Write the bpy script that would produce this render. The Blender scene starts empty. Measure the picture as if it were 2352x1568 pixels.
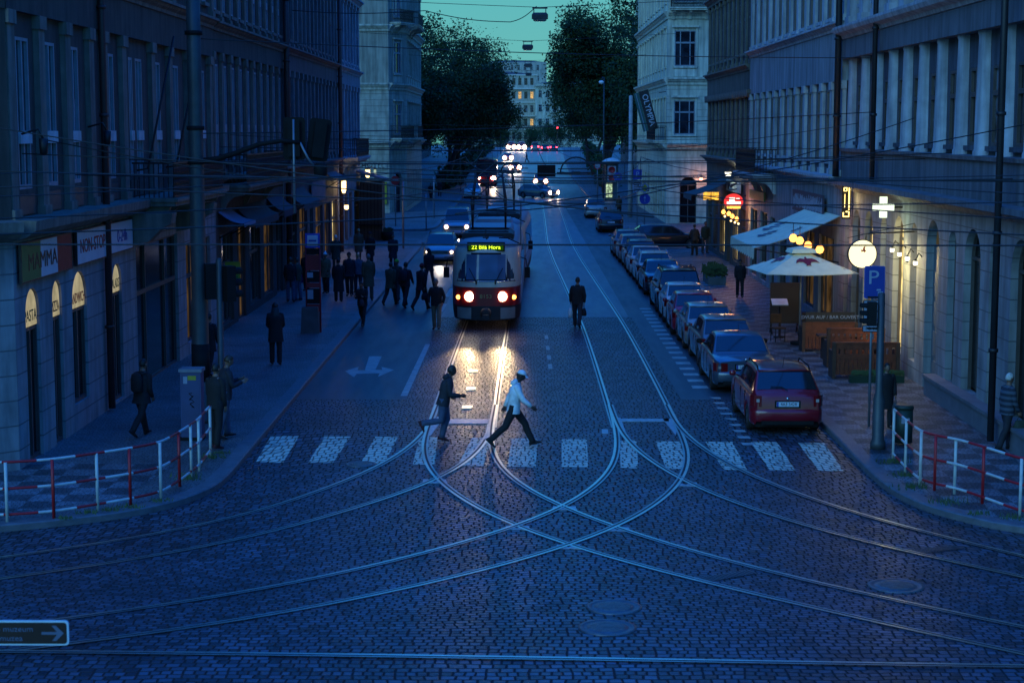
# street at dusk: tram, parked cars, pedestrians
SKY_STRENGTH = .1
SUN_ENERGY = 1.0
EXPOSURE = 0.0
SUN_EL, SUN_AZ = 25.0, 214.0        # brightest part of the cloud deck: behind the camera, over the shaded side's roofs
SKY_STOPS = [(0.0, (1.0, 4.7, 4.35)), (.11, (.6, 4.6, 5.2)), (.27, (.12, 2.9, 9.6)), (.6, (.04, 2.35, 14.6))]
import bpy, bmesh, math, random
import numpy as np
from mathutils import Vector as V, Matrix
R = math.radians
S = bpy.context.scene
COL = S.collection
rnd = random.Random(7)

# ------------------------------------------------------------------ camera
CAMZ = 7.1
FPX, CX, CY = 4000.0, 1176.0, 784.0          # focal length in px of a 2352-wide picture
PITCH = math.atan(487 / FPX)
YAW = math.atan(18 * math.cos(PITCH) / FPX)
cd = bpy.data.cameras.new('camera')
cam = bpy.data.objects.new('camera', cd)
COL.objects.link(cam)
cam.location = (0, 0, CAMZ)
cam.rotation_euler = (math.pi / 2 - PITCH, 0, YAW)
cd.sensor_width = 36
cd.lens = 36 * FPX / 2352
cd.dof.use_dof = True; cd.dof.focus_distance = 50; cd.dof.aperture_fstop = 2.8
cd.clip_start = 0.3
cd.clip_end = 3000
S.camera = cam
CR = cam.rotation_euler.to_matrix()


def ray(u, v):
    return CR @ V((u - CX, -(v - CY), -FPX))


def gp(u, v, z=0.0):
    r = ray(u, v)
    t = (z - CAMZ) / r.z
    return V((r.x * t, r.y * t, z))


def at(u, v, y):
    r = ray(u, v)
    t = y / r.y
    return V((r.x * t, y, CAMZ + r.z * t))


# ------------------------------------------------------------------ objects
def tag(o, label=None, cat=None, group=None, kind=None):
    if label: o['label'] = label
    if cat: o['category'] = cat
    if group: o['group'] = group
    if kind: o['kind'] = kind
    return o


def empty(name, loc=(0, 0, 0), rz=0.0, label=None, cat=None, group=None, M=None):
    o = bpy.data.objects.new(name, None)
    o.empty_display_size = .2
    COL.objects.link(o)
    if M is not None: o.matrix_world = M
    else:
        o.location = loc
        o.rotation_euler = (0, 0, rz)
    return tag(o, label, cat, group)


def copy_tree(o, parent=None):
    c = o.copy()
    COL.objects.link(c)
    if parent: c.parent = parent
    for ch in list(o.children): copy_tree(ch, c)
    return c


class MB:
    def __init__(s):
        s.v = []; s.f = []; s.m = []; s.sm = []

    def face(s, pts, mi=0, sm=False):
        n = len(s.v)
        s.v.extend(tuple(p) for p in pts)
        s.f.append(tuple(range(n, n + len(pts)))); s.m.append(mi); s.sm.append(sm)

    def add(s, pts, faces, mi=0, sm=False, M=None):
        n = len(s.v)
        if M is not None: pts = [M @ V(p) for p in pts]
        s.v.extend(tuple(p) for p in pts)
        for f in faces:
            s.f.append(tuple(i + n for i in f)); s.m.append(mi); s.sm.append(sm)
        return s

    def box(s, x0, x1, y0, y1, z0, z1, mi=0, M=None):
        p = [(x0, y0, z0), (x1, y0, z0), (x1, y1, z0), (x0, y1, z0), (x0, y0, z1), (x1, y0, z1), (x1, y1, z1), (x0, y1, z1)]
        return s.add(p, [(3, 2, 1, 0), (4, 5, 6, 7), (0, 1, 5, 4), (1, 2, 6, 5), (2, 3, 7, 6), (3, 0, 4, 7)], mi, False, M)

    def grid(s, rows, mi=0, sm=True, closed=False, caps=False, M=None):
        """rows: lists of points, all of one length; closed joins the last point of a row to its first"""
        k = len(rows[0]); pts = [p for r in rows for p in r]; fs = []
        for i in range(len(rows) - 1):
            for j in range(k if closed else k - 1):
                a = i * k + j; b = i * k + (j + 1) % k
                fs.append((a, b, b + k, a + k))
        n0 = len(s.v)
        s.add(pts, fs, mi, sm, M)
        if caps:
            s.f.append(tuple(n0 + j for j in reversed(range(k)))); s.m.append(mi); s.sm.append(False)
            s.f.append(tuple(n0 + (len(rows) - 1) * k + j for j in range(k))); s.m.append(mi); s.sm.append(False)
        return s

    def tube(s, path, r, seg=8, mi=0, M=None, caps=True):
        path = [V(p) for p in path]
        rows = []; n = len(path); up = None
        for i, p in enumerate(path):
            t = (path[min(i + 1, n - 1)] - path[max(i - 1, 0)]).normalized()
            if up is None:
                up = V((0, 0, 1)) if abs(t.z) < .9 else V((0, 1, 0))
            a = t.cross(up)
            if a.length < 1e-4: a = t.cross(V((1, 0, 0)))
            a.normalize(); b = a.cross(t).normalized(); up = b
            rr = r[i] if isinstance(r, (list, tuple)) else r
            rows.append([p + (a * math.cos(2 * math.pi * k / seg) + b * math.sin(2 * math.pi * k / seg)) * rr for k in range(seg)])
        return s.grid(rows, mi, True, True, caps, M)

    def lathe(s, prof, seg=16, mi=0, M=None, caps=True):
        rows = [[(r * math.cos(2 * math.pi * k / seg), r * math.sin(2 * math.pi * k / seg), z) for k in range(seg)] for r, z in prof]
        return s.grid(rows, mi, True, True, caps, M)

    def prism(s, poly, d0, d1, mi=0, M=None):
        """poly in local x,z; extruded along local y"""
        n = len(poly)
        p = [(a, d0, b) for a, b in poly] + [(a, d1, b) for a, b in poly]
        fs = [tuple(range(n)), tuple(reversed(range(n, 2 * n)))] + [(i, (i + 1) % n + 0, (i + 1) % n + n, i + n) for i in range(n)]
        return s.add(p, fs, mi, False, M)

    def build(s, name, mats, parent=None, M=None, fix=False):
        me = bpy.data.meshes.new(name)
        me.from_pydata(s.v, [], s.f)
        if not isinstance(mats, (list, tuple)): mats = [mats]
        for m in mats: me.materials.append(m)
        me.polygons.foreach_set('material_index', s.m)
        me.polygons.foreach_set('use_smooth', s.sm)
        if fix:
            bm = bmesh.new(); bm.from_mesh(me)
            bmesh.ops.remove_doubles(bm, verts=bm.verts, dist=.0004)
            bmesh.ops.recalc_face_normals(bm, faces=bm.faces)
            bm.to_mesh(me); bm.free()
        me.update()
        o = bpy.data.objects.new(name, me)
        COL.objects.link(o)
        if parent is not None: o.parent = parent
        if M is not None:
            if parent is not None: o.matrix_local = M
            else: o.matrix_world = M
        return o


def link(name, me, parent=None, M=None):
    o = bpy.data.objects.new(name, me)
    COL.objects.link(o)
    if parent is not None: o.parent = parent
    if M is not None: o.matrix_local = M
    return o


def Tr(x, y, z): return Matrix.Translation((x, y, z))
def Rz(a): return Matrix.Rotation(a, 4, 'Z')
def Rx(a): return Matrix.Rotation(a, 4, 'X')
def Ry(a): return Matrix.Rotation(a, 4, 'Y')


def axes(o, x, y, z):
    M = Matrix.Identity(4)
    for i in range(3):
        M[i][0] = x[i]; M[i][1] = y[i]; M[i][2] = z[i]; M[i][3] = o[i]
    return M


def text(body, size, mat, parent, M, name='lettering', ext=.004, sx=1.0, align='CENTER'):
    c = bpy.data.curves.new('lettering_curve', 'FONT')
    c.body = body; c.size = size; c.extrude = ext
    c.align_x = align; c.align_y = 'CENTER'; c.resolution_u = 3
    t = bpy.data.objects.new('lettering_curve', c)
    COL.objects.link(t)
    me = bpy.data.meshes.new_from_object(t.evaluated_get(bpy.context.evaluated_depsgraph_get()))
    bpy.data.objects.remove(t); bpy.data.curves.remove(c)
    me.name = name; me.materials.clear(); me.materials.append(mat)
    o = bpy.data.objects.new(name, me)
    COL.objects.link(o)
    o.parent = parent
    o.matrix_local = M @ Matrix.Diagonal((sx, 1, 1, 1))
    return o


class Face:
    """a wall plane: origin O, D to the right as seen from outside, N outward"""
    def __init__(s, O, D):
        s.O = V(O); s.D = V(D).normalized(); s.Z = V((0, 0, 1)); s.N = s.D.cross(s.Z)
    def P(s, a, z, d=0): return s.O + s.D * a + s.Z * z + s.N * d
    def M(s, a=0, z=0, d=0): return axes(s.P(a, z, d), s.D, -s.N, s.Z)      # local x right, y inward, z up
    def T(s, a, z, d=0): return axes(s.P(a, z, d), s.D, s.Z, s.N)           # for lettering


# ------------------------------------------------------------------ materials
def _new(name):
    m = bpy.data.materials.new(name); m.use_nodes = True
    n = m.node_tree; n.nodes.clear()
    out = n.nodes.new('ShaderNodeOutputMaterial')
    return m, n, out


def nd(n, t, **kw):
    x = n.nodes.new(t)
    for k, v in kw.items():
        if k in x.inputs: x.inputs[k].default_value = v
        else: setattr(x, k, v)
    return x


def noise(n, vec, scale, detail=4, rough=.55, dist=0.0):
    x = nd(n, 'ShaderNodeTexNoise', Scale=scale, Detail=detail, Roughness=rough, Distortion=dist)
    n.links.new(vec, x.inputs['Vector']); return x.outputs['Fac']


def ramp(n, fac, stops):
    x = n.nodes.new('ShaderNodeValToRGB')
    e = x.color_ramp.elements
    while len(e) < len(stops): e.new(.5)
    for el, (p, c) in zip(e, stops):
        el.position = p; el.color = (*c, 1) if len(c) == 3 else c
    n.links.new(fac, x.inputs[0]); return x.outputs[0]


def g3(a): return (a, a, a)


def mul(c, k): return tuple(min(1, x * k) for x in c)


def mixc(n, fac, a, b, mode='MIX'):
    x = nd(n, 'ShaderNodeMix', data_type='RGBA', blend_type=mode)
    for sock, val in ((x.inputs[0], fac), (x.inputs[6], a), (x.inputs[7], b)):
        if hasattr(val, 'links'): n.links.new(val, sock)
        else: sock.default_value = val if isinstance(val, float) else (*val, 1)
    return x.outputs[2]


def math_(n, op, a, b=None):
    x = nd(n, 'ShaderNodeMath', operation=op)
    for sock, val in ((x.inputs[0], a), (x.inputs[1], b)):
        if val is None: continue
        if hasattr(val, 'links'): n.links.new(val, sock)
        else: sock.default_value = val
    return x.outputs[0]


MATS = {}


def mat(name, col, rough=.7, metal=0.0, var=.25, scale=2.5, bump=0.0, bscale=30, spec=.5, coat=0.0, streak=False, rvar=.1, obj=False):
    if name in MATS: return MATS[name]
    m, n, out = _new(name)
    b = nd(n, 'ShaderNodeBsdfPrincipled', Roughness=rough, Metallic=metal)
    b.inputs['Specular IOR Level'].default_value = spec
    b.inputs['Coat Weight'].default_value = coat
    b.inputs['Coat Roughness'].default_value = .08
    if obj: vec = n.nodes.new('ShaderNodeTexCoord').outputs['Object']
    else: vec = n.nodes.new('ShaderNodeNewGeometry').outputs['Position']
    f = noise(n, vec, scale)
    c = ramp(n, f, [(.25, mul(col, 1 - var)), (.75, mul(col, 1 + var))])
    if streak:
        mp = nd(n, 'ShaderNodeMapping'); mp.inputs['Scale'].default_value = (2.6, 2.6, .22)
        n.links.new(vec, mp.inputs[0])
        f2 = noise(n, mp.outputs[0], 1.6, 5)
        c = mixc(n, 1.0, c, ramp(n, f2, [(.35, g3(.55)), (.62, g3(1.0))]), 'MULTIPLY')
    n.links.new(c, b.inputs['Base Color'])
    if rvar:
        f3 = noise(n, vec, scale * 3.1, 3)
        n.links.new(math_(n, 'ADD', math_(n, 'MULTIPLY', f3, 2 * rvar), rough - rvar), b.inputs['Roughness'])
    if bump:
        bp = nd(n, 'ShaderNodeBump', Strength=bump, Distance=.03)
        n.links.new(noise(n, vec, bscale, 5), bp.inputs['Height'])
        n.links.new(bp.outputs[0], b.inputs['Normal'])
    n.links.new(b.outputs[0], out.inputs[0])
    MATS[name] = m
    return m


def emit(name, col, strength, var=0.0, scale=4.0):
    if name in MATS: return MATS[name]
    m, n, out = _new(name)
    e = nd(n, 'ShaderNodeEmission', Strength=strength)
    e.inputs[0].default_value = (*col, 1)
    if var:
        vec = n.nodes.new('ShaderNodeNewGeometry').outputs['Position']
        c = ramp(n, noise(n, vec, scale, 2), [(.35, mul(col, 1 - var)), (.65, col)])
        n.links.new(c, e.inputs[0])
    n.links.new(e.outputs[0], out.inputs[0])
    MATS[name] = m
    return m


def glass(name, col, rough=.06, var=.5, scale=.9):
    """window glass seen from outside by day: a dark room behind a glossy pane, some with a pale blind"""
    if name in MATS: return MATS[name]
    m, n, out = _new(name)
    b = nd(n, 'ShaderNodeBsdfPrincipled', Roughness=rough)
    vec = n.nodes.new('ShaderNodeNewGeometry').outputs['Position']
    c = ramp(n, noise(n, vec, scale, 2), [(.4, mul(col, 1 - var)), (.62, mul(col, 1 + var))])
    n.links.new(c, b.inputs['Base Color'])
    bp = nd(n, 'ShaderNodeBump', Strength=.06, Distance=.05)
    n.links.new(noise(n, vec, 1.3, 1), bp.inputs['Height'])
    n.links.new(bp.outputs[0], b.inputs['Normal'])
    n.links.new(b.outputs[0], out.inputs[0])
    MATS[name] = m
    return m


# stone-set paving: bricks laid in a warped plane, each stone its own tint and height
def setts(name, w, h, col, mortar, warp=False, bump=.7, rough=.42, tint=.45, offset=.5, dark=None, paint=None):
    m, n, out = _new(name)
    b = nd(n, 'ShaderNodeBsdfPrincipled')
    pos = n.nodes.new('ShaderNodeNewGeometry').outputs['Position']
    sep = nd(n, 'ShaderNodeSeparateXYZ'); n.links.new(pos, sep.inputs[0])
    x, y = sep.outputs[0], sep.outputs[1]
    if warp:
        dx = math_(n, 'SUBTRACT', x, .9)
        h_ = math_(n, 'MULTIPLY', math_(n, 'SQRT', math_(n, 'ADD', math_(n, 'MULTIPLY', dx, dx), 3.0)), .52)
        w1 = nd(n, 'ShaderNodeMapRange', interpolation_type='SMOOTHSTEP'); w1.inputs[1].default_value = 23.2; w1.inputs[2].default_value = 29
        w2 = nd(n, 'ShaderNodeMapRange', interpolation_type='SMOOTHSTEP'); w2.inputs[1].default_value = 43; w2.inputs[2].default_value = 35
        n.links.new(y, w1.inputs[0]); n.links.new(y, w2.inputs[0])
        wv = math_(n, 'MULTIPLY', math_(n, 'MULTIPLY', w1.outputs[0], w2.outputs[0]), h_)
        y = math_(n, 'ADD', y, wv)
    cmb = nd(n, 'ShaderNodeCombineXYZ'); n.links.new(x, cmb.inputs[0]); n.links.new(y, cmb.inputs[1])
    dn = nd(n, 'ShaderNodeTexNoise', Scale=.6, Detail=2); n.links.new(pos, dn.inputs['Vector'])
    dv = nd(n, 'ShaderNodeVectorMath', operation='SCALE'); dv.inputs['Scale'].default_value = .30
    n.links.new(dn.outputs['Color'], dv.inputs[0])
    dn2 = nd(n, 'ShaderNodeTexNoise', Scale=7.0, Detail=1); n.links.new(pos, dn2.inputs['Vector'])
    dv2 = nd(n, 'ShaderNodeVectorMath', operation='SCALE'); dv2.inputs['Scale'].default_value = .022
    n.links.new(dn2.outputs['Color'], dv2.inputs[0])
    av = nd(n, 'ShaderNodeVectorMath', operation='ADD'); n.links.new(cmb.outputs[0], av.inputs[0]); n.links.new(dv.outputs[0], av.inputs[1])
    av2 = nd(n, 'ShaderNodeVectorMath', operation='ADD'); n.links.new(av.outputs[0], av2.inputs[0]); n.links.new(dv2.outputs[0], av2.inputs[1])
    br = nd(n, 'ShaderNodeTexBrick', offset=offset, offset_frequency=2, squash=.75, squash_frequency=3)
    br.inputs['Scale'].default_value = 1.0
    br.inputs['Mortar Size'].default_value = .021 if w > .12 else .008
    br.inputs['Mortar Smooth'].default_value = .7
    br.inputs['Brick Width'].default_value = w; br.inputs['Row Height'].default_value = h
    br.inputs['Color1'].default_value = (*mul(col, 1 - tint), 1); br.inputs['Color2'].default_value = (*mul(col, 1 + tint), 1)
    br.inputs['Mortar'].default_value = (*mortar, 1); br.inputs['Bias'].default_value = 0
    n.links.new(av2.outputs[0], br.inputs['Vector'])
    big = noise(n, pos, .35, 4)
    c = mixc(n, 1.0, br.outputs['Color'], ramp(n, big, [(.3, g3(.5)), (.7, g3(1.3))]), 'MULTIPLY')
    if dark is not None:     # two-tone mosaic in squares
        ck = nd(n, 'ShaderNodeTexChecker'); ck.inputs['Scale'].default_value = 1 / dark
        n.links.new(pos, ck.inputs['Vector'])
        c = mixc(n, 1.0, c, ramp(n, ck.outputs['Fac'], [(.4, g3(.42)), (.6, g3(1.15))]), 'MULTIPLY')
    if paint is not None:     # road paint, worn off in patches and gone from the joints
        pm = ramp(n, math_(n, 'ADD', math_(n, 'MULTIPLY', noise(n, pos, 5, 4, .7), .7), math_(n, 'MULTIPLY', noise(n, pos, 1.3, 3), .4)), [(.38, g3(.1)), (.56, g3(1))])
        pm = math_(n, 'MULTIPLY', pm, math_(n, 'SUBTRACT', 1.0, math_(n, 'MULTIPLY', br.outputs['Fac'], .75)))
        c = mixc(n, pm, c, paint)
    n.links.new(c, b.inputs['Base Color'])
    hgt = math_(n, 'ADD', math_(n, 'MULTIPLY', br.outputs['Fac'], -1.0), math_(n, 'MULTIPLY', noise(n, pos, 11, 3), .55))
    sepc = nd(n, 'ShaderNodeSeparateColor'); n.links.new(br.outputs['Color'], sepc.inputs[0])
    hgt = math_(n, 'ADD', hgt, math_(n, 'MULTIPLY', sepc.outputs[0], 3.0))
    bp = nd(n, 'ShaderNodeBump', Strength=bump, Distance=.035)
    n.links.new(hgt, bp.inputs['Height']); n.links.new(bp.outputs[0], b.inputs['Normal'])
    rg = math_(n, 'ADD', math_(n, 'MULTIPLY', noise(n, pos, 1.7, 4), .3), rough - .15)
    rg = math_(n, 'ADD', rg, math_(n, 'MULTIPLY', br.outputs['Fac'], .35))
    n.links.new(rg, b.inputs['Roughness'])
    n.links.new(b.outputs[0], out.inputs[0])
    return m


def asphalt(name, col, rough=.5, patch=.35):
    m, n, out = _new(name)
    b = nd(n, 'ShaderNodeBsdfPrincipled')
    pos = n.nodes.new('ShaderNodeNewGeometry').outputs['Position']
    mp = nd(n, 'ShaderNodeMapping'); mp.inputs['Scale'].default_value = (1.4, .16, 1)
    n.links.new(pos, mp.inputs[0])
    f1 = noise(n, mp.outputs[0], .8, 4); f2 = noise(n, pos, 40, 3)
    c = mixc(n, 1.0, ramp(n, f1, [(.3, mul(col, 1 - patch)), (.7, mul(col, 1 + patch))]), ramp(n, f2, [(.3, g3(.7)), (.7, g3(1.3))]), 'MULTIPLY')
    n.links.new(c, b.inputs['Base Color'])
    n.links.new(math_(n, 'ADD', math_(n, 'MULTIPLY', noise(n, mp.outputs[0], 1.7, 4), .24), rough - .12), b.inputs['Roughness'])
    bp = nd(n, 'ShaderNodeBump', Strength=.35, Distance=.01)
    n.links.new(f2, bp.inputs['Height']); n.links.new(bp.outputs[0], b.inputs['Normal'])
    n.links.new(b.outputs[0], out.inputs[0])
    return m


# ------------------------------------------------------------------ world, sun
W_ = bpy.data.worlds.new('World'); S.world = W_; W_.use_nodes = True
wn = W_.node_tree; wn.nodes.clear()
wo = wn.nodes.new('ShaderNodeOutputWorld'); bg = wn.nodes.new('ShaderNodeBackground')
sky = wn.nodes.new('ShaderNodeTexSky'); sky.sky_type = 'NISHITA'; sky.sun_disc = False
sky.sun_elevation = R(SUN_EL); sky.sun_rotation = R(SUN_AZ)
sky.air_density = 1.0; sky.dust_density = .6; sky.ozone_density = 3.0
tc = wn.nodes.new('ShaderNodeTexCoord'); sp = wn.nodes.new('ShaderNodeSeparateXYZ')
wn.links.new(tc.outputs['Generated'], sp.inputs[0])
cl = noise(wn, tc.outputs['Generated'], 2.2, 4)
elev = math_(wn, 'ADD', sp.outputs[2], math_(wn, 'MULTIPLY', math_(wn, 'SUBTRACT', cl, .5), .06))
tint = ramp(wn, elev, SKY_STOPS)
# the dusk cloud deck greys the clear sky: mostly the deck's own teal-to-blue, the rest Nishita
mixd = mixc(wn, .9, sky.outputs[0], tint)
wn.links.new(mixd, bg.inputs[0]); bg.inputs[1].default_value = SKY_STRENGTH
wn.links.new(bg.outputs[0], wo.inputs[0])
sl = bpy.data.lights.new('sun', 'SUN'); so = bpy.data.objects.new('sun', sl); COL.objects.link(so)
sl.energy = SUN_ENERGY; sl.angle = R(40); sl.color = (.27, .74, 1.0)
so.rotation_euler = (R(90 - SUN_EL), 0, R(180 - SUN_AZ)); so.location = (0, 0, 60)
S.view_settings.view_transform = 'Standard'; S.view_settings.look = 'None'
S.view_settings.exposure = EXPOSURE; S.view_settings.gamma = 1
S.render.engine = 'CYCLES'
S.cycles.max_bounces = 5; S.cycles.diffuse_bounces = 2; S.cycles.glossy_bounces = 3; S.cycles.transmission_bounces = 2
S.cycles.use_denoising = True
S.cycles.sample_clamp_indirect = 4.0
# ------------------------------------------------------------------ ground
def gz(y):
    """the street runs level to about 180 m, then climbs to a crest at 440 m and falls away"""
    if y < 190: return 0.0
    if y < 440: return 2.35 * ((y - 190) / 250) ** 1.25
    return max(-6.0, 2.35 - ((y - 440) / 60) ** 2 * .8)


COBBLE = setts('granite_setts', .19, .165, (.042, .060, .088), (.003, .004, .006), warp=True, bump=1.0, rough=.37, tint=.7)
TRACKSTRIP = asphalt('track_strip_concrete', (.095, .12, .15), .40, .25)
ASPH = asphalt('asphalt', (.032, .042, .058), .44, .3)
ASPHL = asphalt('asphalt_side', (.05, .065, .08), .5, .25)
PAVE = setts('mosaic_pavement', .11, .11, (.13, .15, .17), (.02, .022, .028), bump=.5, rough=.5, tint=.3, dark=.62)
PAVEL = setts('small_sett_pavement', .11, .11, (.12, .13, .135), (.03, .032, .04), bump=.5, rough=.5, tint=.25)
KERBM = mat('granite_kerb', (.10, .11, .125), .5, var=.3, scale=5, bump=.3, bscale=60)
PAINT = mat('road_paint', (.33, .37, .34), .5, var=.35, scale=4, bump=.2)
WORN = setts('worn_crossing_paint', .19, .165, (.042, .060, .088), (.003, .004, .006), warp=True, bump=1.0, rough=.45, tint=.5, paint=(.66, .70, .54))
RAILM = mat('polished_rail', (.80, .82, .68), .32, 1.0, .1, rvar=.05)
GROOVE = mat('rail_groove', (.012, .012, .014), .6, var=.2)
LIP = mat('rail_lip', (.52, .54, .47), .38, 1.0, .2)
PLATE = mat('rail_plate', (.42, .47, .48), .42, .6, .25, scale=6, bump=.2)
IRON = mat('cast_iron', (.14, .155, .16), .42, .7, .3, scale=8, bump=.3)


def sheet(name, xs, ys, z, m, kind='structure'):
    """flat road sheet following the street's rise; xs: (x0,x1) or a function of y giving them"""
    mb = MB(); rows = []
    for y in ys:
        a, b = xs(y) if callable(xs) else xs
        k = max(2, int(abs(b - a) / 6) + 2)
        rows.append([(a + (b - a) * i / (k - 1) if not callable(xs) else a + (b - a) * i / 3, y, gz(y) + z) for i in range(k if not callable(xs) else 4)])
    mb.grid(rows, 0, False)
    return tag(mb.build(name, m), kind=kind)


def yr(a, b, st): 
    n = max(1, int(round((b - a) / st))); return [a + (b - a) * i / n for i in range(n + 1)]


sheet('ground', (-300, 300), yr(-60, 1500, 20), -.05, ASPHL)


def kl(y):     # left kerb line, right kerb line along the street
    return -5.93 if y < 240 else -5.93 + 2.4 * min(1, (y - 240) / 190)
def kr(y):
    return 7.25 if y < 240 else 7.25 + 3.2 * min(1, (y - 240) / 190) ** 1.2


sheet('cobbled_junction', (-70, 70), yr(-12, 45.6, 3), 0, COBBLE)
sheet('cobbled_track_bed', (-3.0, 4.28), yr(45.6, 66, 3), 0, COBBLE)
sheet('asphalt_lane', (-6.3, -3.0), yr(45.6, 66, 3), 0, ASPH)
sheet('asphalt_parking_lane', (4.28, 7.6), yr(45.6, 66, 3), 0, ASPH)
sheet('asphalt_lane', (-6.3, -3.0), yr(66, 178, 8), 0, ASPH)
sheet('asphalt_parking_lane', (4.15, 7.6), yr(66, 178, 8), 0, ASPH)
sheet('track_bed_concrete', (-3.0, 4.15), yr(66, 178, 8), 0, TRACKSTRIP)
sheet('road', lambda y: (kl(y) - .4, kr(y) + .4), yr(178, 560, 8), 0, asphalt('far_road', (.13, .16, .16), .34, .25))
sheet('side_street', (-70, -6.3), yr(112.6, 122.4, 5), 0, COBBLE)
sheet('side_street', (7.6, 70), yr(102.8, 113.2, 5), 0, ASPH)

# ------------------------------------------------------------------ pavements and kerbs
KL = [(-70, 26.5), (-18, 28.0), (-12, 29.2), (-9.04, 30.3), (-7.6, 31.1), (-6.96, 31.7), (-6.45, 32.4), (-6.02, 33.6), (-5.92, 34.9), (-5.93, 37.5), (-5.93, 43.5)]
KL += [(-5.93, y) for y in yr(50, 108, 12)] + [(-6.1, 110.5), (-6.7, 112), (-8, 112.6), (-70, 112.6)]
KRr = [(70, 26.0), (18, 27.5), (12, 28.6), (8.75, 30.2), (7.97, 31.3), (7.52, 32.2), (7.22, 33.8), (7.2, 36.5), (7.25, 39), (7.25, 41.5)]
KRr += [(7.25, y) for y in yr(50, 98, 12)] + [(7.4, 100.7), (8, 102.2), (9.2, 102.8), (70, 102.8)]


def smooth2(p, k=2):
    for _ in range(k):
        q = [p[0]]
        for a, b in zip(p, p[1:]):
            q += [(a[0] * .75 + b[0] * .25, a[1] * .75 + b[1] * .25), (a[0] * .25 + b[0] * .75, a[1] * .25 + b[1] * .75)]
        p = q + [p[-1]]
    return p


def pavement(name, pts, side, m, far):
    """pts: kerb line; side +1: pavement lies left of the line's direction.  A kerb stone row and a paved sheet behind it"""
    pts = smooth2(pts)
    n = len(pts); inn = []
    for i, p in enumerate(pts):
        a = V(pts[max(0, i - 1)]); b = V(pts[min(n - 1, i + 1)])
        t = (b - a).normalized(); nn = V((-t.y, t.x)) * side
        inn.append((p[0] + nn.x * .32, p[1] + nn.y * .32))
    kb = MB()
    h = .13
    rows = []
    for p, q in zip(pts, inn):
        e = (p[0] * .92 + q[0] * .08, p[1] * .92 + q[1] * .08)
        g = gz(p[1])
        rows.append([(p[0], p[1], g - .02), (p[0], p[1], g + h - .02), (*e, g + h + .004), (*q, g + h + .004)])
    kb.grid(rows, 0, False)
    tag(kb.build('kerb', KERBM), kind='structure')
    poly = [(*q, gz(q[1]) + h) for q in inn] + [(x, y, gz(y) + h) for x, y in far]
    bm = bmesh.new()
    f = bm.faces.new([bm.verts.new(p) for p in poly])
    bmesh.ops.triangulate(bm, faces=[f])
    me = bpy.data.meshes.new(name); bm.to_mesh(me); bm.free()
    me.materials.append(m)
    o = bpy.data.objects.new(name, me); COL.objects.link(o)
    return tag(o, kind='structure')


pavement('pavement', KL, 1, PAVEL, [])
pavement('pavement', KRr, -1, PAVE, [])
KL2 = [(-70, 122.4), (-9, 122.4), (-7, 122.9), (-6.1, 124.5), (-5.93, 127)] + [(kl(y), y) for y in yr(140, 470, 15)]
pavement('pavement', KL2, 1, PAVEL, [(-70, 470)])
KR2 = [(70, 113.2), (10, 113.2), (8.2, 113.8), (7.4, 115.5), (7.25, 118)] + [(kr(y), y) for y in yr(130, 470, 15)]
pavement('pavement', KR2, -1, PAVEL, [(70, 470)])
# the left corner's mosaic patch behind the railing
mb = MB(); mb.face([(-15, 29.4, .134), (-9.2, 31.4, .134), (-7.6, 32.6, .134), (-7.2, 36.0, .134), (-9.9, 36.0, .134), (-15, 33.2, .134)])
tag(mb.build('mosaic_pavement', PAVE), kind='structure')

# ------------------------------------------------------------------ tram tracks
def smooth_path(pts, step=.35, k=10):
    """resample a plan polyline evenly and smooth it"""
    P = [V(p) for p in pts]
    L = [0]
    for a, b in zip(P, P[1:]): L.append(L[-1] + (b - a).length)
    n = max(8, int(L[-1] / step)); out = []; j = 0
    for i in range(n + 1):
        d = L[-1] * i / n
        while j < len(L) - 2 and L[j + 1] < d: j += 1
        t = (d - L[j]) / (L[j + 1] - L[j]); out.append(P[j].lerp(P[j + 1], t))
    for _ in range(k * 4):
        out = [out[0]] + [(out[i - 1] + out[i] * 2 + out[i + 1]) / 4 for i in range(1, n)] + [out[-1]]
    return out


def px(pts): return [tuple(gp(u, v))[:2] for u, v in pts]


def rail_mesh(pts, z=.004, w=.068):
    mb = MB(); n = len(pts); rows = []
    for i, p in enumerate(pts):
        t = (pts[min(n - 1, i + 1)] - pts[max(0, i - 1)]).normalized(); q = V((-t.y, t.x))
        r = []
        for d in (-.052, .006, .008, .050, .052, .092):
            r.append((p.x + q.x * d, p.y + q.y * d, gz(p.y) + z + (.002 if d < .007 or d > .051 else 0)))
        rows.append(r)
    for j, mi in ((0, 0), (1, 1), (2, 1), (3, 1), (4, 2)):
        mb.grid([[r[j], r[j + 1]] for r in rows], mi, False)
    return mb


ZT = [0]


def track(label, rails, flip=(False, True), step=.35, k=10):
    t = empty('tram_track', (0, 0, 0), 0, label, 'tram track', 'tram tracks in the street')
    for pts, fl in zip(rails, flip):
        p = smooth_path(pts, step, k)
        if fl: p = list(reversed(p))
        ZT[0] += 1
        rail_mesh(p, .004 + .0012 * ZT[0]).build('rail', [RAILM, GROOVE, LIP], t)
    return t


def offs(c, d): 
    P = [V(p) for p in c]; n = len(P); o = []
    for i in range(n):
        t = (P[min(n - 1, i + 1)] - P[max(0, i - 1)]).normalized(); o.append((P[i].x - t.y * d, P[i].y + t.x * d))
    return o


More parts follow.
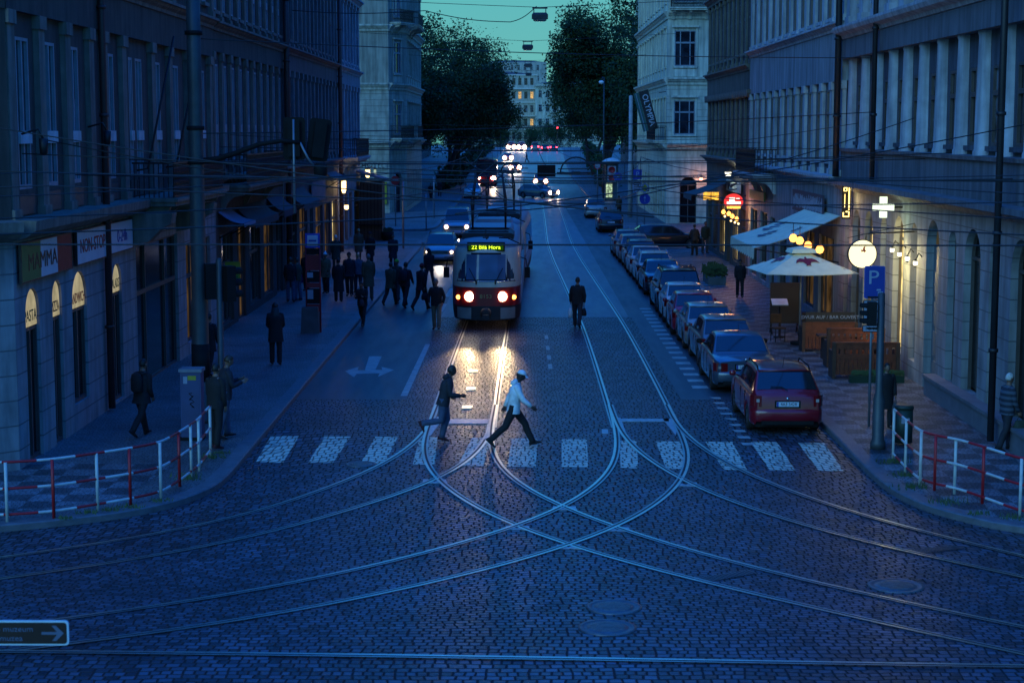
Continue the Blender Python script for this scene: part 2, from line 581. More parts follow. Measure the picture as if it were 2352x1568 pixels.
G2 = .755
CL_ = [(-1.40, 41.2), (-1.38, 46), (-1.3, 55), (-1.2, 64), (-1.05, 78), (-.9, 95), (-.95, 120), (-.9, 180), (-.6, 250), (2.2, 440)]
CRt = [(3.04, 41.2), (3.06, 46), (3.08, 55), (3.05, 64), (2.85, 78), (2.6, 95), (2.5, 110), (2.75, 140), (2.95, 174), (3.3, 250), (6.0, 440)]
track('straight tram track under the oncoming tram, shining in its headlights', [offs(CL_, G2), offs(CL_, -G2)], step=1.2, k=3)
track('straight tram track in the lane beside the tram, where the man with the bag walks', [offs(CRt, G2), offs(CRt, -G2)], step=1.2, k=3)
LLl = px([(1003, 930), (985, 985), (940, 1030), (870, 1075), (780, 1110), (600, 1177), (400, 1222), (200, 1255), (0, 1281)])
LLr = px([(1140, 930), (1125, 1008), (1080, 1062), (1000, 1108), (870, 1152), (700, 1203), (598, 1233), (330, 1286), (0, 1330)])
LRl = px([(1003, 930), (975, 1000), (966, 1045), (985, 1090), (1050, 1145), (1120, 1183), (1190, 1214), (1305, 1255), (1500, 1310), (1700, 1358), (2000, 1427), (2352, 1503)])
LRr = px([(1140, 930), (1127, 1000), (1130, 1050), (1170, 1100), (1230, 1138), (1300, 1169), (1420, 1216), (1600, 1270), (1800, 1322), (2000, 1368), (2352, 1440)])
RLl = px([(1400, 930), (1414, 985), (1420, 1035), (1405, 1085), (1355, 1132), (1290, 1170), (1185, 1213), (1000, 1266), (700, 1338), (598, 1356), (400, 1388), (158, 1421), (0, 1441)])
RLr = px([(1533, 930), (1560, 985), (1588, 1045), (1570, 1112), (1500, 1170), (1415, 1217), (1305, 1257), (1150, 1303), (900, 1362), (598, 1421), (380, 1455), (171, 1479), (0, 1499)])
RRl = px([(1400, 930), (1425, 1000), (1475, 1050), (1578, 1113), (1700, 1163), (1850, 1212), (2050, 1262), (2352, 1327)])
RRr = px([(1533, 930), (1555, 980), (1600, 1022), (1680, 1073), (1800, 1125), (2000, 1193), (2352, 1278)])


def ext(p, d=40):
    a, b = V(p[-2]), V(p[-1]); t = (b - a).normalized(); return p + [tuple(b + t * d)]


track('curved tram track turning off towards the shop corner under the crossing runner', [ext(LLl), ext(LLr)])
track('curved tram track from under the white hooded walker sweeping across to the parking sign side', [ext(LRl), ext(LRr)])
track('curved tram track sweeping from beside the walker to below the shop corner railing', [ext(RLl), ext(RLr)])
track('curved tram track turning tightly round the pavement corner with the litter bin', [ext(RRl), ext(RRr)])
c0 = [(-60, 22.4), (-7, 23.3), (0, 22.9), (6.6, 22.45), (60, 21.0)]
track('straight tram track along the bottom edge of the cobbled crossing', [c0, [(a, b - 1.5) for a, b in c0]], flip=(True, False), step=2, k=4)

# cast plates at switches and frogs
def plate(label, quad, m=PLATE, z=.012):
    mb = MB(); lo = [gp(u, v, 0) for u, v in quad]
    mb.face([(p.x, p.y, z) for p in lo])
    n = len(lo)
    for i in range(n):
        a, b = lo[i], lo[(i + 1) % n]
        mb.face([(a.x, a.y, 0), (b.x, b.y, 0), (b.x, b.y, z), (a.x, a.y, z)])
    return tag(mb.build('switch_plate', m), label, 'steel plate', 'steel plates of the switches and crossings')


plate('steel tie bar across the switch in the headlight glare', [(1022, 963), (1130, 963), (1128, 973), (1020, 973)])
plate('steel tie bar across the unlit switch beside the white hooded walker', [(1426, 962), (1536, 962), (1537, 968), (1427, 968)])
plate('long steel switch tongue plate behind the runner', [(1004, 958), (1020, 958), (990, 1000), (978, 1003)])
plate('long steel switch tongue plate at the walker\'s back foot', [(1122, 962), (1136, 962), (1128, 1000), (1112, 1010)])
plate('steel wedge in the inner fork of the unlit switch', [(1408, 960), (1425, 960), (1440, 1000), (1430, 1002)])
plate('steel wedge in the outer fork of the unlit switch', [(1522, 962), (1540, 962), (1556, 985), (1552, 1000)])
for u, v, w_ in ((998, 1106, 'below the crossing runner'), (1188, 1213, 'of the middle crossing nearest the runner'), (1296, 1168, 'of the middle crossing nearest the striped crossing'),
                 (1418, 1216, 'of the middle crossing on the manhole\'s far side'), (1305, 1256, 'of the middle crossing nearest the two round manholes'), (1574, 1113, 'beside the parked red estate car\'s lane')):
    plate('pair of small steel frog wedges ' + w_, [(u - 26, v - 5), (u - 14, v - 5), (u, v + 1), (u + 14, v - 5), (u + 26, v - 5), (u + 30, v + 5), (u + 12, v + 3), (u - 12, v + 3), (u - 28, v + 5)], z=.009)
for u, v in ((1077, 893), (1083, 853), (1070, 936)):
    pass
plate('small iron box lid between the lit rails, shining nearest the tram', [(1076, 850), (1098, 850), (1096, 855), (1075, 855)], RAILM, .02)
plate('small iron box lid between the lit rails, middle one of three', [(1072, 890), (1094, 890), (1092, 896), (1070, 896)], RAILM, .02)
plate('small iron box lid between the lit rails, nearest the runner', [(1062, 932), (1086, 932), (1084, 939), (1060, 939)], RAILM, .02)
plate('small square iron lid beside the unlit rail at the striped crossing', [(1382, 986), (1396, 986), (1397, 996), (1383, 996)])

# ------------------------------------------------------------------ markings
mb = MB()
def mark(mb, quad, z): mb.face([tuple(gp(u, v, z)) for u, v in quad])
for q in (((622, 1001), (687, 1001), (650, 1062), (588, 1060)), ((745, 1001), (806, 1002), (764, 1063), (708, 1062)), ((862, 1002), (914, 1003), (882, 1065), (828, 1064)),
          ((964, 1003), (1005, 1003), (998, 1066), (948, 1066)), ((1085, 1004), (1128, 1004), (1110, 1070), (1050, 1069)), ((1176, 1006), (1236, 1007), (1230, 1072), (1165, 1071)),
          ((1290, 1008), (1348, 1008), (1351, 1073), (1290, 1072)), ((1422, 1011), (1462, 1011), (1466, 1075), (1426, 1074)), ((1506, 1013), (1562, 1013), (1580, 1077), (1530, 1076)),
          ((1620, 1014), (1682, 1014), (1716, 1079), (1662, 1078)), ((1724, 1014), (1785, 1015), (1827, 1080), (1768, 1079)), ((1832, 1016), (1893, 1017), (1938, 1081), (1880, 1080))):
    mark(mb, q, .005)
tag(mb.build('crosswalk_markings', WORN), kind='structure')
mb = MB()
for i in range(18):
    y = 47.6 + i * 1.25
    mb.face([(4.78, y, .005), (5.22, y, .005), (5.22, y + .5, .005), (4.78, y + .5, .005)])
for i in range(9):
    y = 38.9 + i * .85
    mb.face([(5.05 + .04 * i % .2, y, .0062), (5.35, y, .0062), (5.35, y + .3, .0062), (5.05, y + .3, .0062)])
for y0, y1 in ((46.2, 57.5), (64, 66), (68, 71), (74, 78), (82, 86), (90, 94), (98, 102)):   # white line beside the left lane
    mb.face([(-3.20, y0, .005), (-3.02, y0, .005), (-2.98, y1, .005), (-3.14, y1, .005)])
for i in range(9):
    x = -5.2 + i * 1.35
    mb.face([(x, 156.0, .005), (x + .75, 156.0, .005), (x + .75, 157.8, .005), (x, 157.8, .005)])
for y in (51.5, 53.6, 56, 59):
    mb.face([(.86, y, .005), (.98, y, .005), (.98, y + 1.1, .005), (.86, y + 1.1, .005)])
# double-headed lane arrow
mb.face([tuple(gp(u, v, .0055)) for u, v in ((848, 818), (877, 818), (862, 849), (878, 849), (876, 842), (905, 849), (868, 865), (872, 857), (819, 858), (813, 866), (792, 852), (824, 842), (821, 850), (838, 850))])
for y in range(200, 430, 9):
    x = .9 + (3.6 if y > 430 else 3.6 * max(0, (y - 240) / 190)); mb.face([(x + 3, y, gz(y) + .006), (x + 3.14, y, gz(y) + .006), (x + 3.16, y + 5, gz(y + 5) + .006), (x + 3.02, y + 5, gz(y + 5) + .006)])
tag(mb.build('road_markings', PAINT), kind='structure')

# ------------------------------------------------------------------ covers, drains, weeds
def manhole(u, v, r, label):
    c = gp(u, v); mb = MB()
    mb.lathe([(r, .0), (r, .012), (r * .86, .014), (r * .84, .006), (r * .70, .006), (r * .68, .014), (.3 * r, .014), (.001, .014)], 28, 0, None, False)
    for k in range(-3, 4):
        w = math.sqrt(max(0, (.6 * r) ** 2 - (k * .16 * r) ** 2)); mb.box(-w, w, k * .16 * r - .02, k * .16 * r + .02, .0142, .018)
    o = mb.build('manhole_cover', IRON, None, Tr(c.x, c.y, .002))
    tag(o, label, 'manhole cover', 'manhole covers in the setts')
manhole(1410, 1394, .42, 'round iron manhole cover in the setts, farther one of the pale pair')
manhole(1395, 1441, .42, 'round iron manhole cover of the pale pair next to the bottom rail')
manhole(2058, 1345, .44, 'dark round iron manhole cover alone in the setts below the pavement corner')
manhole(828, 1066, .33, 'shallow iron manhole cover at the edge of the worn crossing stripes')
def grating(quad, label):
    a, b, c, d = [gp(*p, .004) for p in quad]; mb = MB()
    for k in range(16):
        t0, t1 = k / 16, (k + .55) / 16
        p = [a.lerp(b, t0), a.lerp(b, t1), d.lerp(c, t1), d.lerp(c, t0)]
        mb.face([(q.x, q.y, .014) for q in p])
    mb.face([(q.x, q.y, .005) for q in (a, b, c, d)], 1)
    tag(mb.build('drain_grating', [IRON, GROOVE]), label, 'drain grating', 'drain gratings across the tracks')
grating([(1590, 1328), (1722, 1308), (1742, 1316), (1625, 1337)], 'slotted drain grating across the curved track nearest the manhole pair')
grating([(2080, 1262), (2190, 1252), (2215, 1260), (2110, 1272)], 'slotted drain grating across the curved track by the pavement corner')
WEED = mat('weed_green', (.05, .09, .03), .8, var=.4, scale=9)
mb = MB()
for u, v, s_ in ((425, 1095, 1), (432, 1100, .8), (1150, 0, 0), (2055, 1062, 1.2), (2075, 1092, 1), (2092, 1120, 1.3), (2180, 1155, 1.2), (2250, 1180, .8), (484, 1050, 1), (505, 1040, .7), (300, 1165, .8), (370, 1150, .7), (200, 1178, .8), (2335, 1190, 1), (150, 1190, .6), (250, 1172, .8)):
    if not s_: continue
    c = gp(u, v, .134)
    for k in range(46):
        a = rnd.random() * 6.28; d = rnd.random() * .22 * s_; h = rnd.uniform(.04, .13) * s_; w = .012
        x, y = c.x + math.cos(a) * d * 1.6, c.y + math.sin(a) * d
        lx, ly = rnd.uniform(-.05, .05), rnd.uniform(-.05, .05)
        mb.face([(x - w, y, .13), (x + w, y, .13), (x + lx, y + ly, .13 + h)])
tag(mb.build('weeds', WEED), kind='stuff')
# ------------------------------------------------------------------ facades
def stone(name, col, course=.46, rough=.75, var=.22):
    """rendered stone laid in courses with sunk joints"""
    m, n, out = _new(name)
    b = nd(n, 'ShaderNodeBsdfPrincipled', Roughness=rough)
    pos = n.nodes.new('ShaderNodeNewGeometry').outputs['Position']
    sep = nd(n, 'ShaderNodeSeparateXYZ'); n.links.new(pos, sep.inputs[0])
    fr = math_(n, 'FRACT', math_(n, 'DIVIDE', sep.outputs[2], course))
    joint = math_(n, 'LESS_THAN', fr, .055)
    mp = nd(n, 'ShaderNodeMapping'); mp.inputs['Scale'].default_value = (2.0, 2.0, .3); n.links.new(pos, mp.inputs[0])
    c = ramp(n, noise(n, pos, 1.4, 5), [(.25, mul(col, 1 - var)), (.75, mul(col, 1 + var))])
    c = mixc(n, 1.0, c, ramp(n, noise(n, mp.outputs[0], 1.5, 5), [(.35, g3(.6)), (.6, g3(1.0))]), 'MULTIPLY')
    c = mixc(n, joint, c, mul(col, .4))
    n.links.new(c, b.inputs['Base Color'])
    bp = nd(n, 'ShaderNodeBump', Strength=.6, Distance=.03)
    n.links.new(math_(n, 'ADD', math_(n, 'MULTIPLY', joint, -1.0), math_(n, 'MULTIPLY', noise(n, pos, 14, 4), .35)), bp.inputs['Height'])
    n.links.new(bp.outputs[0], b.inputs['Normal'])
    n.links.new(b.outputs[0], out.inputs[0])
    MATS[name] = m
    return m


FR_W = mat('window_frame_pale', (.24, .27, .30), .5, var=.2)
BLIND = mat('blind_box_pale', (.46, .50, .52), .6, var=.3)
FR_D = mat('window_frame_dark', (.07, .06, .055), .5, var=.2)
FR_B = mat('window_frame_brown', (.16, .13, .11), .5, var=.2)
GL = glass('window_glass', (.018, .024, .034))
GLB = glass('window_glass_curtained', (.09, .11, .14), .12, .75, 1.1)
LIT = emit('lit_room', (1.0, .62, .22), 1.1, .5, 2.5)
LITW = emit('lit_shop_white', (.75, 1.0, .72), .55, .5, 1.3)
LITY = emit('lit_shop_yellow', (1.0, .74, .28), 1.5, .6, 1.8)
LITD = emit('dim_shop', (.9, .5, .2), .10, .8, 1.5)
DARKIN = mat('dark_interior', (.012, .012, .014), .8)
ROOF = mat('roof_tiles', (.10, .07, .06), .8, var=.3, scale=6, bump=.4)
PIPE = mat('downpipe_brown', (.07, .03, .028), .5, var=.2)
IRONW = mat('wrought_iron', (.014, .014, .016), .5, .3)
WC = {}


def win_mesh(w, h, style, fm, pm):
    key = (round(w, 2), round(h, 2), style, fm.name, pm.name)
    if key in WC: return WC[key]
    mb = MB(); f = .07; d0, d1 = -.05, .04
    if style == 'arch':
        n = 12; r = w / 2; o = []; i = []
        for k in range(n + 1):
            a = math.pi * k / n
            o.append((r - r * math.cos(a), h - r + r * math.sin(a))); i.append((r - (r - f) * math.cos(a), h - r + (r - f) * math.sin(a)))
        o = [(0, 0)] + o + [(w, 0)]; i = [(f, f)] + i + [(w - f, f)]
        for a in range(len(o) - 1):
            mb.face([(o[a][0], d0, o[a][1]), (o[a + 1][0], d0, o[a + 1][1]), (i[a + 1][0], d0, i[a + 1][1]), (i[a][0], d0, i[a][1])])
            mb.face([(i[a][0], d0, i[a][1]), (i[a + 1][0], d0, i[a + 1][1]), (i[a + 1][0], d1, i[a + 1][1]), (i[a][0], d1, i[a][1])])
        mb.box(w / 2 - .03, w / 2 + .03, d0 + .004, d1, f, h - r)
        mb.box(f, w - f, d0 + .002, d1, h - r - .04, h - r + .04)
    else:
        mb.box(0, f, d0, d1, 0, h); mb.box(w - f, w, d0, d1, 0, h); mb.box(f, w - f, d0 + .002, d1, 0, f * 1.3); mb.box(f, w - f, d0 + .002, d1, h - f, h)
        if style in ('cross', 'case', 'three'):
            tz = h * (.34 if style == 'low' else .66)
            mb.box(f, w - f, d0 - .012, d1, tz - .06, tz + .06)
            if style == 'three':
                for q in (.27, .73): mb.box(w * q - .035, w * q + .035, d0 + .003, d1, f, h - f)
            else: mb.box(w / 2 - .04, w / 2 + .04, d0 + .003, d1, f, h - f)
        elif style == 'box':      # tall casement with a blind box half way
            mb.box(f, w - f, d0 - .004, d1, h * .30, h * .30 + .27)
            mb.box(w / 2 - .04, w / 2 + .04, d0 + .003, d1, f, h * .3); mb.box(w / 2 - .04, w / 2 + .04, d0 + .003, d1, h * .3 + .27, h - f)
        elif style == 'pair':
            mb.box(w / 2 - .04, w / 2 + .04, d0 + .003, d1, f, h - f)
    pb = MB()
    if style == 'arch':
        pb.face([(a, .02, b) for a, b in i])
    else:
        pb.face([(f * .5, .02, f * .5), (w - f * .5, .02, f * .5), (w - f * .5, .02, h - f * .5), (f * .5, .02, h - f * .5)])
    a = mb.build('window_tmp', fm); b = pb.build('pane_tmp', pm)
    WC[key] = (a.data, b.data)
    bpy.data.objects.remove(a); bpy.data.objects.remove(b)
    return WC[key]


def window(root, F, s0, s1, z0, z1, d=-.2, style='cross', fm=None, pm=None, name='window'):
    a, b = win_mesh(s1 - s0, z1 - z0, style, fm or FR_W, pm or GL)
    o = link(name, a, root, F.M(s0, z0, d)); p = link('pane', b, o)
    return o


def wall(root, F, s0, s1, z0, z1, ops, m, d=0.0, rev=.26, name='wall'):
    """a wall plane with openings (a0, a1, b0, b1, arched) and their reveals"""
    mb = MB()
    xs = sorted({s0, s1, *[o[0] for o in ops], *[o[1] for o in ops]}); zs = sorted({z0, z1, *[o[2] for o in ops], *[o[3] for o in ops]})
    xs = [x for x in xs if s0 - 1e-6 <= x <= s1 + 1e-6]; zs = [z for z in zs if z0 - 1e-6 <= z <= z1 + 1e-6]
    for i in range(len(xs) - 1):
        for j in range(len(zs) - 1):
            cx, cz = (xs[i] + xs[i + 1]) / 2, (zs[j] + zs[j + 1]) / 2
            if any(o[0] < cx < o[1] and o[2] < cz < o[3] for o in ops): continue
            mb.face([F.P(xs[i], zs[j], d), F.P(xs[i + 1], zs[j], d), F.P(xs[i + 1], zs[j + 1], d), F.P(xs[i], zs[j + 1], d)])
    for a0, a1, b0, b1, arch in ops:
        q = d - rev
        if arch:
            r = (a1 - a0) / 2; c = (a0 + a1) / 2; zc = b1 - r; n = 12
            pts = [(c - r * math.cos(math.pi * k / n), zc + r * math.sin(math.pi * k / n)) for k in range(n + 1)]
            for k in range(n):
                (x, z), (x2, z2) = pts[k], pts[k + 1]
                mb.face([F.P(x, z, d), F.P(x2, z2, d), F.P(x2, b1, d), F.P(x, b1, d)])
            pts = [(a0, b0)] + pts + [(a1, b0)]
        else: pts = [(a0, b0), (a0, b1), (a1, b1), (a1, b0)]
        for k in range(len(pts)):
            (x, z), (x2, z2) = pts[k], pts[(k + 1) % len(pts)]
            if z == z2 == z0 and b0 <= z0: continue
            mb.face([F.P(x, z, d), F.P(x2, z2, d), F.P(x2, z2, q), F.P(x, z, q)])
    return mb.build(name, m, root)


def band(root, F, s0, s1, prof, m, name='cornice'):
    """moulding: profile [(d, z)] swept along the wall"""
    mb = MB()
    mb.grid([[F.P(s, z, d) for d, z in prof] for s in (s0, s1)], 0, False)
    for s in (s0, s1): mb.face([F.P(s, z, d) for d, z in prof])
    return mb.build(name, m, root)


def flat(z0, z1, p, back=-.5): return [(back, z0), (p, z0), (p, z1), (back, z1)]
def cyma(z0, z1, p, back=-.02):
    h = z1 - z0
    return [(back, z0), (p * .25, z0), (p * .3, z0 + h * .3), (p * .6, z0 + h * .5), (p * .75, z0 + h * .72), (p, z0 + h * .75), (p, z1), (back, z1 + .03)]


def body(root, pts, h, m, rise=4.5):
    """the building's closed core and roof; pts: plan polygon"""
    mb = MB(); n = len(pts)
    for i in range(n):
        a, b = pts[i], pts[(i + 1) % n]
        mb.face([(*a, -.2), (*b, -.2), (*b, h), (*a, h)])
    mb.build('core_wall', m, root)
    rb = MB(); c = V((sum(p[0] for p in pts) / n, sum(p[1] for p in pts) / n))
    top = [V(p) * .45 + c * .55 for p in pts]
    for i in range(n):
        a, b = pts[i], pts[(i + 1) % n]; ta, tb = top[i], top[(i + 1) % n]
        rb.face([(*a, h), (*b, h), (tb.x, tb.y, h + rise), (ta.x, ta.y, h + rise)])
    rb.face([(t.x, t.y, h + rise) for t in top])
    rb.build('roof', ROOF, root)


def pilaster_mesh(w, h, proj, round_):
    key = ('pil', round(w, 2), round(h, 2), round(proj, 2), round_)
    if key in WC: return WC[key]
    mb = MB()
    if round_:
        prof = [(0, 0), (.0, .16), (.03, .22), (.04, h * .4), (.075, h - .12), (.05, h - .06), (.05, h)]
        rows = []
        for ins, z in prof:
            r = w / 2 - ins
            rows.append([(-r * math.cos(math.pi * k / 12), .0 - (proj - ins) * math.sin(math.pi * k / 12), z) for k in range(13)])
        mb.grid(rows, 0, True); mb.face(rows[0]); mb.face(rows[-1])
    else:
        mb.box(-w / 2, w / 2, -proj, .02, .22, h - .28)
        mb.box(-w / 2 - .05, w / 2 + .05, -proj - .05, .02, 0, .22); mb.box(-w / 2 - .05, w / 2 + .05, -proj - .05, .02, h - .28, h)
    return mb


def pilaster(root, F, s, w, z0, z1, d, proj, m, round_=False):
    key = ('pm', round(w, 2), round(z1 - z0, 2), round(proj, 2), round_, m.name)
    if key not in WC:
        o = pilaster_mesh(w, z1 - z0, proj, round_).build('pilaster_tmp', m); WC[key] = o.data; bpy.data.objects.remove(o)
    return link('pilaster', WC[key], root, F.M(s, z0, d))


def downpipe(root, F, s, z0, z1, d=.14, r=.085, m=None):
    mb = MB(); mb.tube([F.P(s, z0, d), F.P(s, z1, d)], r, 8)
    z = z0 + 2
    while z < z1:
        mb.tube([F.P(s, z, d), F.P(s, z + .08, d)], r + .03, 8); z += 2.6
    return mb.build('downpipe', m or PIPE, root)


def upper(root, F, L, z0, z1, sill, head, cs, w, m, tm, recess=0.0, style='cross', pils=(), pw=.4, rnd_=False, fm=None, pms=(GL,), sills=True, pilm=None):
    """one storey: wall with windows centred on cs, piers between them"""
    ops = [(c - w_ / 2, c + w_ / 2, sill, head, False) for c, w_ in [(c if isinstance(c, tuple) else (c, w)) for c in cs]]
    ops = [o for o in ops if o[0] > .05 and o[1] < L - .05]
    wall(root, F, 0, L, z0, z1, ops, m, -recess, .12)
    for i, o in enumerate(ops):
        window(root, F, o[0], o[1], o[2], o[3], -recess - .05, style, fm, pms[(i * 7 + int(z0)) % len(pms)])
        if sills:
            mb = MB(); a = F
            M = F.M(o[0] - .1, sill, -recess); mb.box(0, o[1] - o[0] + .2, -.12, .02, -.12, -.003, 0, M); mb.build('window_sill', tm, root)
    for s in pils:
        if 0 < s < L: pilaster(root, F, s, pw, z0, z1, -recess, recess + .02 if recess else .12, pilm or tm, rnd_)


def frange(a, b, st):
    o = []; x = a
    while x < b - 1e-6: o.append(x); x += st
    return o


def railing_iron(mb, F, s0, s1, z0, z1, d, st=.105, deco=True):
    mb.add(*_boxF(F, s0, s1, z1 - .05, z1, d - .03, d + .03)); mb.add(*_boxF(F, s0, s1, z0, z0 + .04, d - .02, d + .02))
    for i, s in enumerate(frange(s0, s1, st)):
        mb.add(*_boxF(F, s - .016, s + .016, z0, z1, d - .012, d + .012))
        if deco and i % 2:
            zc = (z0 + z1) / 2
            for zz, r in ((zc, .1), (zc + .25, .07), (zc - .25, .07)):
                ring = [F.P(s + r * math.cos(a * .7), zz + r * math.sin(a * .7), d) for a in range(10)]
                mb.tube(ring, .02, 4)


def _boxF(F, s0, s1, z0, z1, d0, d1):
    p = [F.P(s, z, d) for d in (d0, d1) for z in (z0, z1) for s in (s0, s1)]
    return p, [(0, 1, 3, 2), (4, 6, 7, 5), (0, 2, 6, 4), (1, 5, 7, 3), (0, 4, 5, 1), (2, 3, 7, 6)]


def boxF(mb, F, s0, s1, z0, z1, d0, d1, mi=0):
    p, f = _boxF(F, s0, s1, z0, z1, d0, d1); mb.add(p, f, mi); return mb


def balcony(root, F, s0, s1, z, depth, m, h=1.05):
    mb = MB(); boxF(mb, F, s0, s1, z - .22, z, -.02, depth)
    boxF(mb, F, s0 - .06, s1 + .06, z - .1, z - .02, -.02, depth + .07)
    o = mb.build('balcony', m, root)
    rb = MB(); railing_iron(rb, F, s0 + .04, s1 - .04, z + .02, z + h, depth - .06)
    for s in (s0 + .04, s1 - .04):
        for d in frange(.05, depth - .05, .13): boxF(rb, F, s - .012, s + .012, z + .01, z + h - .05, d - .012, d + .012)
        boxF(rb, F, s - .03, s + .03, z + h - .05, z + h, 0, depth - .09)
    rb.build('balcony_railing', IRONW, o)
    for s in frange(s0 + .25, s1, max(1.2, (s1 - s0 - .5) / 2 - .01)):
        cb = MB()
        prof = [(0, z - .9), (.12, z - .85), (.25, z - .6), (.45, z - .42), (depth * .8, z - .36), (depth * .85, z - .225), (0, z - .225)]
        for a in (s - .11, s + .11): cb.face([F.P(a, zz, d) for d, zz in prof])
        cb.grid([[F.P(a, zz, d) for d, zz in prof + prof[:1]] for a in (s - .11, s + .11)], 0, False)
        cb.build('bracket', m, o)
    return o


def awning(label, F, s0, s1, z_top, z_front, out_, m, valance=.28, group='shop awnings along the pavement', marks=None):
    t = empty('awning', F.P((s0 + s1) / 2, z_front, 0), 0, label, 'awning', group)
    inv = t.matrix_world.inverted() if False else Tr(*(-F.P((s0 + s1) / 2, z_front, 0)))
    mb = MB(); rows = []
    for k in range(7):
        u = k / 6; d = .02 + (out_ - .02) * u; z = z_top + (z_front - z_top) * u - .10 * math.sin(math.pi * u)
        rows.append([F.P(s, z, d) for s in [s0 + (s1 - s0) * i / 8 for i in range(9)]])
    mb.grid(rows, 0, True, M=inv)
    mb.grid([[p - V((0, 0, .025)) for p in r] for r in rows], 0, True, M=inv)
    mb.build('cover', m, t)
    vb = MB()
    n = 24
    top = [F.P(s0 + (s1 - s0) * i / n, z_front, out_) for i in range(n + 1)]
    bot = [F.P(s0 + (s1 - s0) * i / n, z_front - valance * (1 if i % 2 else .82), out_ + .01) for i in range(n + 1)]
    vb.grid([top, bot], 0, False, M=inv)
    vb.build('valance', m, t)
    fb = MB()
    for s in (s0 + .1, s1 - .1): fb.tube([F.P(s, z_front - .5, .03), F.P(s, z_front - .04, out_ - .05)], .025, 6, M=inv)
    fb.tube([F.P(s0, z_front - .02, out_ - .03), F.P(s1, z_front - .02, out_ - .03)], .03, 6, M=inv)
    fb.build('frame', IRONW, t)
    return t, inv


# ================================================================== left side
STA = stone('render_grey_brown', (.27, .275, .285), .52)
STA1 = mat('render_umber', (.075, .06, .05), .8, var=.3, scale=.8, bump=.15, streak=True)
TRA = mat('trim_umber', (.20, .17, .14), .75, var=.25, bump=.15, streak=True)
LX = -10.3
A = empty('building', (-16, 45, 0), 0, 'umber corner building with pizza shop signs and lit arched door lights', 'building', 'old houses along the street')
A0 = A.matrix_world.copy()
def rootM(o):          # parts are given in world space: children of an Empty at its base need the inverse
    return Matrix.Translation(-o.location)
class Root:
    """collects the parts of one building: built in world coordinates under an Empty at the origin"""
def building(label, group='old houses along the street'):
    return empty('building', (0, 0, 0), 0, label, 'building', group)
bpy.data.objects.remove(A)

SHG = mat('shop_glass_dark', (.008, .009, .011), .12, spec=.2, rvar=0)
A = building('umber corner house with pizza shop signs and lit arched door lights on its ground floor')
FA = Face((LX, 35.3, 0), (0, 1, 0)); LA = 23.7
ya = lambda y: y - 35.3
ops = [(ya(36.05), ya(37.1), .12, 3.78, True), (ya(38.15), ya(38.95), .12, 3.78, True), (ya(39.85), ya(41.2), .75, 3.82, True), (ya(43.85), ya(44.85), .2, 3.7, True),
       (ya(46.6), ya(52.3), .1, 4.0, False), (ya(53.6), ya(57.8), .5, 3.6, False)]
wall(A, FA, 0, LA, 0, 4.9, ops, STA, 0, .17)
TRANS = emit('lit_fanlight', (1.0, .86, .52), .42, .35, 3.0)
TXG = mat('letter_green', (.01, .10, .03), .6); TXK = mat('letter_black', (.01, .01, .012), .6); TXR = mat('letter_red', (.40, .02, .02), .6); TXP = mat('letter_pale', (.55, .60, .62), .6)
for (a0, a1, b0, b1, _), word, tm_ in zip(ops[:4], ('PASTA', 'PIZZA', 'SANDWICH', 'SALADS'), (TXG, TXK, TXR, TXG)):
    w = a1 - a0
    o = window(A, FA, a0, a1, b0, 2.95, -.12, 'pair', FR_D, SHG, 'door' if b0 < .3 else 'window')
    pb = MB(); r = w / 2; M = FA.M(a0, 0, -.055)
    prof = [(.02, 2.97), (w - .02, 2.97)] + [(r + (r - .02) * math.cos(math.pi * k / 10), b1 - r + (r - .02) * math.sin(math.pi * k / 10)) for k in range(11)]
    pb.face([M @ V((x, 0, z)) for x, z in prof])
    f = pb.build('lit_fanlight', TRANS, A)
    text(word, .34, tm_, f, FA.T((a0 + a1) / 2, 3.18, -.05), ext=.003, sx=min(1.0, (w - .06) / (len(word) * .34 * .62)))
window(A, FA, *ops[4][:4], -.14, 'three', FR_D, SHG, 'shop_window')
window(A, FA, *ops[5][:4], -.14, 'three', FR_D, LITD, 'shop_window')
prof = [(-.02, 4.05), (.5, 4.15), (.85, 4.5), (1.1, 4.62), (1.15, 4.9), (-.02, 4.9)]
for s in (ya(46.2), ya(52.5)):
    mb = MB()
    for a in (s - .3, s + .3): mb.face([FA.P(a, z, d) for d, z in prof])
    mb.grid([[FA.P(a, z, d) for d, z in prof + prof[:1]] for a in (s - .3, s + .3)], 0, False)
    mb.build('console', TRA, A)
band(A, FA, 0, LA, [(-.02, 4.82), (.12, 4.86), (.3, 4.92), (.48, 5.05), (.5, 5.25), (-.5, 5.3)], TRA)
winA = [(36.8, .95), (38.9, .95), (41.0, .9), (44.6, .9), (47.0, .45), (48.0, .8), (50.4, .9), (53.1, .9), (56.0, .8), (57.6, .7)]
pilA = [35.6, 37.9, 40.1, 42.3, 43.7, 45.8, 49.4, 51.9, 54.6, 58.6]
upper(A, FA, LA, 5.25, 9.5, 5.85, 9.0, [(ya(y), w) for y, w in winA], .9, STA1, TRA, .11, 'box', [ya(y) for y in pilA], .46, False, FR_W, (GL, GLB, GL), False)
for y, w in winA:
    pb = MB(); boxF(pb, FA, ya(y) - w / 2 - .1, ya(y) + w / 2 + .1, 5.32, 5.74, -.5, -.085); pb.build('sill_panel', FR_D, A)
    pb = MB(); boxF(pb, FA, ya(y) - w / 2 + .05, ya(y) + w / 2 - .05, 6.80, 7.06, -.16, -.062); pb.build('blind_box', BLIND, A)
band(A, FA, 0, LA, flat(9.5, 10.42, .03), STA1, 'frieze')
band(A, FA, 0, LA, cyma(10.42, 10.75, .28), TRA)
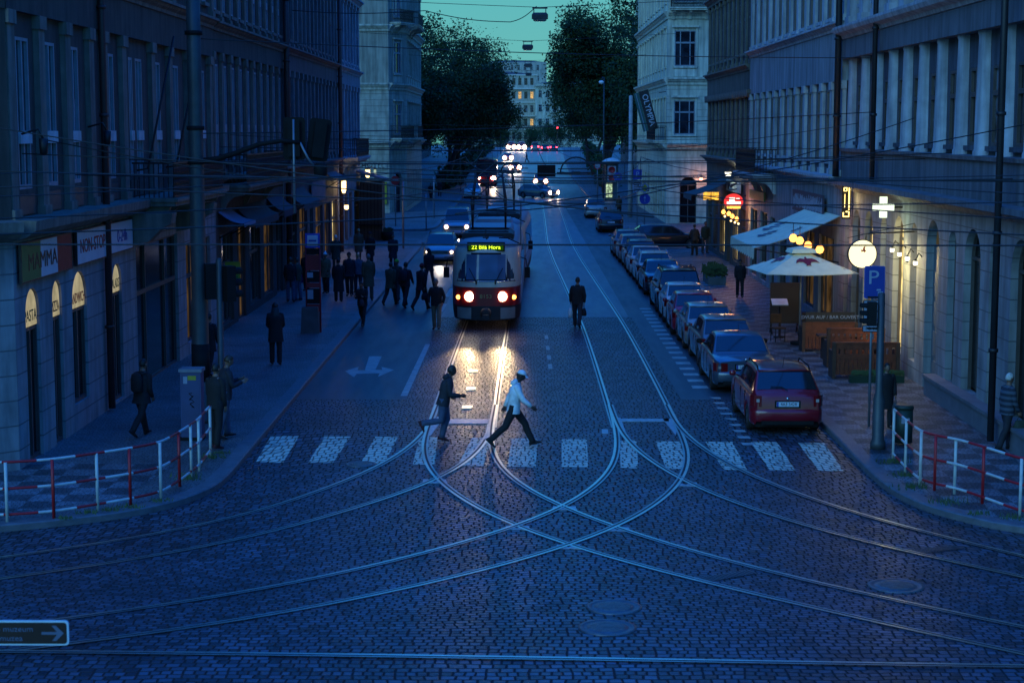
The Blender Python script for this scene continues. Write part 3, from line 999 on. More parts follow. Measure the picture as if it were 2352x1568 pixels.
upper(A, FA, LA, 10.75, 14.6, 11.2, 13.7, [(ya(y), w) for y, w in winA], .9, STA1, TRA, .0, 'cross', [ya(y) for y in pilA], .4, False, FR_W, (GL, GLB), True)
band(A, FA, 0, LA, cyma(14.6, 15.2, .5), TRA)
upper(A, FA, LA, 15.2, 19, 15.8, 18, [(ya(y), w) for y, w in winA], .9, STA1, TRA)
band(A, FA, 0, LA, cyma(19, 19.7, .7), TRA)
FA2 = Face((-12.6, 33.0, 0), (1, 1, 0)); LC = 3.25
wall(A, FA2, 0, LC, 0, 4.9, [(.9, 2.3, .1, 3.4, True)], STA, 0, .42); window(A, FA2, .9, 2.3, .1, 3.4, -.36, 'arch', FR_D, GL, 'door')
band(A, FA2, 0, LC, [(-.02, 4.82), (.12, 4.86), (.3, 4.92), (.48, 5.05), (.5, 5.25), (-.5, 5.3)], TRA)
upper(A, FA2, LC, 5.25, 9.5, 5.85, 9.0, [1.6], 1.1, STA1, TRA, .0, 'cross'); band(A, FA2, 0, LC, flat(9.5, 10.42, .03), STA1, 'frieze'); upper(A, FA2, LC, 10.42, 19.7, 11.2, 13.7, [1.6], 1.1, STA1, TRA)
FA3 = Face((-40, 33.0, 0), (1, 0, 0)); cs = frange(1.5, 26.5, 2.6)
for z0, z1, si, he in ((0, 5.2, .8, 3.6), (5.2, 10.4, 6, 9), (10.4, 14.8, 11.2, 13.7), (14.8, 19.7, 15.8, 18)):
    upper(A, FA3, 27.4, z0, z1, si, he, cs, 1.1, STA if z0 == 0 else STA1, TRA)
body(A, [(-40, 33.5), (-12.4, 33.5), (LX - .95, 35.4), (LX - .95, 58.9), (-40, 58.9)], 19.7, STA1)
downpipe(A, FA, ya(42.9), .2, 19, .13, .09)
downpipe(A, FA, ya(55.3), 5.4, 19, .16, .07)
balcony(A, FA, ya(46.4), ya(54.2), 5.02 + .26, 1.15, TRA, .95)
for y, z in ((36.2, 7.0), (41.8, 7.15)):      # lantern brackets
    mb = MB(); mb.tube([FA.P(ya(y), z, 0), FA.P(ya(y), z + .1, .35), FA.P(ya(y), z - .1, .45)], .025, 6); mb.lathe([(.02, .12), (.1, .1), (.08, -.2), (.02, -.24)], 8, 0, Tr(*FA.P(ya(y), z - .2, .45)))
    mb.build('wall_lantern', IRONW, A)
for y in (47.0, 50.9):    # flag poles
    mb = MB(); mb.tube([FA.P(ya(y), 6.0, .0), FA.P(ya(y), 6.05, .3), FA.P(ya(y) + .9, 9.6, .9)], .03, 6); mb.build('flag_pole', IRONW, A)

# flat signs on the corner house
SW = mat('sign_white', (.50, .54, .58), .55, var=.1); SG = mat('sign_green', (.006, .15, .035), .55, var=.15); SR = mat('sign_red', (.30, .010, .014), .55, var=.15)
SBLU = mat('sign_blue', (.012, .04, .28), .5, var=.1); SBLK = mat('sign_black', (.012, .012, .014), .5); SYEL = mat('sign_yellow', (.26, .26, .02), .5, var=.15)


def wall_sign(label, F, s0, s1, z0, z1, d, m, words=(), bands_=(), frame=True, cat='sign', group=None, lit=None):
    t = empty('shop_sign', (0, 0, 0), 0, label, cat, group)
    t.matrix_world = F.M((s0 + s1) / 2, z0, d)
    w = s1 - s0; h = z1 - z0; mb = MB()
    mb.box(-w / 2, w / 2, -.05, 0, 0, h); mb.build('board', m, t)
    for a, b, mm in bands_:
        q = MB(); q.box(-w / 2 + a * w, -w / 2 + b * w, -.056, -.049, .004, h - .004); q.build('colour_panel', mm, t)
    if frame:
        q = MB()
        for a in ((-w / 2 - .03, -w / 2, 0, h), (w / 2, w / 2 + .03, 0, h), (-w / 2 - .03, w / 2 + .03, -.03, 0), (-w / 2 - .03, w / 2 + .03, h, h + .03)):
            q.box(a[0], a[1], -.062, .0, a[2], a[3])
        q.build('frame', SBLK, t)
    for body_, size, x, z, mm, sx in words:
        text(body_, size, mm, t, axes((x * w - w / 2, -.058, z * h), (1, 0, 0), (0, 0, 1), (0, -1, 0)), sx=sx)
    return t


wall_sign('green, white and red MAMMA sign over the lit pasta and pizza doors', FA, ya(35.5), ya(39.5), 3.98, 4.76, .06, SW,
          [('MAMMA', .5, .40, .45, SBLK, 1.25)], [(0, .36, SG), (.70, 1, SR)])
wall_sign('white sign reading NON-STOP in red letters', FA, ya(40.0), ya(43.0), 4.0, 4.76, .06, SW, [('NON-STOP', .46, .5, .5, TXR, 1.05)])
wall_sign('white sign reading 0-24h beside the drainpipe', FA, ya(43.35), ya(45.8), 4.02, 4.76, .06, SW, [('0-24h', .44, .5, .5, SBLU, 1.1)])

# next house: portals, balcony, shop awnings
STC = mat('render_slate_brown', (.065, .053, .046), .8, var=.3, scale=.8, bump=.15, streak=True)
TRC = mat('trim_slate', (.17, .145, .12), .75, var=.25, bump=.1, streak=True)


def row_house(label, F, L, zs, wall_m, trim_m, ground_ops, cs, w, pils, depth=14, H=19.5, recess=.3, style='cross', fm=None, pms=(GL, GLB), gm=None, pw=.36, rnd_=False, z1=(5.5, 9.7, 6.0, 9.3), z2=(10.7, 14.7, 11.1, 13.9), pilm=None, frieze=None, bandm=None, inner=None):
    B = building(label)
    wall(B, F, 0, L, 0, z1[0] - .35, [g[:5] for g in ground_ops], gm or wall_m, 0, .2)
    for g in ground_ops:
        window(B, F, g[0], g[1], g[2], g[3], -.15, 'arch' if g[4] else 'three' if g[1] - g[0] > 1.8 else 'pair', FR_D, g[5], g[6])
    band(B, F, 0, L, cyma(z1[0] - .35, z1[0], .42, -.5), trim_m)
    upper(B, F, L, z1[0], z1[1], z1[2], z1[3], cs, w, inner or wall_m, trim_m, recess, style, pils, pw, rnd_, fm, pms, True, pilm)
    band(B, F, 0, L, flat(z1[1], z2[0] - .3, .03), frieze or wall_m, 'frieze')
    band(B, F, 0, L, cyma(z2[0] - .3, z2[0], .3, -.5), bandm or trim_m)
    upper(B, F, L, z2[0], z2[1], z2[2], z2[3], cs, w, inner or wall_m, trim_m, recess, style, pils, pw, rnd_, fm, pms, True, pilm)
    band(B, F, 0, L, cyma(z2[1], z2[1] + .4, .35, -.5), trim_m)
    upper(B, F, L, z2[1] + .4, H, z2[1] + .9, H - .8, cs, w, wall_m, trim_m, 0, style, (), pw, False, fm, pms)
    band(B, F, 0, L, cyma(H, H + .6, .7, -.3), trim_m)
    i = -F.N
    pts = [F.P(.02, 0, -.86 if recess > .3 else -.62), F.P(L - .02, 0, -.86 if recess > .3 else -.62), F.P(L - .02, 0, -depth), F.P(.02, 0, -depth)]
    body(B, [(p.x, p.y) for p in pts], H + .55, wall_m)
    return B


SHOPD = SHG
INC = mat('recess_shade_dark', (.045, .042, .042), .85, var=.25, streak=True); INE = mat('recess_shade_slate', (.10, .115, .14), .85, var=.2, streak=True)  # walls between the piers: shade of the recess put into a darker colour
FC = Face((LX, 59, 0), (0, 1, 0))
C_ = row_house('dark brown house behind the traffic light boards with a long iron balcony', FC, 17.5, 0, STC, TRC,
               [(.8, 3.4, .3, 3.5, False, SHOPD, 'shop_window'), (4.4, 6.2, .1, 3.6, False, LITD, 'door'), (7.2, 10, .4, 3.4, False, SHOPD, 'shop_window'), (11, 13.6, .4, 3.4, False, LITD, 'shop_window'), (14.6, 16.6, .1, 3.4, False, SHOPD, 'door')],
               frange(1.0, 17, 1.75), .85, frange(.15, 17.4, 1.75), style='box', fm=FR_W, recess=.08, inner=INC)
balcony(C_, FC, .9, 11.5, 5.2, 1.0, TRC)
downpipe(C_, FC, 17.3, .2, 19, .2, .13)
STD = mat('render_oxblood', (.105, .075, .082), .8, var=.3, scale=.8, bump=.15, streak=True)
TRD = mat('trim_oxblood', (.15, .09, .095), .75, var=.25, bump=.1, streak=True)
TRD2 = mat('trim_grey_piers', (.14, .145, .16), .75, var=.25, bump=.1, streak=True)
FD = Face((LX, 76.5, 0), (0, 1, 0))
D_ = row_house('narrow windowed oxblood house on the shaded side', FD, 22.5, 0, STD, TRD,
               [(1, 4, .3, 3.4, False, SHOPD, 'shop_window'), (5, 8, .3, 3.4, False, LITD, 'shop_window'), (9, 10.4, .1, 3.4, False, SHOPD, 'door'), (11.4, 14.6, .3, 3.2, False, LITD, 'shop_window'), (15.5, 18.3, .3, 3.2, False, LITD, 'shop_window'), (19.2, 21.8, .3, 3.2, False, LITY, 'shop_window')],
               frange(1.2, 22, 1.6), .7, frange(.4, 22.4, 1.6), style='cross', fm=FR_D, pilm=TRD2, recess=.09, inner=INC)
downpipe(D_, FD, 22.3, .2, 19, .2, .12)
STE = mat('render_blue_grey', (.20, .225, .28), .8, var=.2, scale=.8, bump=.15, streak=True)
TRE = mat('trim_blue_grey', (.30, .33, .39), .75, var=.2, bump=.1, streak=True)
FE = Face((LX, 99, 0), (0, 1, 0))
E_ = row_house('pale blue grey house at the side street opening', FE, 14, 0, STE, TRE,
               [(.9, 2.4, .1, 3.6, False, LITY, 'door'), (3.6, 5.4, .5, 3.3, False, SHOPD, 'shop_window'), (6.4, 8.2, .5, 3.3, False, SHOPD, 'shop_window'), (9.4, 13, .4, 3.3, False, SHOPD, 'shop_window')],
               frange(1.2, 13.6, 1.9), .85, frange(.25, 13.9, 1.9), fm=FR_B, pms=(GL, GLB, GLB), recess=.09, inner=INE)
balcony(E_, FE, 1.5, 9.5, 5.5, 1.0, TRE)
FE2 = Face((LX, 113, 0), (-1, 0, 0))
for z0, z1, si, he in ((0, 5.5, .8, 3.4), (5.5, 10.4, 6, 9), (10.4, 20, 11.2, 13.7)): upper(E_, FE2, 14, z0, z1, si, he, frange(1.5, 13, 2.3), 1, STE, TRE)

# pale corner house beyond the side street
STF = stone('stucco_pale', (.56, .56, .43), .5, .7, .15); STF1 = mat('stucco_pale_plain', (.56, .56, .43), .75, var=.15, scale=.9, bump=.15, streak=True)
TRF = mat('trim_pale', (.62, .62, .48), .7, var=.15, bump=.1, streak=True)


def corner_house(label, faces, H, levels, core):
    B = building(label)
    for F, L, cs, w, gops in faces:
        wall(B, F, 0, L, 0, 5.6, [g[:5] for g in gops], STF, 0, .3)
        for g in gops: window(B, F, g[0], g[1], g[2], g[3], -.26, 'arch' if g[4] else 'pair', FR_D, g[5], g[6])
        band(B, F, 0, L, cyma(5.6, 6.1, .5, -.3), TRF)
        lv = levels
        for k, (z0, z1, si, he) in enumerate(lv):
            upper(B, F, L, z0, z1 - .55, si, he, cs, w, STF if k == 0 else STF1, TRF, 0, 'three' if w > 1.2 else 'cross', (), .4, False, FR_W, (GL, GLB), True)
            band(B, F, 0, L, cyma(z1 - .55, z1, .38, -.3), TRF)
            for c in cs:        # hood mould over each window and an apron below
                mb = MB(); boxF(mb, F, c - w / 2 - .22, c + w / 2 + .22, he + .22, he + .36, -.01, .2); boxF(mb, F, c - w / 2 - .14, c - w / 2 - .003, si, he + .22, -.01, .07); boxF(mb, F, c + w / 2 + .003, c + w / 2 + .14, si, he + .22, -.01, .07)
                boxF(mb, F, c - w / 2 - .1, c + w / 2 + .1, si - .75, si - .2, -.01, .05)
                mb.build('window_surround', TRF, B)
    body(B, core, H, STF1)
    return B


_k = (STF, STF1, TRF)
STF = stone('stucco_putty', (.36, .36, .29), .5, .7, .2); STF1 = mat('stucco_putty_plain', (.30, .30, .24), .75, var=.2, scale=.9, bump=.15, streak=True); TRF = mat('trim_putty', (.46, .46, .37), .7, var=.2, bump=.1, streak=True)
LV = [(6.1, 10.9, 6.7, 9.2), (10.9, 15.7, 11.7, 14.3), (15.7, 20.5, 16.4, 19.0), (20.5, 25.2, 21.3, 23.8)]
FF1 = Face((-40, 146, 0), (1, 0, 0)); FF2 = Face((-10.9, 146, 0), (1.25, 3, 0)); FF3 = Face((-9.65, 149, 0), (0, 1, 0))
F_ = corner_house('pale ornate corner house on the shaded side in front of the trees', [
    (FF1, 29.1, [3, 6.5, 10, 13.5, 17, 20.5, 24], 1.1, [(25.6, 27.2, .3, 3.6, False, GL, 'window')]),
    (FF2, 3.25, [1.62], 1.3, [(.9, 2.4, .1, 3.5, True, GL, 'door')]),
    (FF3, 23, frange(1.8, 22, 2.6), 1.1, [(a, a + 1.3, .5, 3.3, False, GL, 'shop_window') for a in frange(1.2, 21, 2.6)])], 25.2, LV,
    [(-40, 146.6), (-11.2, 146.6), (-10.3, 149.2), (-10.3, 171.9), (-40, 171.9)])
balcony(F_, FF2, .3, 2.95, 6.35, 1.0, TRF); balcony(F_, FF3, 1, 8, 6.35, 1.0, TRF); balcony(F_, FF3, 1, 8, 15.9, 1.1, TRF); balcony(F_, FF2, .3, 2.95, 15.9, 1.0, TRF)
wall_sign('dark HOTEL lettering board on the pale corner house by the side street', FF1, 26.6, 28.9, 3.75, 4.45, .06, TRF, [('HOTEL', .62, .5, .5, TXK, 1.0)], frame=False)
wall_sign('yellow and blue poster case on the pale corner house', FF1, 26.9, 28.9, .9, 2.7, .1, SYEL, (), [(.3, .62, SBLU), (.68, .9, SW)], cat='poster case')

STF, STF1, TRF = _k
# ================================================================== right side
RX = 11.0
STR1 = stone('render_steel_grey', (.23, .25, .27), .47); STR1b = mat('render_steel_plain', (.125, .14, .165), .78, var=.2, scale=.8, bump=.15, streak=True)
COLM = mat('column_steel_grey', (.36, .40, .45), .7, var=.2, bump=.15, streak=True)
DKR = mat('recess_shade_blue_grey', (.07, .08, .10), .8, var=.2, streak=True)  # back wall behind the columns, its shade painted in as dark colour
PLM = mat('plinth_granite', (.13, .14, .16), .6, var=.25, bump=.3)
FR1 = Face((RX, 60, 0), (0, -1, 0)); LR1 = 28.0
yb = lambda y: 60 - y
R1 = building('grey house with a row of half columns above a ground floor of lit arches')
arch = [(58.6, .75, .66, 4.4, DARKIN), (57.0, 1.3, .3, 4.5, LITD), (55.0, 1.35, .2, 4.55, LITY), (52.7, .85, .66, 4.5, LITY), (50.6, 1.35, .66, 4.6, LITY), (48.6, .8, .66, 4.5, LITY), (46.4, 1.45, .13, 4.7, DARKIN), (44.3, .8, .66, 4.55, GL), (42.3, 1.5, .66, 4.7, GL),
        (40.3, .8, .66, 4.55, GL), (38.2, 1.5, .66, 4.7, GL), (36.2, .8, .66, 4.55, GL), (34.2, 1.5, .66, 4.7, GL)]
wall(R1, FR1, 0, LR1, 0, 5.15, [(yb(y) - w / 2, yb(y) + w / 2, a, b, True) for y, w, a, b, m in arch], STR1, 0, .26)
GLA = mat('arch_glass', (.006, .008, .010), .15, spec=.12, rvar=0)
RED_D = mat('door_panel_grey', (.12, .14, .16), .6, var=.2)
for y, w, a, b, m in arch:
    s = yb(y)
    if m is DARKIN and w > 1:
        mb = MB(); boxF(mb, FR1, s - w / 2, s + w / 2, a, b - w / 2, -.25, -.21)
        for q in range(4): boxF(mb, FR1, s - w / 2 + .08, s + w / 2 - .08, a + .1 + q * .8, a + .75 + q * .8, -.215, -.185)
        mb.build('door', RED_D, R1)
        continue
    o = window(R1, FR1, s - w / 2, s + w / 2, a, b, -.22, 'arch', FR_D, GLA if m is GL else m, 'shop_window')
    if m is GL and y < 45:       # lit display below, printed strips above it
        mb = MB(); boxF(mb, FR1, s - w / 2 + .08, s + w / 2 - .08, a + .1, 2.55, -.235, -.215); mb.build('lit_display', LITW if y > 40 else emit('lit_shop_cream', (1.0, .85, .45), .42, .4, 1.3), o, None).matrix_parent_inverse = (o.matrix_local.inverted())
        mb = MB(); boxF(mb, FR1, s - w / 2 + .08, s + w / 2 - .08, 2.6, 2.8, -.235, -.215); mb.build('printed_strip', SR, o).matrix_parent_inverse = (o.matrix_local.inverted())
        mb = MB(); boxF(mb, FR1, s - w / 2 + .08, s + w / 2 - .08, 2.85, 3.02, -.235, -.215); boxF(mb, FR1, s - w / 2 + .08, s + w / 2 - .08, 3.5, 3.7, -.235, -.215); mb.build('printed_strip', SG, o).matrix_parent_inverse = (o.matrix_local.inverted())
for a, b in ((0, 4), (14.3, LR1)):
    mb = MB(); boxF(mb, FR1, a, b, -.1, .62, -.02, .30); boxF(mb, FR1, a - .03, b, .60, .68, -.02, .35)
    mb.build('plinth', PLM, R1)
band(R1, FR1, 0, LR1, [(-.02, 5.05), (.12, 5.08), (.2, 5.2), (.45, 5.26), (.45, 5.4), (-.6, 5.46)], STR1b)
band(R1, FR1, 0, LR1, flat(5.42, 6.38, .02, -.6), STR1b, 'parapet'); band(R1, FR1, 0, LR1, [(-.6, 6.36), (.1, 6.36), (.12, 6.46), (-.6, 6.5)], STR1b, 'ledge')
colY = [59.2, 57.0, 54.9, 52.8, 50.8, 48.8, 46.7, 44.5, 42.5, 40.4, 38.3, 36.2, 34.1]
winY = [(a + b) / 2 for a, b in zip(colY, colY[1:])]
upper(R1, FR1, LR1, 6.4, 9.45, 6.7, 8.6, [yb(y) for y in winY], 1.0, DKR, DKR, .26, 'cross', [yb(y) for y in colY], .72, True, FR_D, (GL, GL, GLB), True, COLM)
band(R1, FR1, 0, LR1, flat(9.45, 10.1, .06, -.7), STR1b, 'frieze'); band(R1, FR1, 0, LR1, [(-.02, 10.1), (.1, 10.12), (.14, 10.22), (.34, 10.3), (.4, 10.42), (.4, 10.5), (-.6, 10.75)], COLM)
upper(R1, FR1, LR1, 10.6, 14.5, 11.2, 13.6, [yb(y) for y in winY], 1.0, STR1b, COLM, .3, 'cross', [yb(y) for y in colY], .6, False, FR_D)
band(R1, FR1, 0, LR1, cyma(14.5, 15, .5, -.4), COLM); upper(R1, FR1, LR1, 15, 19, 15.6, 17.8, [yb(y) for y in winY], 1.0, STR1b, COLM); band(R1, FR1, 0, LR1, cyma(19, 19.7, .7), COLM)
FR1b = Face((RX, 32, 0), (1, 0, 0))
for z0, z1, si, he in ((0, 5.4, .9, 3.9), (5.4, 10.6, 6.5, 9), (10.6, 15, 11.2, 13.6), (15, 19.7, 15.6, 17.8)): upper(R1, FR1b, 24, z0, z1, si, he, frange(1.6, 23, 2.2), 1.1, STR1 if z0 == 0 else STR1b, COLM)
body(R1, [(RX + .95, 59.95), (RX + .95, 32.4), (35, 32.4), (35, 59.95)], 19.6, STR1b)
DPK = mat('downpipe_black', (.015, .017, .022), .5)
for y in (53.6, 38.2 + 1.05 - .9): downpipe(R1, FR1, yb(y), .2 if y < 50 else 5.5, 19, .5 if y < 50 else .22, .08, DPK)
downpipe(R1, FR1, .12, 5.5, 19, .2, .11, DPK)

STR2 = mat('render_ice_grey', (.26, .29, .32), .78, var=.18, scale=.8, bump=.15, streak=True); TRR2 = mat('trim_ice_grey', (.42, .46, .49), .72, var=.18, bump=.1, streak=True)
FR2 = Face((RX, 84, 0), (0, -1, 0))
R2 = row_house('ice grey house of many narrow piers behind the beer garden awnings', FR2, 24, 0, STR2, TRR2,
               [(.8, 3.2, .3, 3.4, False, SHOPD, 'shop_window'), (4.2, 6.4, .3, 3.4, False, SHOPD, 'shop_window'), (7.4, 8.8, .1, 3.3, False, SHOPD, 'door'), (9.8, 12.2, .4, 3.3, False, SHOPD, 'shop_window'), (13.2, 15.6, .4, 3.3, False, SHOPD, 'shop_window'), (16.6, 19, .4, 3.3, False, LITD, 'shop_window'), (20, 23, .4, 3.3, False, LITD, 'shop_window')],
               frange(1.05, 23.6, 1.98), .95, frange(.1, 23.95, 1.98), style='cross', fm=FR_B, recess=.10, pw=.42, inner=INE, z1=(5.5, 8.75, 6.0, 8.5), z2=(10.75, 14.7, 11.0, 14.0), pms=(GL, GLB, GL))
balcony(R2, FR2, 2.5, 9, 5.2, 1.0, TRR2)
STR3 = mat('render_dark_olive', (.10, .10, .085), .8, var=.25, scale=.8, bump=.15, streak=True); TRR3 = mat('trim_dark_olive', (.15, .15, .125), .75, var=.25, bump=.1, streak=True)
FR3 = Face((RX, 103, 0), (0, -1, 0))
R3 = row_house('dark olive house with scalloped eaves band over the red lit pub sign', FR3, 19, 0, STR3, TRR3,
               [(1.0, 3.0, .4, 3.2, False, SHOPD, 'shop_window'), (4, 6, .4, 3.2, False, LITD, 'shop_window'), (7.2, 9.4, .4, 3.2, False, LITY, 'shop_window'), (10.6, 12, .1, 3.2, False, LITD, 'door'), (13, 15, .4, 3.2, False, LITY, 'shop_window'), (16, 18, .4, 3.2, False, LITD, 'shop_window')],
               frange(1.3, 18.6, 1.85), .75, frange(.35, 18.9, 1.85), style='cross', fm=FR_D, recess=.08, pw=.34, inner=INC, z1=(5.6, 9.0, 6.2, 8.6), z2=(10.2, 14.0, 10.8, 13.3))
mb = MB()
for s in frange(.2, 18.9, .62):
    r = [FR3.P(s + .31 + .3 * math.cos(a), 8.98 - .35 * math.sin(a), .22) for a in [math.pi * k / 6 for k in range(7)]]
    mb.face(r); mb.grid([r, [p - FR3.N * .6 for p in r]], 0, False)
mb.build('scalloped_band', TRR3, R3)
FR3b = Face((RX, 103, 0), (-1, 0, 0)); FR3b = Face((35, 103, 0), (-1, 0, 0))
for z0, z1, si, he in ((0, 5.3, .8, 3.4), (5.3, 10, 6.2, 8.6), (10, 20, 10.8, 13.3)): upper(R3, FR3b, 24, z0, z1, si, he, frange(1.5, 23, 2.3), 1, STR3, TRR3)
FG1 = Face((10.9, 130, 0), (1, 0, 0)); FG2 = Face((10.9, 163, 0), (0, -1, 0))
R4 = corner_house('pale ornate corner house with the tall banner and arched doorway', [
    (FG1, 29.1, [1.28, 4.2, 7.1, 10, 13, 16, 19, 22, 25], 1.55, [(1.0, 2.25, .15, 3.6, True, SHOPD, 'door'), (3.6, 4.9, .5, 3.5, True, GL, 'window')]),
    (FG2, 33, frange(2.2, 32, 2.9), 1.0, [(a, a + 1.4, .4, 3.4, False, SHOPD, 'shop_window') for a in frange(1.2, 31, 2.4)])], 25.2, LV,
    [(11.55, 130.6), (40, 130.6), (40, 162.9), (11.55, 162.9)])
balcony(R4, FG1, .15, 2.9, 15.95, .9, TRF); balcony(R4, FG2, 24, 32.5, 6.3, .9, TRF)

# distant closing block and houses past the crest
FARM = mat('render_far_teal', (.46, .46, .38), .8, var=.2, streak=True); FART = mat('trim_far', (.58, .58, .5), .8, var=.15)
FB = Face((-26, 600, -4), (1, 0, 0))
B5 = building('far blue grey block with a few lit windows closing the street')
for k in range(6):
    z0 = 2 + k * 4.6
    cs = frange(1.4, 31, 2.05); ops = [(c - .55, c + .55, z0 + 1.0, z0 + 3.4, False) for c in cs]
    wall(B5, FB, 0, 32, z0, z0 + 4.2, ops, FARM, 0, .3)
    for i, o in enumerate(ops): window(B5, FB, *o[:4], -.24, 'cross', FR_B, LIT if (k, i) in ((4, 12), (4, 14), (2, 14)) else (GL, GLB)[(i * 3 + k) % 3 == 0])
    band(B5, FB, 0, 32, flat(z0 + 4.2, z0 + 4.6, .35 if k % 2 else .9), FART)
body(B5, [(-26, 600.6), (6, 600.6), (6, 615), (-26, 615)], 25.5, FARM, 1.2)
FB2 = Face((5.2, 580, -4), (1, 0, 0))
B6 = building('far pale block with giant pilasters next to the closing block')
for k in range(5):
    z0 = 2 + k * 4.6; upper(B6, FB2, 22, z0, z0 + 4.6, z0 + 1, z0 + 3.4, frange(1.5, 21, 2.4), 1.1, STF1, TRF, 0, 'cross', frange(.3, 22, 2.4) if k > 1 else (), .7)
for z in (11, 24.6): band(B6, FB2, 0, 22, cyma(z, z + .8, .9), TRF)
body(B6, [(5.2, 580.7), (27, 580.7), (27, 600), (5.2, 600)], 22, STF1, 1.0)
for lab, x, y, w_, d_, h in (('far stepped roof block rising behind the closing block', -2, 660, 24, 14, 33),):
    Bx = building(lab); Fx = Face((x - w_ / 2, y, 0), (1, 0, 0))
    for k in range(int(h / 4)): upper(Bx, Fx, w_, k * 4, k * 4 + 4, k * 4 + 1, k * 4 + 3, frange(1.5, w_ - 1, 2.4), 1.0, FARM, FART, 0, 'cross', sills=False)
    body(Bx, [(x - w_ / 2, y + .6), (x + w_ / 2, y + .6), (x + w_ / 2, y + d_), (x - w_ / 2, y + d_)], int(h / 4) * 4, FARM, .8)
# yellow topped house behind the right-hand trees
YL = mat('cornice_ochre', (.55, .45, .12), .7, var=.2)
FY = Face((16.5, 235, 0), (1, 0, 0)); B7 = building('tall pale house with an ochre cornice showing behind the banner house')
for k in range(5): upper(B7, FY, 22, k * 4.6, k * 4.6 + 4.6, k * 4.6 + 1, k * 4.6 + 3.4, frange(1.6, 21, 2.5), 1.2, STF1, TRF, 0, 'cross', sills=False)
band(B7, FY, -.6, 22, cyma(23, 24.2, .9, -.3), YL)
FY2 = Face((16.5, 262, 0), (0, -1, 0))
for k in range(5): upper(B7, FY2, 27, k * 4.6, k * 4.6 + 4.6, k * 4.6 + 1, k * 4.6 + 3.4, frange(1.6, 26, 2.5), 1.2, STF1, TRF, 0, 'cross', sills=False)
body(B7, [(17.1, 235.6), (38, 235.6), (38, 262), (17.1, 262)], 27, STF1)
# houses further along both sides, mostly behind the crowns
for lab, F, L in (('plain grey house behind the crowns on the shaded side', Face((-17.5, 190, 0), (0, 1, 0)), 60), ('plain grey house further up behind the crowns on the shaded side', Face((-19, 255, 0), (0, 1, 0)), 120),
                  ('plain grey house behind the crowns on the banner side', Face((19, 330, 0), (0, -1, 0)), 62)):
    Bx = building(lab)
    for k in range(4): upper(Bx, F, L, k * 4.4, k * 4.4 + 4.4, k * 4.4 + 1, k * 4.4 + 3.3, frange(2, L - 1, 3.6), 1.3, STC, TRC, 0, 'cross', sills=False)
    p = [F.P(0, 0, -.6), F.P(L, 0, -.6), F.P(L, 0, -14), F.P(0, 0, -14)]; body(Bx, [(q.x, q.y) for q in p], 17.6, STC)
# ------------------------------------------------------------------ trees
LEAF = [mat('leaf_deep_green', (.020, .055, .030), .8, var=.35, scale=2, spec=.15), mat('leaf_green', (.032, .075, .030), .8, var=.35, scale=2, spec=.15), mat('leaf_olive', (.065, .080, .022), .8, var=.35, scale=2, spec=.15)]
BARK = mat('bark', (.035, .03, .026), .85, var=.35, scale=5, bump=.5)


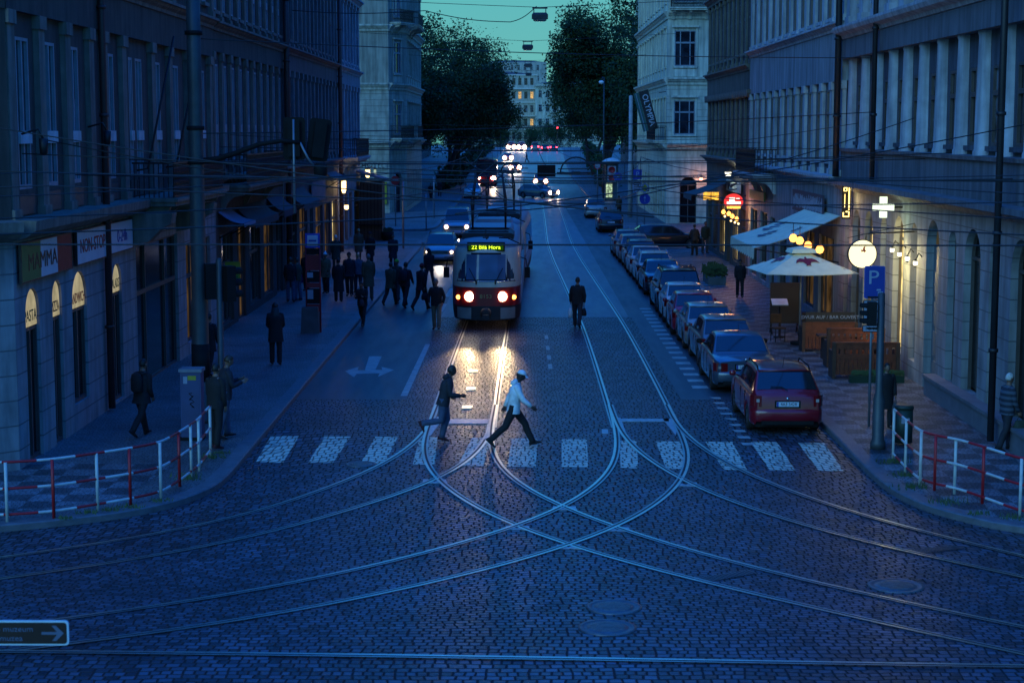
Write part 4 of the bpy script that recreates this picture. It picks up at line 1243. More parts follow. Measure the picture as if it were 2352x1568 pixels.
def tree(x, y, h, rx, label, seed, n=9000, lean=0.0, sparse=.25, z0=None):
    rg = random.Random(seed); g = gz(y) if z0 is None else z0
    t = empty('tree', (x, y, g), rg.random() * 6, label, 'tree', 'street trees past the crossroads')
    mb = MB(); tips = []
    def limb(p, d, r, L, depth):
        pts = [p]; rr = [r]; k = 5
        for i in range(k):
            d = (d + V((rg.uniform(-.16, .16), rg.uniform(-.16, .16), rg.uniform(-.02, .12)))).normalized()
            p = p + d * (L / k); pts.append(p); rr.append(r * (1 - .6 * (i + 1) / k))
            if depth >= 1 and i >= 1: tips.append((p, depth))
        mb.tube(pts, rr, 6 if depth else 9)
        if depth < 3:
            for _ in range(4 if depth == 0 else 3):
                a = rg.random() * 6.283; sp = rg.uniform(.45, .95)
                nd_ = (d * (1 - .4 * sp) + V((math.cos(a), math.sin(a), rg.uniform(-.1, .45))) * sp).normalized()
                limb(pts[rg.choice((3, 4, 5))], nd_, r * .48, L * rg.uniform(.6, .8), depth + 1)
        else: tips.append((p, 4))
    limb(V((0, 0, 0)), V((lean, 0, 1)).normalized(), h * .018 + .08, h * .33, 0)
    mb.build('trunk', BARK, t)
    # leaf clumps: on the twig ends and through the crown's envelope, thinner towards the top
    cl = [p for p, d in tips]
    cz = h * .60; rz = h * .42
    nc = int(len(cl) * .5) + 60
    for _ in range(nc):
        a = rg.random() * 6.283; b = math.acos(rg.uniform(-.85, 1)); q = rg.uniform(.55, 1.0) ** .5
        cl.append(V((math.cos(a) * math.sin(b) * rx * q, math.sin(a) * math.sin(b) * rx * q, cz + math.cos(b) * rz * q)))
    rn = np.random.default_rng(seed)
    per = max(8, int(n * 2.3) // len(cl))
    C, Sz, MI = [], [], []
    for c in cl:
        zf = max(0.0, (c.z - h * .62) / (h * .38))
        if rg.random() < sparse * (.3 + 1.5 * zf): continue
        k = int(per * rg.uniform(.5, 1.5) * (1 - .35 * zf)); s_ = rg.uniform(.5, 1.2) * rx * .145
        C.append(np.clip(rn.normal(0, .95, (k, 3)), -1.5, 1.5) * np.array([s_, s_, s_ * .75]) + np.array(c)); mi = rg.choice((0, 0, 0, 1, 1, 2))
        MI.append(np.where(rn.random(k) < .75, mi, rn.integers(0, 3, k)))
    C = np.concatenate(C); MI = np.concatenate(MI).astype(np.int32); k = len(C)
    u = rn.normal(0, 1, (k, 3)); u /= np.linalg.norm(u, axis=1)[:, None]
    w = np.cross(u, rn.normal(0, 1, (k, 3))); w /= np.linalg.norm(w, axis=1)[:, None]
    s_ = rn.uniform(.09, .20, k)[:, None] * (h / 20) ** .5
    vs = np.stack([C - u * s_, C + w * s_ * .6, C + u * s_, C - w * s_ * .6], 1).reshape(-1, 3)
    me = bpy.data.meshes.new('crown'); me.vertices.add(4 * k); me.loops.add(4 * k); me.polygons.add(k)
    me.vertices.foreach_set('co', vs.astype(np.float32).ravel()); me.loops.foreach_set('vertex_index', np.arange(4 * k, dtype=np.int32))
    me.polygons.foreach_set('loop_start', np.arange(0, 4 * k, 4, dtype=np.int32)); me.polygons.foreach_set('loop_total', np.full(k, 4, dtype=np.int32))
    for m in LEAF: me.materials.append(m)
    me.polygons.foreach_set('material_index', MI); me.update(calc_edges=True)
    link('crown', me, t)
    return t


tree(-8.4, 205, 19.5, 7.0, 'broad dense tree nearest the pale corner house on the shaded side', 3, 30000, sparse=.30)
tree(-11.5, 190, 20.5, 5.0, 'tall loose crowned tree against the pale corner house with sky through its top', 5, 15000, sparse=.5)
tree(-8.6, 228, 19.5, 7.2, 'wide tree second from the pale corner house, leaning over the lane', 8, 26000, .1)
tree(-10.5, 265, 20, 7.5, 'dark tree third in the row on the shaded side', 13, 18000)
tree(-8.8, 318, 18, 6.5, 'smaller tree far up the row on the shaded side', 21, 12000)
tree(-10.5, 372, 18, 6.5, 'last tree of the row on the shaded side by the crest', 22, 9000)
tree(-5.5, 505, 15, 6.0, 'small dark tree below the lit windows of the closing block', 31, 7000, z0=-2.5)
tree(3.2, 520, 13.5, 5.0, 'round dark tree below the giant pilasters of the far pale block', 33, 7000, z0=-2.5)
tree(10.5, 490, 14, 5.5, 'dark tree past the crest behind the red signal', 35, 7000, z0=-2)
tree(9.6, 195, 23.5, 6.0, 'tallest tree behind the advertising column with an airy top', 4, 26000, sparse=.42)
tree(14.6, 182, 20.5, 5.4, 'tree with pale sky holes between the tallest crown and the banner house', 6, 18000, sparse=.5)
tree(11.0, 226, 22, 7.0, 'broad dark tree behind the tallest crown', 9, 26000)
tree(16, 250, 21, 7.0, 'dark tree behind the banner house', 15, 15000)
tree(11.5, 292, 19, 6.5, 'smaller tree further up the row on the banner side', 24, 12000)
tree(15.5, 350, 17, 6.5, 'last tree of the row on the banner side by the crest', 27, 9000)

def hedge(label, pts, h, w, n, seed):  # invented hedge rows, a dark mass over the too bright ground below the crowns
    rn = np.random.default_rng(seed); P = np.array([(x, y, gz(y)) for x, y in pts]); k = n
    i = rn.integers(0, len(P) - 1, k); f = rn.random(k)[:, None]; C = P[i] * (1 - f) + P[i + 1] * f
    top = h * (.72 + .28 * np.sin(C[:, 1] * .9 + seed) * np.sin(C[:, 1] * .37)); C = C + np.stack([rn.normal(0, w, k), np.zeros(k), rn.random(k) ** .7 * top + .13], 1)
    u = rn.normal(0, 1, (k, 3)); u /= np.linalg.norm(u, axis=1)[:, None]; v = np.cross(u, rn.normal(0, 1, (k, 3))); v /= np.linalg.norm(v, axis=1)[:, None]; s_ = .24
    mb = MB(); o = V(tuple(P[0])); mb.v = [tuple(q) for q in np.stack([C - u * s_, C + v * s_, C + u * s_, C - v * s_], 1).reshape(-1, 3) - P[0]]; mb.f = [(4 * q, 4 * q + 1, 4 * q + 2, 4 * q + 3) for q in range(k)]; mb.m = [int(q) for q in rn.integers(0, 2, k)]; mb.sm = [False] * k
    t = empty('hedge', o, 0, label, 'hedge', 'hedges added as a dark band under the street trees'); mb.build('foliage', LEAF, t)
    sb = MB(); [sb.tube([V((x, y, gz(y))) - o, V((x, y, gz(y) + h * .7)) - o], .06, 5) for x, y in pts]; sb.build('stems', BARK, t)
hedge('long hedge added as a dark band under the crowns on the shaded side', [(-8.6, 198), (-8.4, 240), (-8.6, 300), (-8.0, 360), (-7.2, 425)], 2.6, .5, 9000, 3)
hedge('long hedge added as a dark band under the crowns on the banner side', [(10.6, 206), (11.4, 250), (13.0, 300), (14.6, 360), (16.2, 425)], 2.4, .5, 9000, 5)

# ------------------------------------------------------------------ poles, wires, hanging lamps
POLE = mat('pole_green_grey', (.05, .065, .075), .5, .3, .25, bump=.1)
POLEC = mat('pole_concrete', (.34, .36, .38), .75, var=.2, bump=.2)
GALV = mat('galvanised', (.20, .23, .27), .45, .5, .2)
BLKP = mat('black_plastic', (.010, .011, .012), .7, spec=.15)
WIRE = mat('wire_black', (.012, .013, .016), .6)
LENSO = mat('lens_off', (.03, .03, .03), .2)

t = empty('tram_pole', (-7.62, 41.2, .13), 0, 'thick dark green tram pole behind the street cabinet with a signal arm', 'pole')
mb = MB(); mb.lathe([(.27, 0), (.27, .12), (.215, .16), (.205, 2.8), (.205, 2.85), (.185, 3.0), (.17, 8.0), (.155, 12)], 18); mb.build('mast', POLE, t)
mb = MB(); mb.lathe([(.216, 0), (.216, .9)], 18, 0, Tr(0, 0, 1.0)); mb.build('dark_collar', BLKP, t)
for z in (6.2, 7.0, 9.2):
    mb = MB(); mb.lathe([(.19, -.05), (.21, -.04), (.21, .04), (.19, .05)], 16, 0, Tr(0, 0, z)); mb.build('clamp', BLKP, t)
mb = MB(); mb.tube([(0, 0, 6.2), (.5, 0, 6.28), (.9, 0, 6.4), (1.5, -.02, 6.62), (2.0, -.02, 6.7), (2.45, 0, 6.66)], [.07, .07, .065, .06, .055, .05], 10); mb.build('signal_arm', BLKP, t)


def signal_head(parent, M, mats_off, boards=True, flip=False):
    mb = MB(); mb.box(-.14, .14, -.12, .12, -.42, .42); h = mb.build('signal_housing', BLKP, parent, M)
    if boards:
        b = MB(); n = 8
        pts = []
        for sx, sz in ((1, -1), (1, 1), (-1, 1), (-1, -1)):
            pts += [(sx * (.26 - .08) + .08 * math.cos(a) * 1, sz * (.5 - .08) + .08 * math.sin(a)) for a in [math.atan2(sz, sx) - .785 + 1.571 * k / 4 * (1) - (0) for k in range(5)]]
        b.prism(pts, -.015, .015, 0, Tr(0, .0, 0)); b.build('backing_board', BLKP, h)
    for i in range(3):
        v = MB(); z = .27 - .27 * i; rows = []
        for d, e in ((.12, 0), (.32, 0)):
            rows.append([(.11 * math.cos(a), d, z + .11 * math.sin(a)) for a in [math.pi * (-.15 + 1.3 * k / 10) for k in range(11)]])
        v.grid(rows, 0, True); v.build('visor', BLKP, h)
        l = MB(); l.lathe([(.1, 0), (.07, .02), (.001, .03)], 14, 0, Tr(0, .12, z) @ Rx(-math.pi / 2), False); l.build('lens', mats_off, h)
    return h


signal_head(t, Tr(2.3, .12, 6.75), LENSO)
signal_head(t, Tr(2.86, .3, 6.72) @ Rz(.25) @ Ry(.14), LENSO)
mb = MB(); mb.tube([(2.45, 0, 6.66), (2.62, .05, 6.3), (2.75, .1, 6.12)], .03, 6); mb.tube([(2.3, 0, 7.2), (2.3, 0, 5.0)], .03, 6); mb.build('cable', GALV, t)
mb = MB(); mb.lathe([(.12, -.16), (.16, -.1), (.16, .1), (.1, .16)], 10, 0, Tr(2.9, .2, 6.02)); mb.build('camera_housing', BLKP, t)

t = empty('traffic_light', (-7.1, 41.0, .13), 0, 'slim signal post with a dark traffic light beside the thick tram pole', 'traffic light')
mb = MB(); mb.lathe([(.11, 0), (.11, .1), (.075, .15), (.075, 3.9), (.05, 3.95)], 12); mb.build('post', POLE, t)
signal_head(t, Tr(.22, .0, 3.35) @ Rz(-.9), LENSO, False); signal_head(t, Tr(-.2, .05, 3.4) @ Rz(.3), LENSO, False)

t = empty('traffic_light', (7.88, 37.8, .13), 0, 'dark signal post by the railing end in front of the parking sign', 'traffic light')
mb = MB(); mb.lathe([(.17, 0), (.17, .15), (.135, .2), (.13, 1.1), (.085, 1.25), (.08, 3.42), (.0, 3.45)], 14); mb.build('post', POLE, t)
signal_head(t, Tr(-.20, .0, 2.98) @ Rz(1.5) @ Matrix.Diagonal((.8, .8, .62, 1)), LENSO, False)
mb = MB(); mb.box(-.3, .0, -.02, .02, 2.64, 2.68); mb.box(-.3, 0, -.02, .02, 3.32, 3.36); mb.build('bracket', BLKP, t)

t = empty('parking_sign', (8.26, 40.7, .13), 0, 'blue parking sign with white plates below it on a grey post', 'road sign')
mb = MB(); mb.lathe([(.032, 0), (.032, 3.8), (0, 3.81)], 10); mb.build('post', GALV, t)


def plate_sign(t, x, z, w, h, m, y=-.05, border=None, r=.04, name='plate'):
    def rr(w, h, r): return [(sx * (w / 2 - r) + r * math.cos(a), sz * (h / 2 - r) + r * math.sin(a)) for sx, sz, a0 in ((1, -1, -math.pi / 2), (1, 1, 0), (-1, 1, math.pi / 2), (-1, -1, math.pi)) for a in [a0 + math.pi / 2 * k / 4 for k in range(5)]]
    mb = MB(); mb.prism(rr(w, h, r), -.012, .012, 0); o = mb.build(name, border or m, t, Tr(x, y, z))
    if border:
        mb = MB(); mb.prism(rr(w - .035, h - .035, r * .8), -.016, -.011, 0); mb.build('face', m, o)
    return o


FRONT = axes((0, -.018, 0), (1, 0, 0), (0, 0, 1), (0, -1, 0))
SLB = mat('sign_letter_pale', (.26, .34, .48), .5)
SPL = mat('sign_plate_grey', (.24, .28, .36), .5, var=.15)
p = plate_sign(t, .04, 3.42, .48, .76, SBLU, border=mat('sign_edge_blue', (.03, .08, .40), .5))
text('P', .46, SLB, p, FRONT @ Tr(-.03, .10, 0), sx=1.15)
mb = MB(); mb.box(.05, .15, -.0205, -.016, -.20, -.16); mb.box(.08, .20, -.0205, -.016, -.33, -.31); mb.box(.08, .20, -.0205, -.016, -.24, -.22); mb.box(.08, .1, -.0205, -.016, -.31, -.24); mb.box(.18, .2, -.0205, -.016, -.31, -.24); mb.build('pictogram', SLB, p)
p = plate_sign(t, .02, 2.72, .46, .56, SPL, border=BLKP, r=.015)
for i, (w, zz) in enumerate(((.3, .18), (.24, .09), (.3, .0), (.2, -.09), (.32, -.2))):
    mb = MB(); mb.box(-.18, -.18 + w, -.0205, -.0165, zz, zz + .035); mb.build('printed_line', BLKP if i != 4 else SBLU, p)
p = plate_sign(t, 0, 2.33, .44, .16, SPL, border=BLKP, r=.01)
text('PO-SO', .1, SBLK, p, FRONT)


def wire(pts, label, r=.011, sag=.0, n=12, group='overhead wires'):
    P = []
    for a, b in zip(pts, pts[1:]):
        a, b = V(a), V(b)
        for k in range(n): 
            q = a.lerp(b, k / n); q.z -= sag * math.sin(math.pi * k / n); P.append(q)
    P.append(V(pts[-1]))
    mb = MB(); c = P[0]; mb.tube([p - c for p in P], r, 5)
    return tag(mb.build('overhead_wire', WIRE, None, Tr(*c)), label, 'wire', group)


# contact wires above every track
def over(path, label, z=5.65):
    P = smooth_path(path, 2.0, 4); c = V((P[0].x, P[0].y, z))
    mb = MB(); mb.tube([V((p.x, p.y, z + gz(p.y))) - c for p in P], .011, 5)
    mb.tube([V((p.x, p.y, z + .75 + gz(p.y) - .25 * abs(math.sin(i * .35)))) - c for i, p in enumerate(P)], .008, 4)
    for i in range(0, len(P), 5): mb.tube([V((P[i].x, P[i].y, z + gz(P[i].y))) - c, V((P[i].x, P[i].y, z + .75 + gz(P[i].y) - .25 * abs(math.sin(i * .35)))) - c], .006, 4)
    tag(mb.build('contact_wire', WIRE, None, Tr(*c)), label, 'wire', 'tram contact wires')
mid = lambda a, b: [((p.x + q.x) / 2, (p.y + q.y) / 2) for p, q in zip(smooth_path(a, 1, 2)[::1], smooth_path(b, (sum((V(b[i + 1]) - V(b[i])).length for i in range(len(b) - 1))) / len(smooth_path(a, 1, 2)), 2))]
over(CL_, 'contact wire over the track of the oncoming tram'); over(CRt, 'contact wire over the empty track beside the tram')
over(mid(ext(LLl), ext(LLr)), 'contact wire over the curve turning off to the shop corner'); over(mid(ext(LRl), ext(LRr)), 'contact wire over the curve crossing from the runner to the parking sign side')
over(mid(ext(RLl), ext(RLr)), 'contact wire over the curve crossing towards the shop corner railing'); over(mid(ext(RRl), ext(RRr)), 'contact wire over the tight curve round the litter bin corner')
over([(-60, 21.6), (0, 22.1), (60, 20.2)], 'contact wire along the cross street at the bottom')
# span wires house to house and pole to house
spans = [((-12, 33.5, 6.35), (11.4, 31.8, 6.2)), ((-10.3, 36.2, 6.6), (11, 35, 6.05)), ((-10.3, 40.5, 6.05), (11, 39, 6.0)), ((-7.6, 41.2, 6.3), (11, 44.6, 6.5)), ((-7.6, 41.2, 7.0), (10.4, 52, 7.6)), ((-10.3, 46, 6.3), (11, 47.5, 6.3)),
         ((-10.3, 53, 6.2), (11, 53, 6.25)), ((-10.3, 60, 6.5), (11, 60, 6.45)), ((-10.3, 68, 6.4), (11, 68.2, 6.4)), ((-10.3, 80, 6.5), (11, 80, 6.5)), ((-10.3, 92, 6.6), (11, 92, 6.6)), ((-10.3, 110, 6.7), (11, 101, 6.7)), ((-10.3, 37.5, 6.9), (-.5, 30, 5.8)), ((10.4, 46.2, 7.4), (2, 33, 5.8)),
         ((10.4, 52.5, 9.2), (-7.6, 41.2, 9.2)), ((11, 57, 7.3), (3, 60, 6.3)), ((10.9, 130, 7.5), (-9.6, 149, 7.5)), ((11, 61, 5.2), (-10.3, 58, 5.6)), ((11, 36.5, 7.3), (-1, 27, 5.8)), ((-12.6, 33, 7.6), (2, 26, 5.8))]
nm = ['nearest the bottom edge', 'from the first lantern of the shop corner', 'past the red NON-STOP sign', 'from the thick tram pole level with its signal arm', 'from the thick tram pole to a high column hook', 'by the shop corner balcony', 'above the man with the bag', 'above the tram front', 'over the tram roof', 'over the second tram car',
      'by the oxblood house', 'at the side street', 'slanting from the shop corner to the junction', 'slanting from the columns to the junction', 'high from the columns to the tram pole top', 'from a column hook to the empty track', 'between the two pale corner houses', 'low over the umbrella', 'slanting from the last column to the junction', 'slanting from the chamfered corner to the junction']
for (a, b), l in zip(spans, nm): wire([a, b], 'thin dark span wire ' + l, .012, .12)

LAMPB = mat('lamp_box_dark', (.035, .045, .05), .5, .3); LAMPG = mat('lamp_glass', (.10, .13, .14), .25)
for i, (u, v, Y, l) in enumerate(((1240, 42, 74, 'nearest and largest lamp hanging over the street'), (1212, 111, 110, 'second lamp hanging over the street'), (1213, 152, 152, 'third lamp hanging over the street before the far roofs'), (1214, 172, 195, 'smallest lamp hanging over the street'))):
    p = at(u, v, Y)
    t = empty('hanging_lamp', p, 0, 'boxy unlit grey ' + l, 'street lamp', 'lamps hung on wires over the street')
    mb = MB(); mb.grid([[(x * s, y * s, z) for x, y in ((-.34, -.16), (.34, -.16), (.34, .16), (-.34, .16))] for s, z in ((.85, -.0), (1, -.04), (1, .14), (.8, .22))], 0, False, True, True); mb.build('housing', LAMPB, t)
    mb = MB(); mb.grid([[(x * s, y * s, z) for x, y in ((-.3, -.14), (.3, -.14), (.3, .14), (-.3, .14))] for s, z in ((1, 0), (.92, -.1), (.7, -.14))], 0, False, True, True); mb.build('lamp_glass', LAMPG, t)
    mb = MB(); mb.tube([(-.25, 0, .2), (-.25, 0, .42)], .02, 5); mb.tube([(.25, 0, .2), (.25, 0, .42)], .02, 5); mb.box(-.32, .32, -.03, .03, .38, .44); mb.build('hanger', LAMPB, t)
    xs = (LX, RX) if Y < 103 else (-10, 10.9)
    z = p.z + .44
    wire([(xs[0], Y + .5, z + .55), (p.x, Y, z), (xs[1], Y - .5, z + .5)], 'high span wire carrying the ' + l, .012, .03)
wire([(-9.65, 75, 12.1), (-4, 74.5, 12.05), (-.4, 74, 11.55), (.7, 74, 12.2)], 'loose drooping cable beside the nearest hanging lamp', .018, .12)

# section insulators in the contact wires: an arched guard over two runners
def insulator(x, y, label, s=1.0):
    t = empty('section_insulator', (x, y, 5.66), .06, label, 'section insulator', 'section insulators in the contact wires')
    mb = MB(); mb.tube([(.52 * s * math.cos(a), 0, .52 * s * math.sin(a)) for a in [math.pi * k / 14 for k in range(15)]], .025, 6); mb.build('arch', WIRE, t)
    mb = MB()
    for yy in (-.25, .25): mb.tube([(-.62 * s, yy, 0), (.62 * s, yy, .0)], .028, 6)
    mb.build('runner', WIRE, t)
    mb = MB(); mb.box(-.12, .12, -.3, .3, -.05, .05); mb.box(-.5 * s, -.4 * s, -.28, .28, -.04, .04); mb.box(.4 * s, .5 * s, -.28, .28, -.04, .04); mb.box(-.6, .6, -.02, .02, .12, .15); mb.build('spacer', WIRE, t)
insulator(at(1323, 412, 58).x, 58, 'arched section insulator over the empty tram track')
insulator(at(1172, 404, 59).x, 59, 'smaller arched section insulator above the oncoming tram', .6)
mb = MB(); mb.box(-.32, .32, -.05, .05, -.22, .2); o = tag(mb.build('wire_feeder_box', BLKP, None, Tr(*at(1255, 392, 62))), 'small black feeder box hanging on the wires beside the arched insulator', 'feeder box')
wire([at(1255, 383, 62), (.6, 62, 6.5), (-10.3, 62.3, 6.9)], 'thin wire carrying the black feeder box', .01, .05)

# ------------------------------------------------------------------ railings
RW = mat('railing_white', (.48, .52, .50), .45, var=.2, scale=6); RR = mat('railing_red', (.36, .010, .014), .45, var=.25, scale=6)


def railing(pts, label, redposts, cat='railing', hs=(1.08, .60, .13)):
    """pts: post feet in plan; three pipes painted in red and white lengths, posts alternately red and white"""
    P = [V((p.x, p.y, .13)) for p in pts]
    t = empty('pedestrian_railing', P[0], 0, label, cat); o = P[0]
    fine = smooth_path([(p.x, p.y) for p in P], .12, 2)
    L = 0; acc = [0]
    for a, b in zip(fine, fine[1:]): L += (b - a).length; acc.append(L)
    for z in hs:
        mb = MB(); seg = []; cur = None
        for i in range(len(fine) - 1):
            red = int((acc[i] + .35) / .62) % 2
            mb.tube([V((fine[i].x, fine[i].y, .13 + z)) - o, V((fine[i + 1].x, fine[i + 1].y, .13 + z)) - o], .026, 7, red, caps=False)
        mb.build('rail', [RW, RR], t)
    for i, p in enumerate(P):
        mb = MB(); mb.tube([p - o, p - o + V((0, 0, hs[0]))], .03, 8, 0); mb.build('post', RR if i in redposts else RW, t)


railing([gp(u, v, .13) for u, v in ((-330, 1190), (-225, 1196), (-100, 1200), (17, 1198), (124, 1190), (225, 1173), (300, 1160), (370, 1145), (413, 1117), (440, 1096), (458, 1081), (484, 1046))], 'red and white tube railing round the shop corner', (2, 4, 6, 8))
railing([gp(u, v, .13) for u, v in ((2051, 1055), (2079, 1085), (2113, 1115), (2146, 1126), (2192, 1134), (2256, 1156), (2342, 1188), (2430, 1205), (2530, 1218))], 'red and white tube railing round the litter bin corner', (3, 5, 8))

# ------------------------------------------------------------------ street furniture, left
CABM = mat('cabinet_blue_grey', (.035, .06, .15), .5, var=.2, scale=3)
t = empty('street_cabinet', (-7.4, 38.9, .13), 0, 'tall blue grey street cabinet with a yellow sticker and scrawls by the railing end', 'street cabinet')
mb = MB(); mb.box(-.23, .23, -.2, .2, .08, 1.56); mb.build('body', CABM, t)
mb = MB(); mb.box(-.26, .26, -.23, .23, 1.56, 1.63); mb.build('lid', mat('cabinet_lid', (.15, .18, .22), .5), t)
mb = MB(); mb.box(-.25, .25, -.22, .22, 0, .08); mb.build('base', BLKP, t)
mb = MB(); mb.box(-.2, .2, -.207, -.201, .2, 1.5); mb.build('door', mat('cabinet_door', (.03, .052, .135), .5, var=.2), t)
mb = MB(); mb.box(-.06, .13, -.213, -.208, 1.38, 1.48); mb.build('sticker', SYEL, t)
mb = MB(); mb.box(-.16, -.07, -.2125, -.208, 1.30, 1.46); mb.build('sticker', SPL, t)
mb = MB(); P = [(math.sin(k * 1.9) * .06 + .02, -.211, .75 + k * .035 + .03 * math.cos(k * 2.7)) for k in range(11)]; mb.tube(P, .009, 4); mb.build('scrawl', BLKP, t)

t = empty('stop_post', (-7.12, 59.8, .13), 0, 'red tram stop post with blue sign and timetable frames on a concrete foot', 'tram stop sign')
RPOST = mat('stop_red', (.24, .010, .02), .5, var=.2); SKY = mat('stop_sign_face', (.45, .55, .66), .5)
for x in (-.24, .24):
    mb = MB(); mb.lathe([(.028, .0), (.028, 3.4)], 8, 0, Tr(x, 0, 0)); mb.build('tube', RPOST, t)
mb = MB(); mb.box(-.25, .25, -.04, .04, 2.93, 3.42); f = mb.build('sign_box', mat('stop_blue', (.02, .06, .42), .5), t)
mb = MB(); mb.box(-.18, .18, -.046, -.041, 2.99, 3.36); mb.build('sign_face', SKY, f)
mb = MB(); mb.box(-.13, .13, -.052, -.047, 3.14, 3.20); mb.build('tram_symbol', SBLU, f)
for z0, z1, m in ((2.7, 2.9, BLKP), (2.15, 2.68, RPOST), (1.55, 1.72, RPOST), (.72, .98, RPOST)):
    mb = MB(); mb.box(-.22, .22, -.03, .03, z0, z1); mb.build('panel', m, t)
for z0, z1 in ((1.74, 2.12), (1.0, 1.52)):
    mb = MB(); mb.box(-.215, .215, -.025, .025, z0, z1); q = mb.build('timetable_case', BLKP, t)
    mb = MB(); mb.box(-.2, -.0, -.031, -.026, z0 + .16, z1 - .04); mb.build('timetable', SPL, q)
mb = MB()
mb.grid([[(x * s, y * s, z) for x, y in ((-.32, -.28), (.32, -.28), (.32, .28), (-.32, .28))] for s, z in ((1, 0), (.98, .05), (.86, .86), (.82, .9))], 0, False, True, True); mb.build('concrete_foot', mat('concrete_dark', (.07, .075, .08), .85, var=.3, bump=.4), t, Tr(-.1, -.05, 0))

PURP = mat('purple_bag', (.10, .01, .16), .5)
# shop bits along the shaded pavement
awM = {k: mat('canvas_' + k, c, .8, var=.15, bump=.1) for k, c in (('ink', (.03, .035, .05)), ('plum', (.05, .02, .04)), ('blue', (.14, .19, .30)), ('slate', (.10, .115, .15)), ('green', (.015, .06, .075)), ('cream', (.80, .80, .56)))}
AW = 'shop awnings along the pavements'
awning('small pale blue shop awning behind the tram pole', FC, .4, 3.0, 4.3, 3.9, .9, awM['blue'], .12, AW)
awning('ink dark shop awning under the long balcony', FC, 4.2, 10.4, 4.3, 3.8, .7, awM['ink'], .3, AW)
awning('plum shop awning before the oxblood house', FC, 12, 16.0, 4.3, 3.8, .7, awM['plum'], .3, AW)
awning('ink dark shop awning at the near end of the oxblood house', FD, .4, 6.4, 4.4, 3.8, .8, awM['ink'], .3, AW)
awning('slate striped metal awning over the lit doorway', FD, 16.2, 21.2, 4.8, 4.5, .8, awM['slate'], .1, AW)
wall_sign('slate plain fascia board over the oxblood house shops', FD, 8.8, 14.8, 3.5, 4.5, .1, awM['slate'], frame=False)
wall_sign('pale fascia board beside the lit doorway', FE, 3.2, 9.2, 3.6, 4.4, .1, STE, frame=False)
FCP = Face((LX, 60.2, 0), (1, 0, 0))
t = wall_sign('yellow green projecting shop sign above the shaded pavement', FCP, .1, .62, 1.85, 2.55, .05, SYEL, (), frame=False)
mb = MB(); mb.lathe([(.13, 0), (.13, .006), (.001, .007)], 18, 0, Tr(0, -.05, .44) @ Rx(math.pi / 2), False); mb.build('round_mark', SG, t)
for q in range(5): mb = MB(); mb.box(-.2 + q * .08, -.14 + q * .08, -.058, -.051, .12, .22); mb.build('printed_stroke', SG, t)
def lantern(label, F, s, z, m, d=.35, r=.13, h=.5, energy=25, col=(1, .72, .35)):
    t = empty('wall_lantern', F.P(s, z, d), 0, label, 'lantern', 'lit wall lamps')
    mb = MB(); mb.lathe([(r * .5, 0), (r, h * .2), (r, h * .85), (r * .4, h)], 8); mb.build('lamp_glass', m, t)
    mb = MB(); mb.lathe([(r * 1.15, h * .86), (r * 1.1, h * .95), (.02, h * 1.15)], 8); mb.lathe([(r * .6, -.04), (r * .6, .02)], 8); mb.tube([(0, 0, h), (-F.N.x * d * .5, -F.N.y * d * .5, h + .2), (-F.N.x * d, -F.N.y * d, h + .1)], .02, 6); mb.build('bracket', IRONW, t)
    if energy:
        l = bpy.data.lights.new('lantern_light', 'POINT'); l.energy = energy; l.color = col; l.shadow_soft_size = r * 1.2
        lo = bpy.data.objects.new('lantern_light', l); COL.objects.link(lo); lo.parent = t; lo.location = (F.N.x * (r + .06), F.N.y * (r + .06), h * .5)
    return t
LAMPW = emit('lamp_warm', (1.0, .66, .25), 5); LAMPO = emit('lamp_orange', (1.0, .36, .07), 4.5); LAMPWH = emit('lamp_white', (1.0, .93, .70), 3.2)
lantern('tall lit lantern at the far end of the oxblood house', FD, 22.2, 3.5, LAMPW, h=1.0, energy=60)
lantern('small lit lamp inside the doorway of the blue grey house', FE, 1.6, 2.5, LAMPW, .3, .12, .3, 25)
lantern('lit lantern of the wooden kiosk at the side street', FE, 13.6, 4.0, LAMPW, .5, .14, .6, 40)
lantern('second, slimmer lit lantern of the wooden kiosk at the side street', FE, 13.9, 4.0, LITW, .95, .08, .6, 0)
t = empty('kiosk', (-9.4, 111.3, .13), 0, 'narrow dark wooden corner kiosk with a slanting metal roof before the side street', 'kiosk')
mb = MB(); mb.box(-.7, .7, -1.2, 1.2, 0, 3.7); mb.build('wall', mat('dark_wood', (.02, .02, .018), .6, var=.3), t)
for x in frange(-.65, .7, .22):
    mb = MB(); mb.box(x - .02, x + .02, -1.24, -1.2, .1, 3.6); mb.build('batten', BLKP, t)
mb = MB(); mb.add([(-.9, -1.4, 4.3), (.95, -1.4, 3.75), (.95, 1.4, 3.75), (-.9, 1.4, 4.3), (-.9, -1.4, 4.4), (.95, -1.4, 3.85), (.95, 1.4, 3.85), (-.9, 1.4, 4.4)], [(0, 1, 2, 3), (4, 5, 6, 7), (0, 1, 5, 4), (1, 2, 6, 5), (2, 3, 7, 6), (3, 0, 4, 7)]); mb.build('roof', awM['slate'], t)
mb = MB(); mb.box(-.75, .75, -1.5, -1.2, .95, 1.05); mb.build('counter', BLKP, t)
t = empty('flower_tub', (-8.35, 109.9, .13), 0, 'squat dark planter tub at the kiosk corner', 'planter')
mb = MB(); mb.lathe([(.32, 0), (.38, .3), (.42, .55), (.36, .55), (.34, .45)], 14); mb.build('tub', BLKP, t)
mb = MB()
for k in range(160):
    a = rnd.random() * 6.28; d = rnd.random() * .35; z = .45 + rnd.random() * .3; mb.face([(math.cos(a) * d, math.sin(a) * d, z), (math.cos(a) * d + .08, math.sin(a) * d, z + .05), (math.cos(a) * d, math.sin(a) * d + .06, z + .1)])
mb.build('foliage', LEAF[0], t)
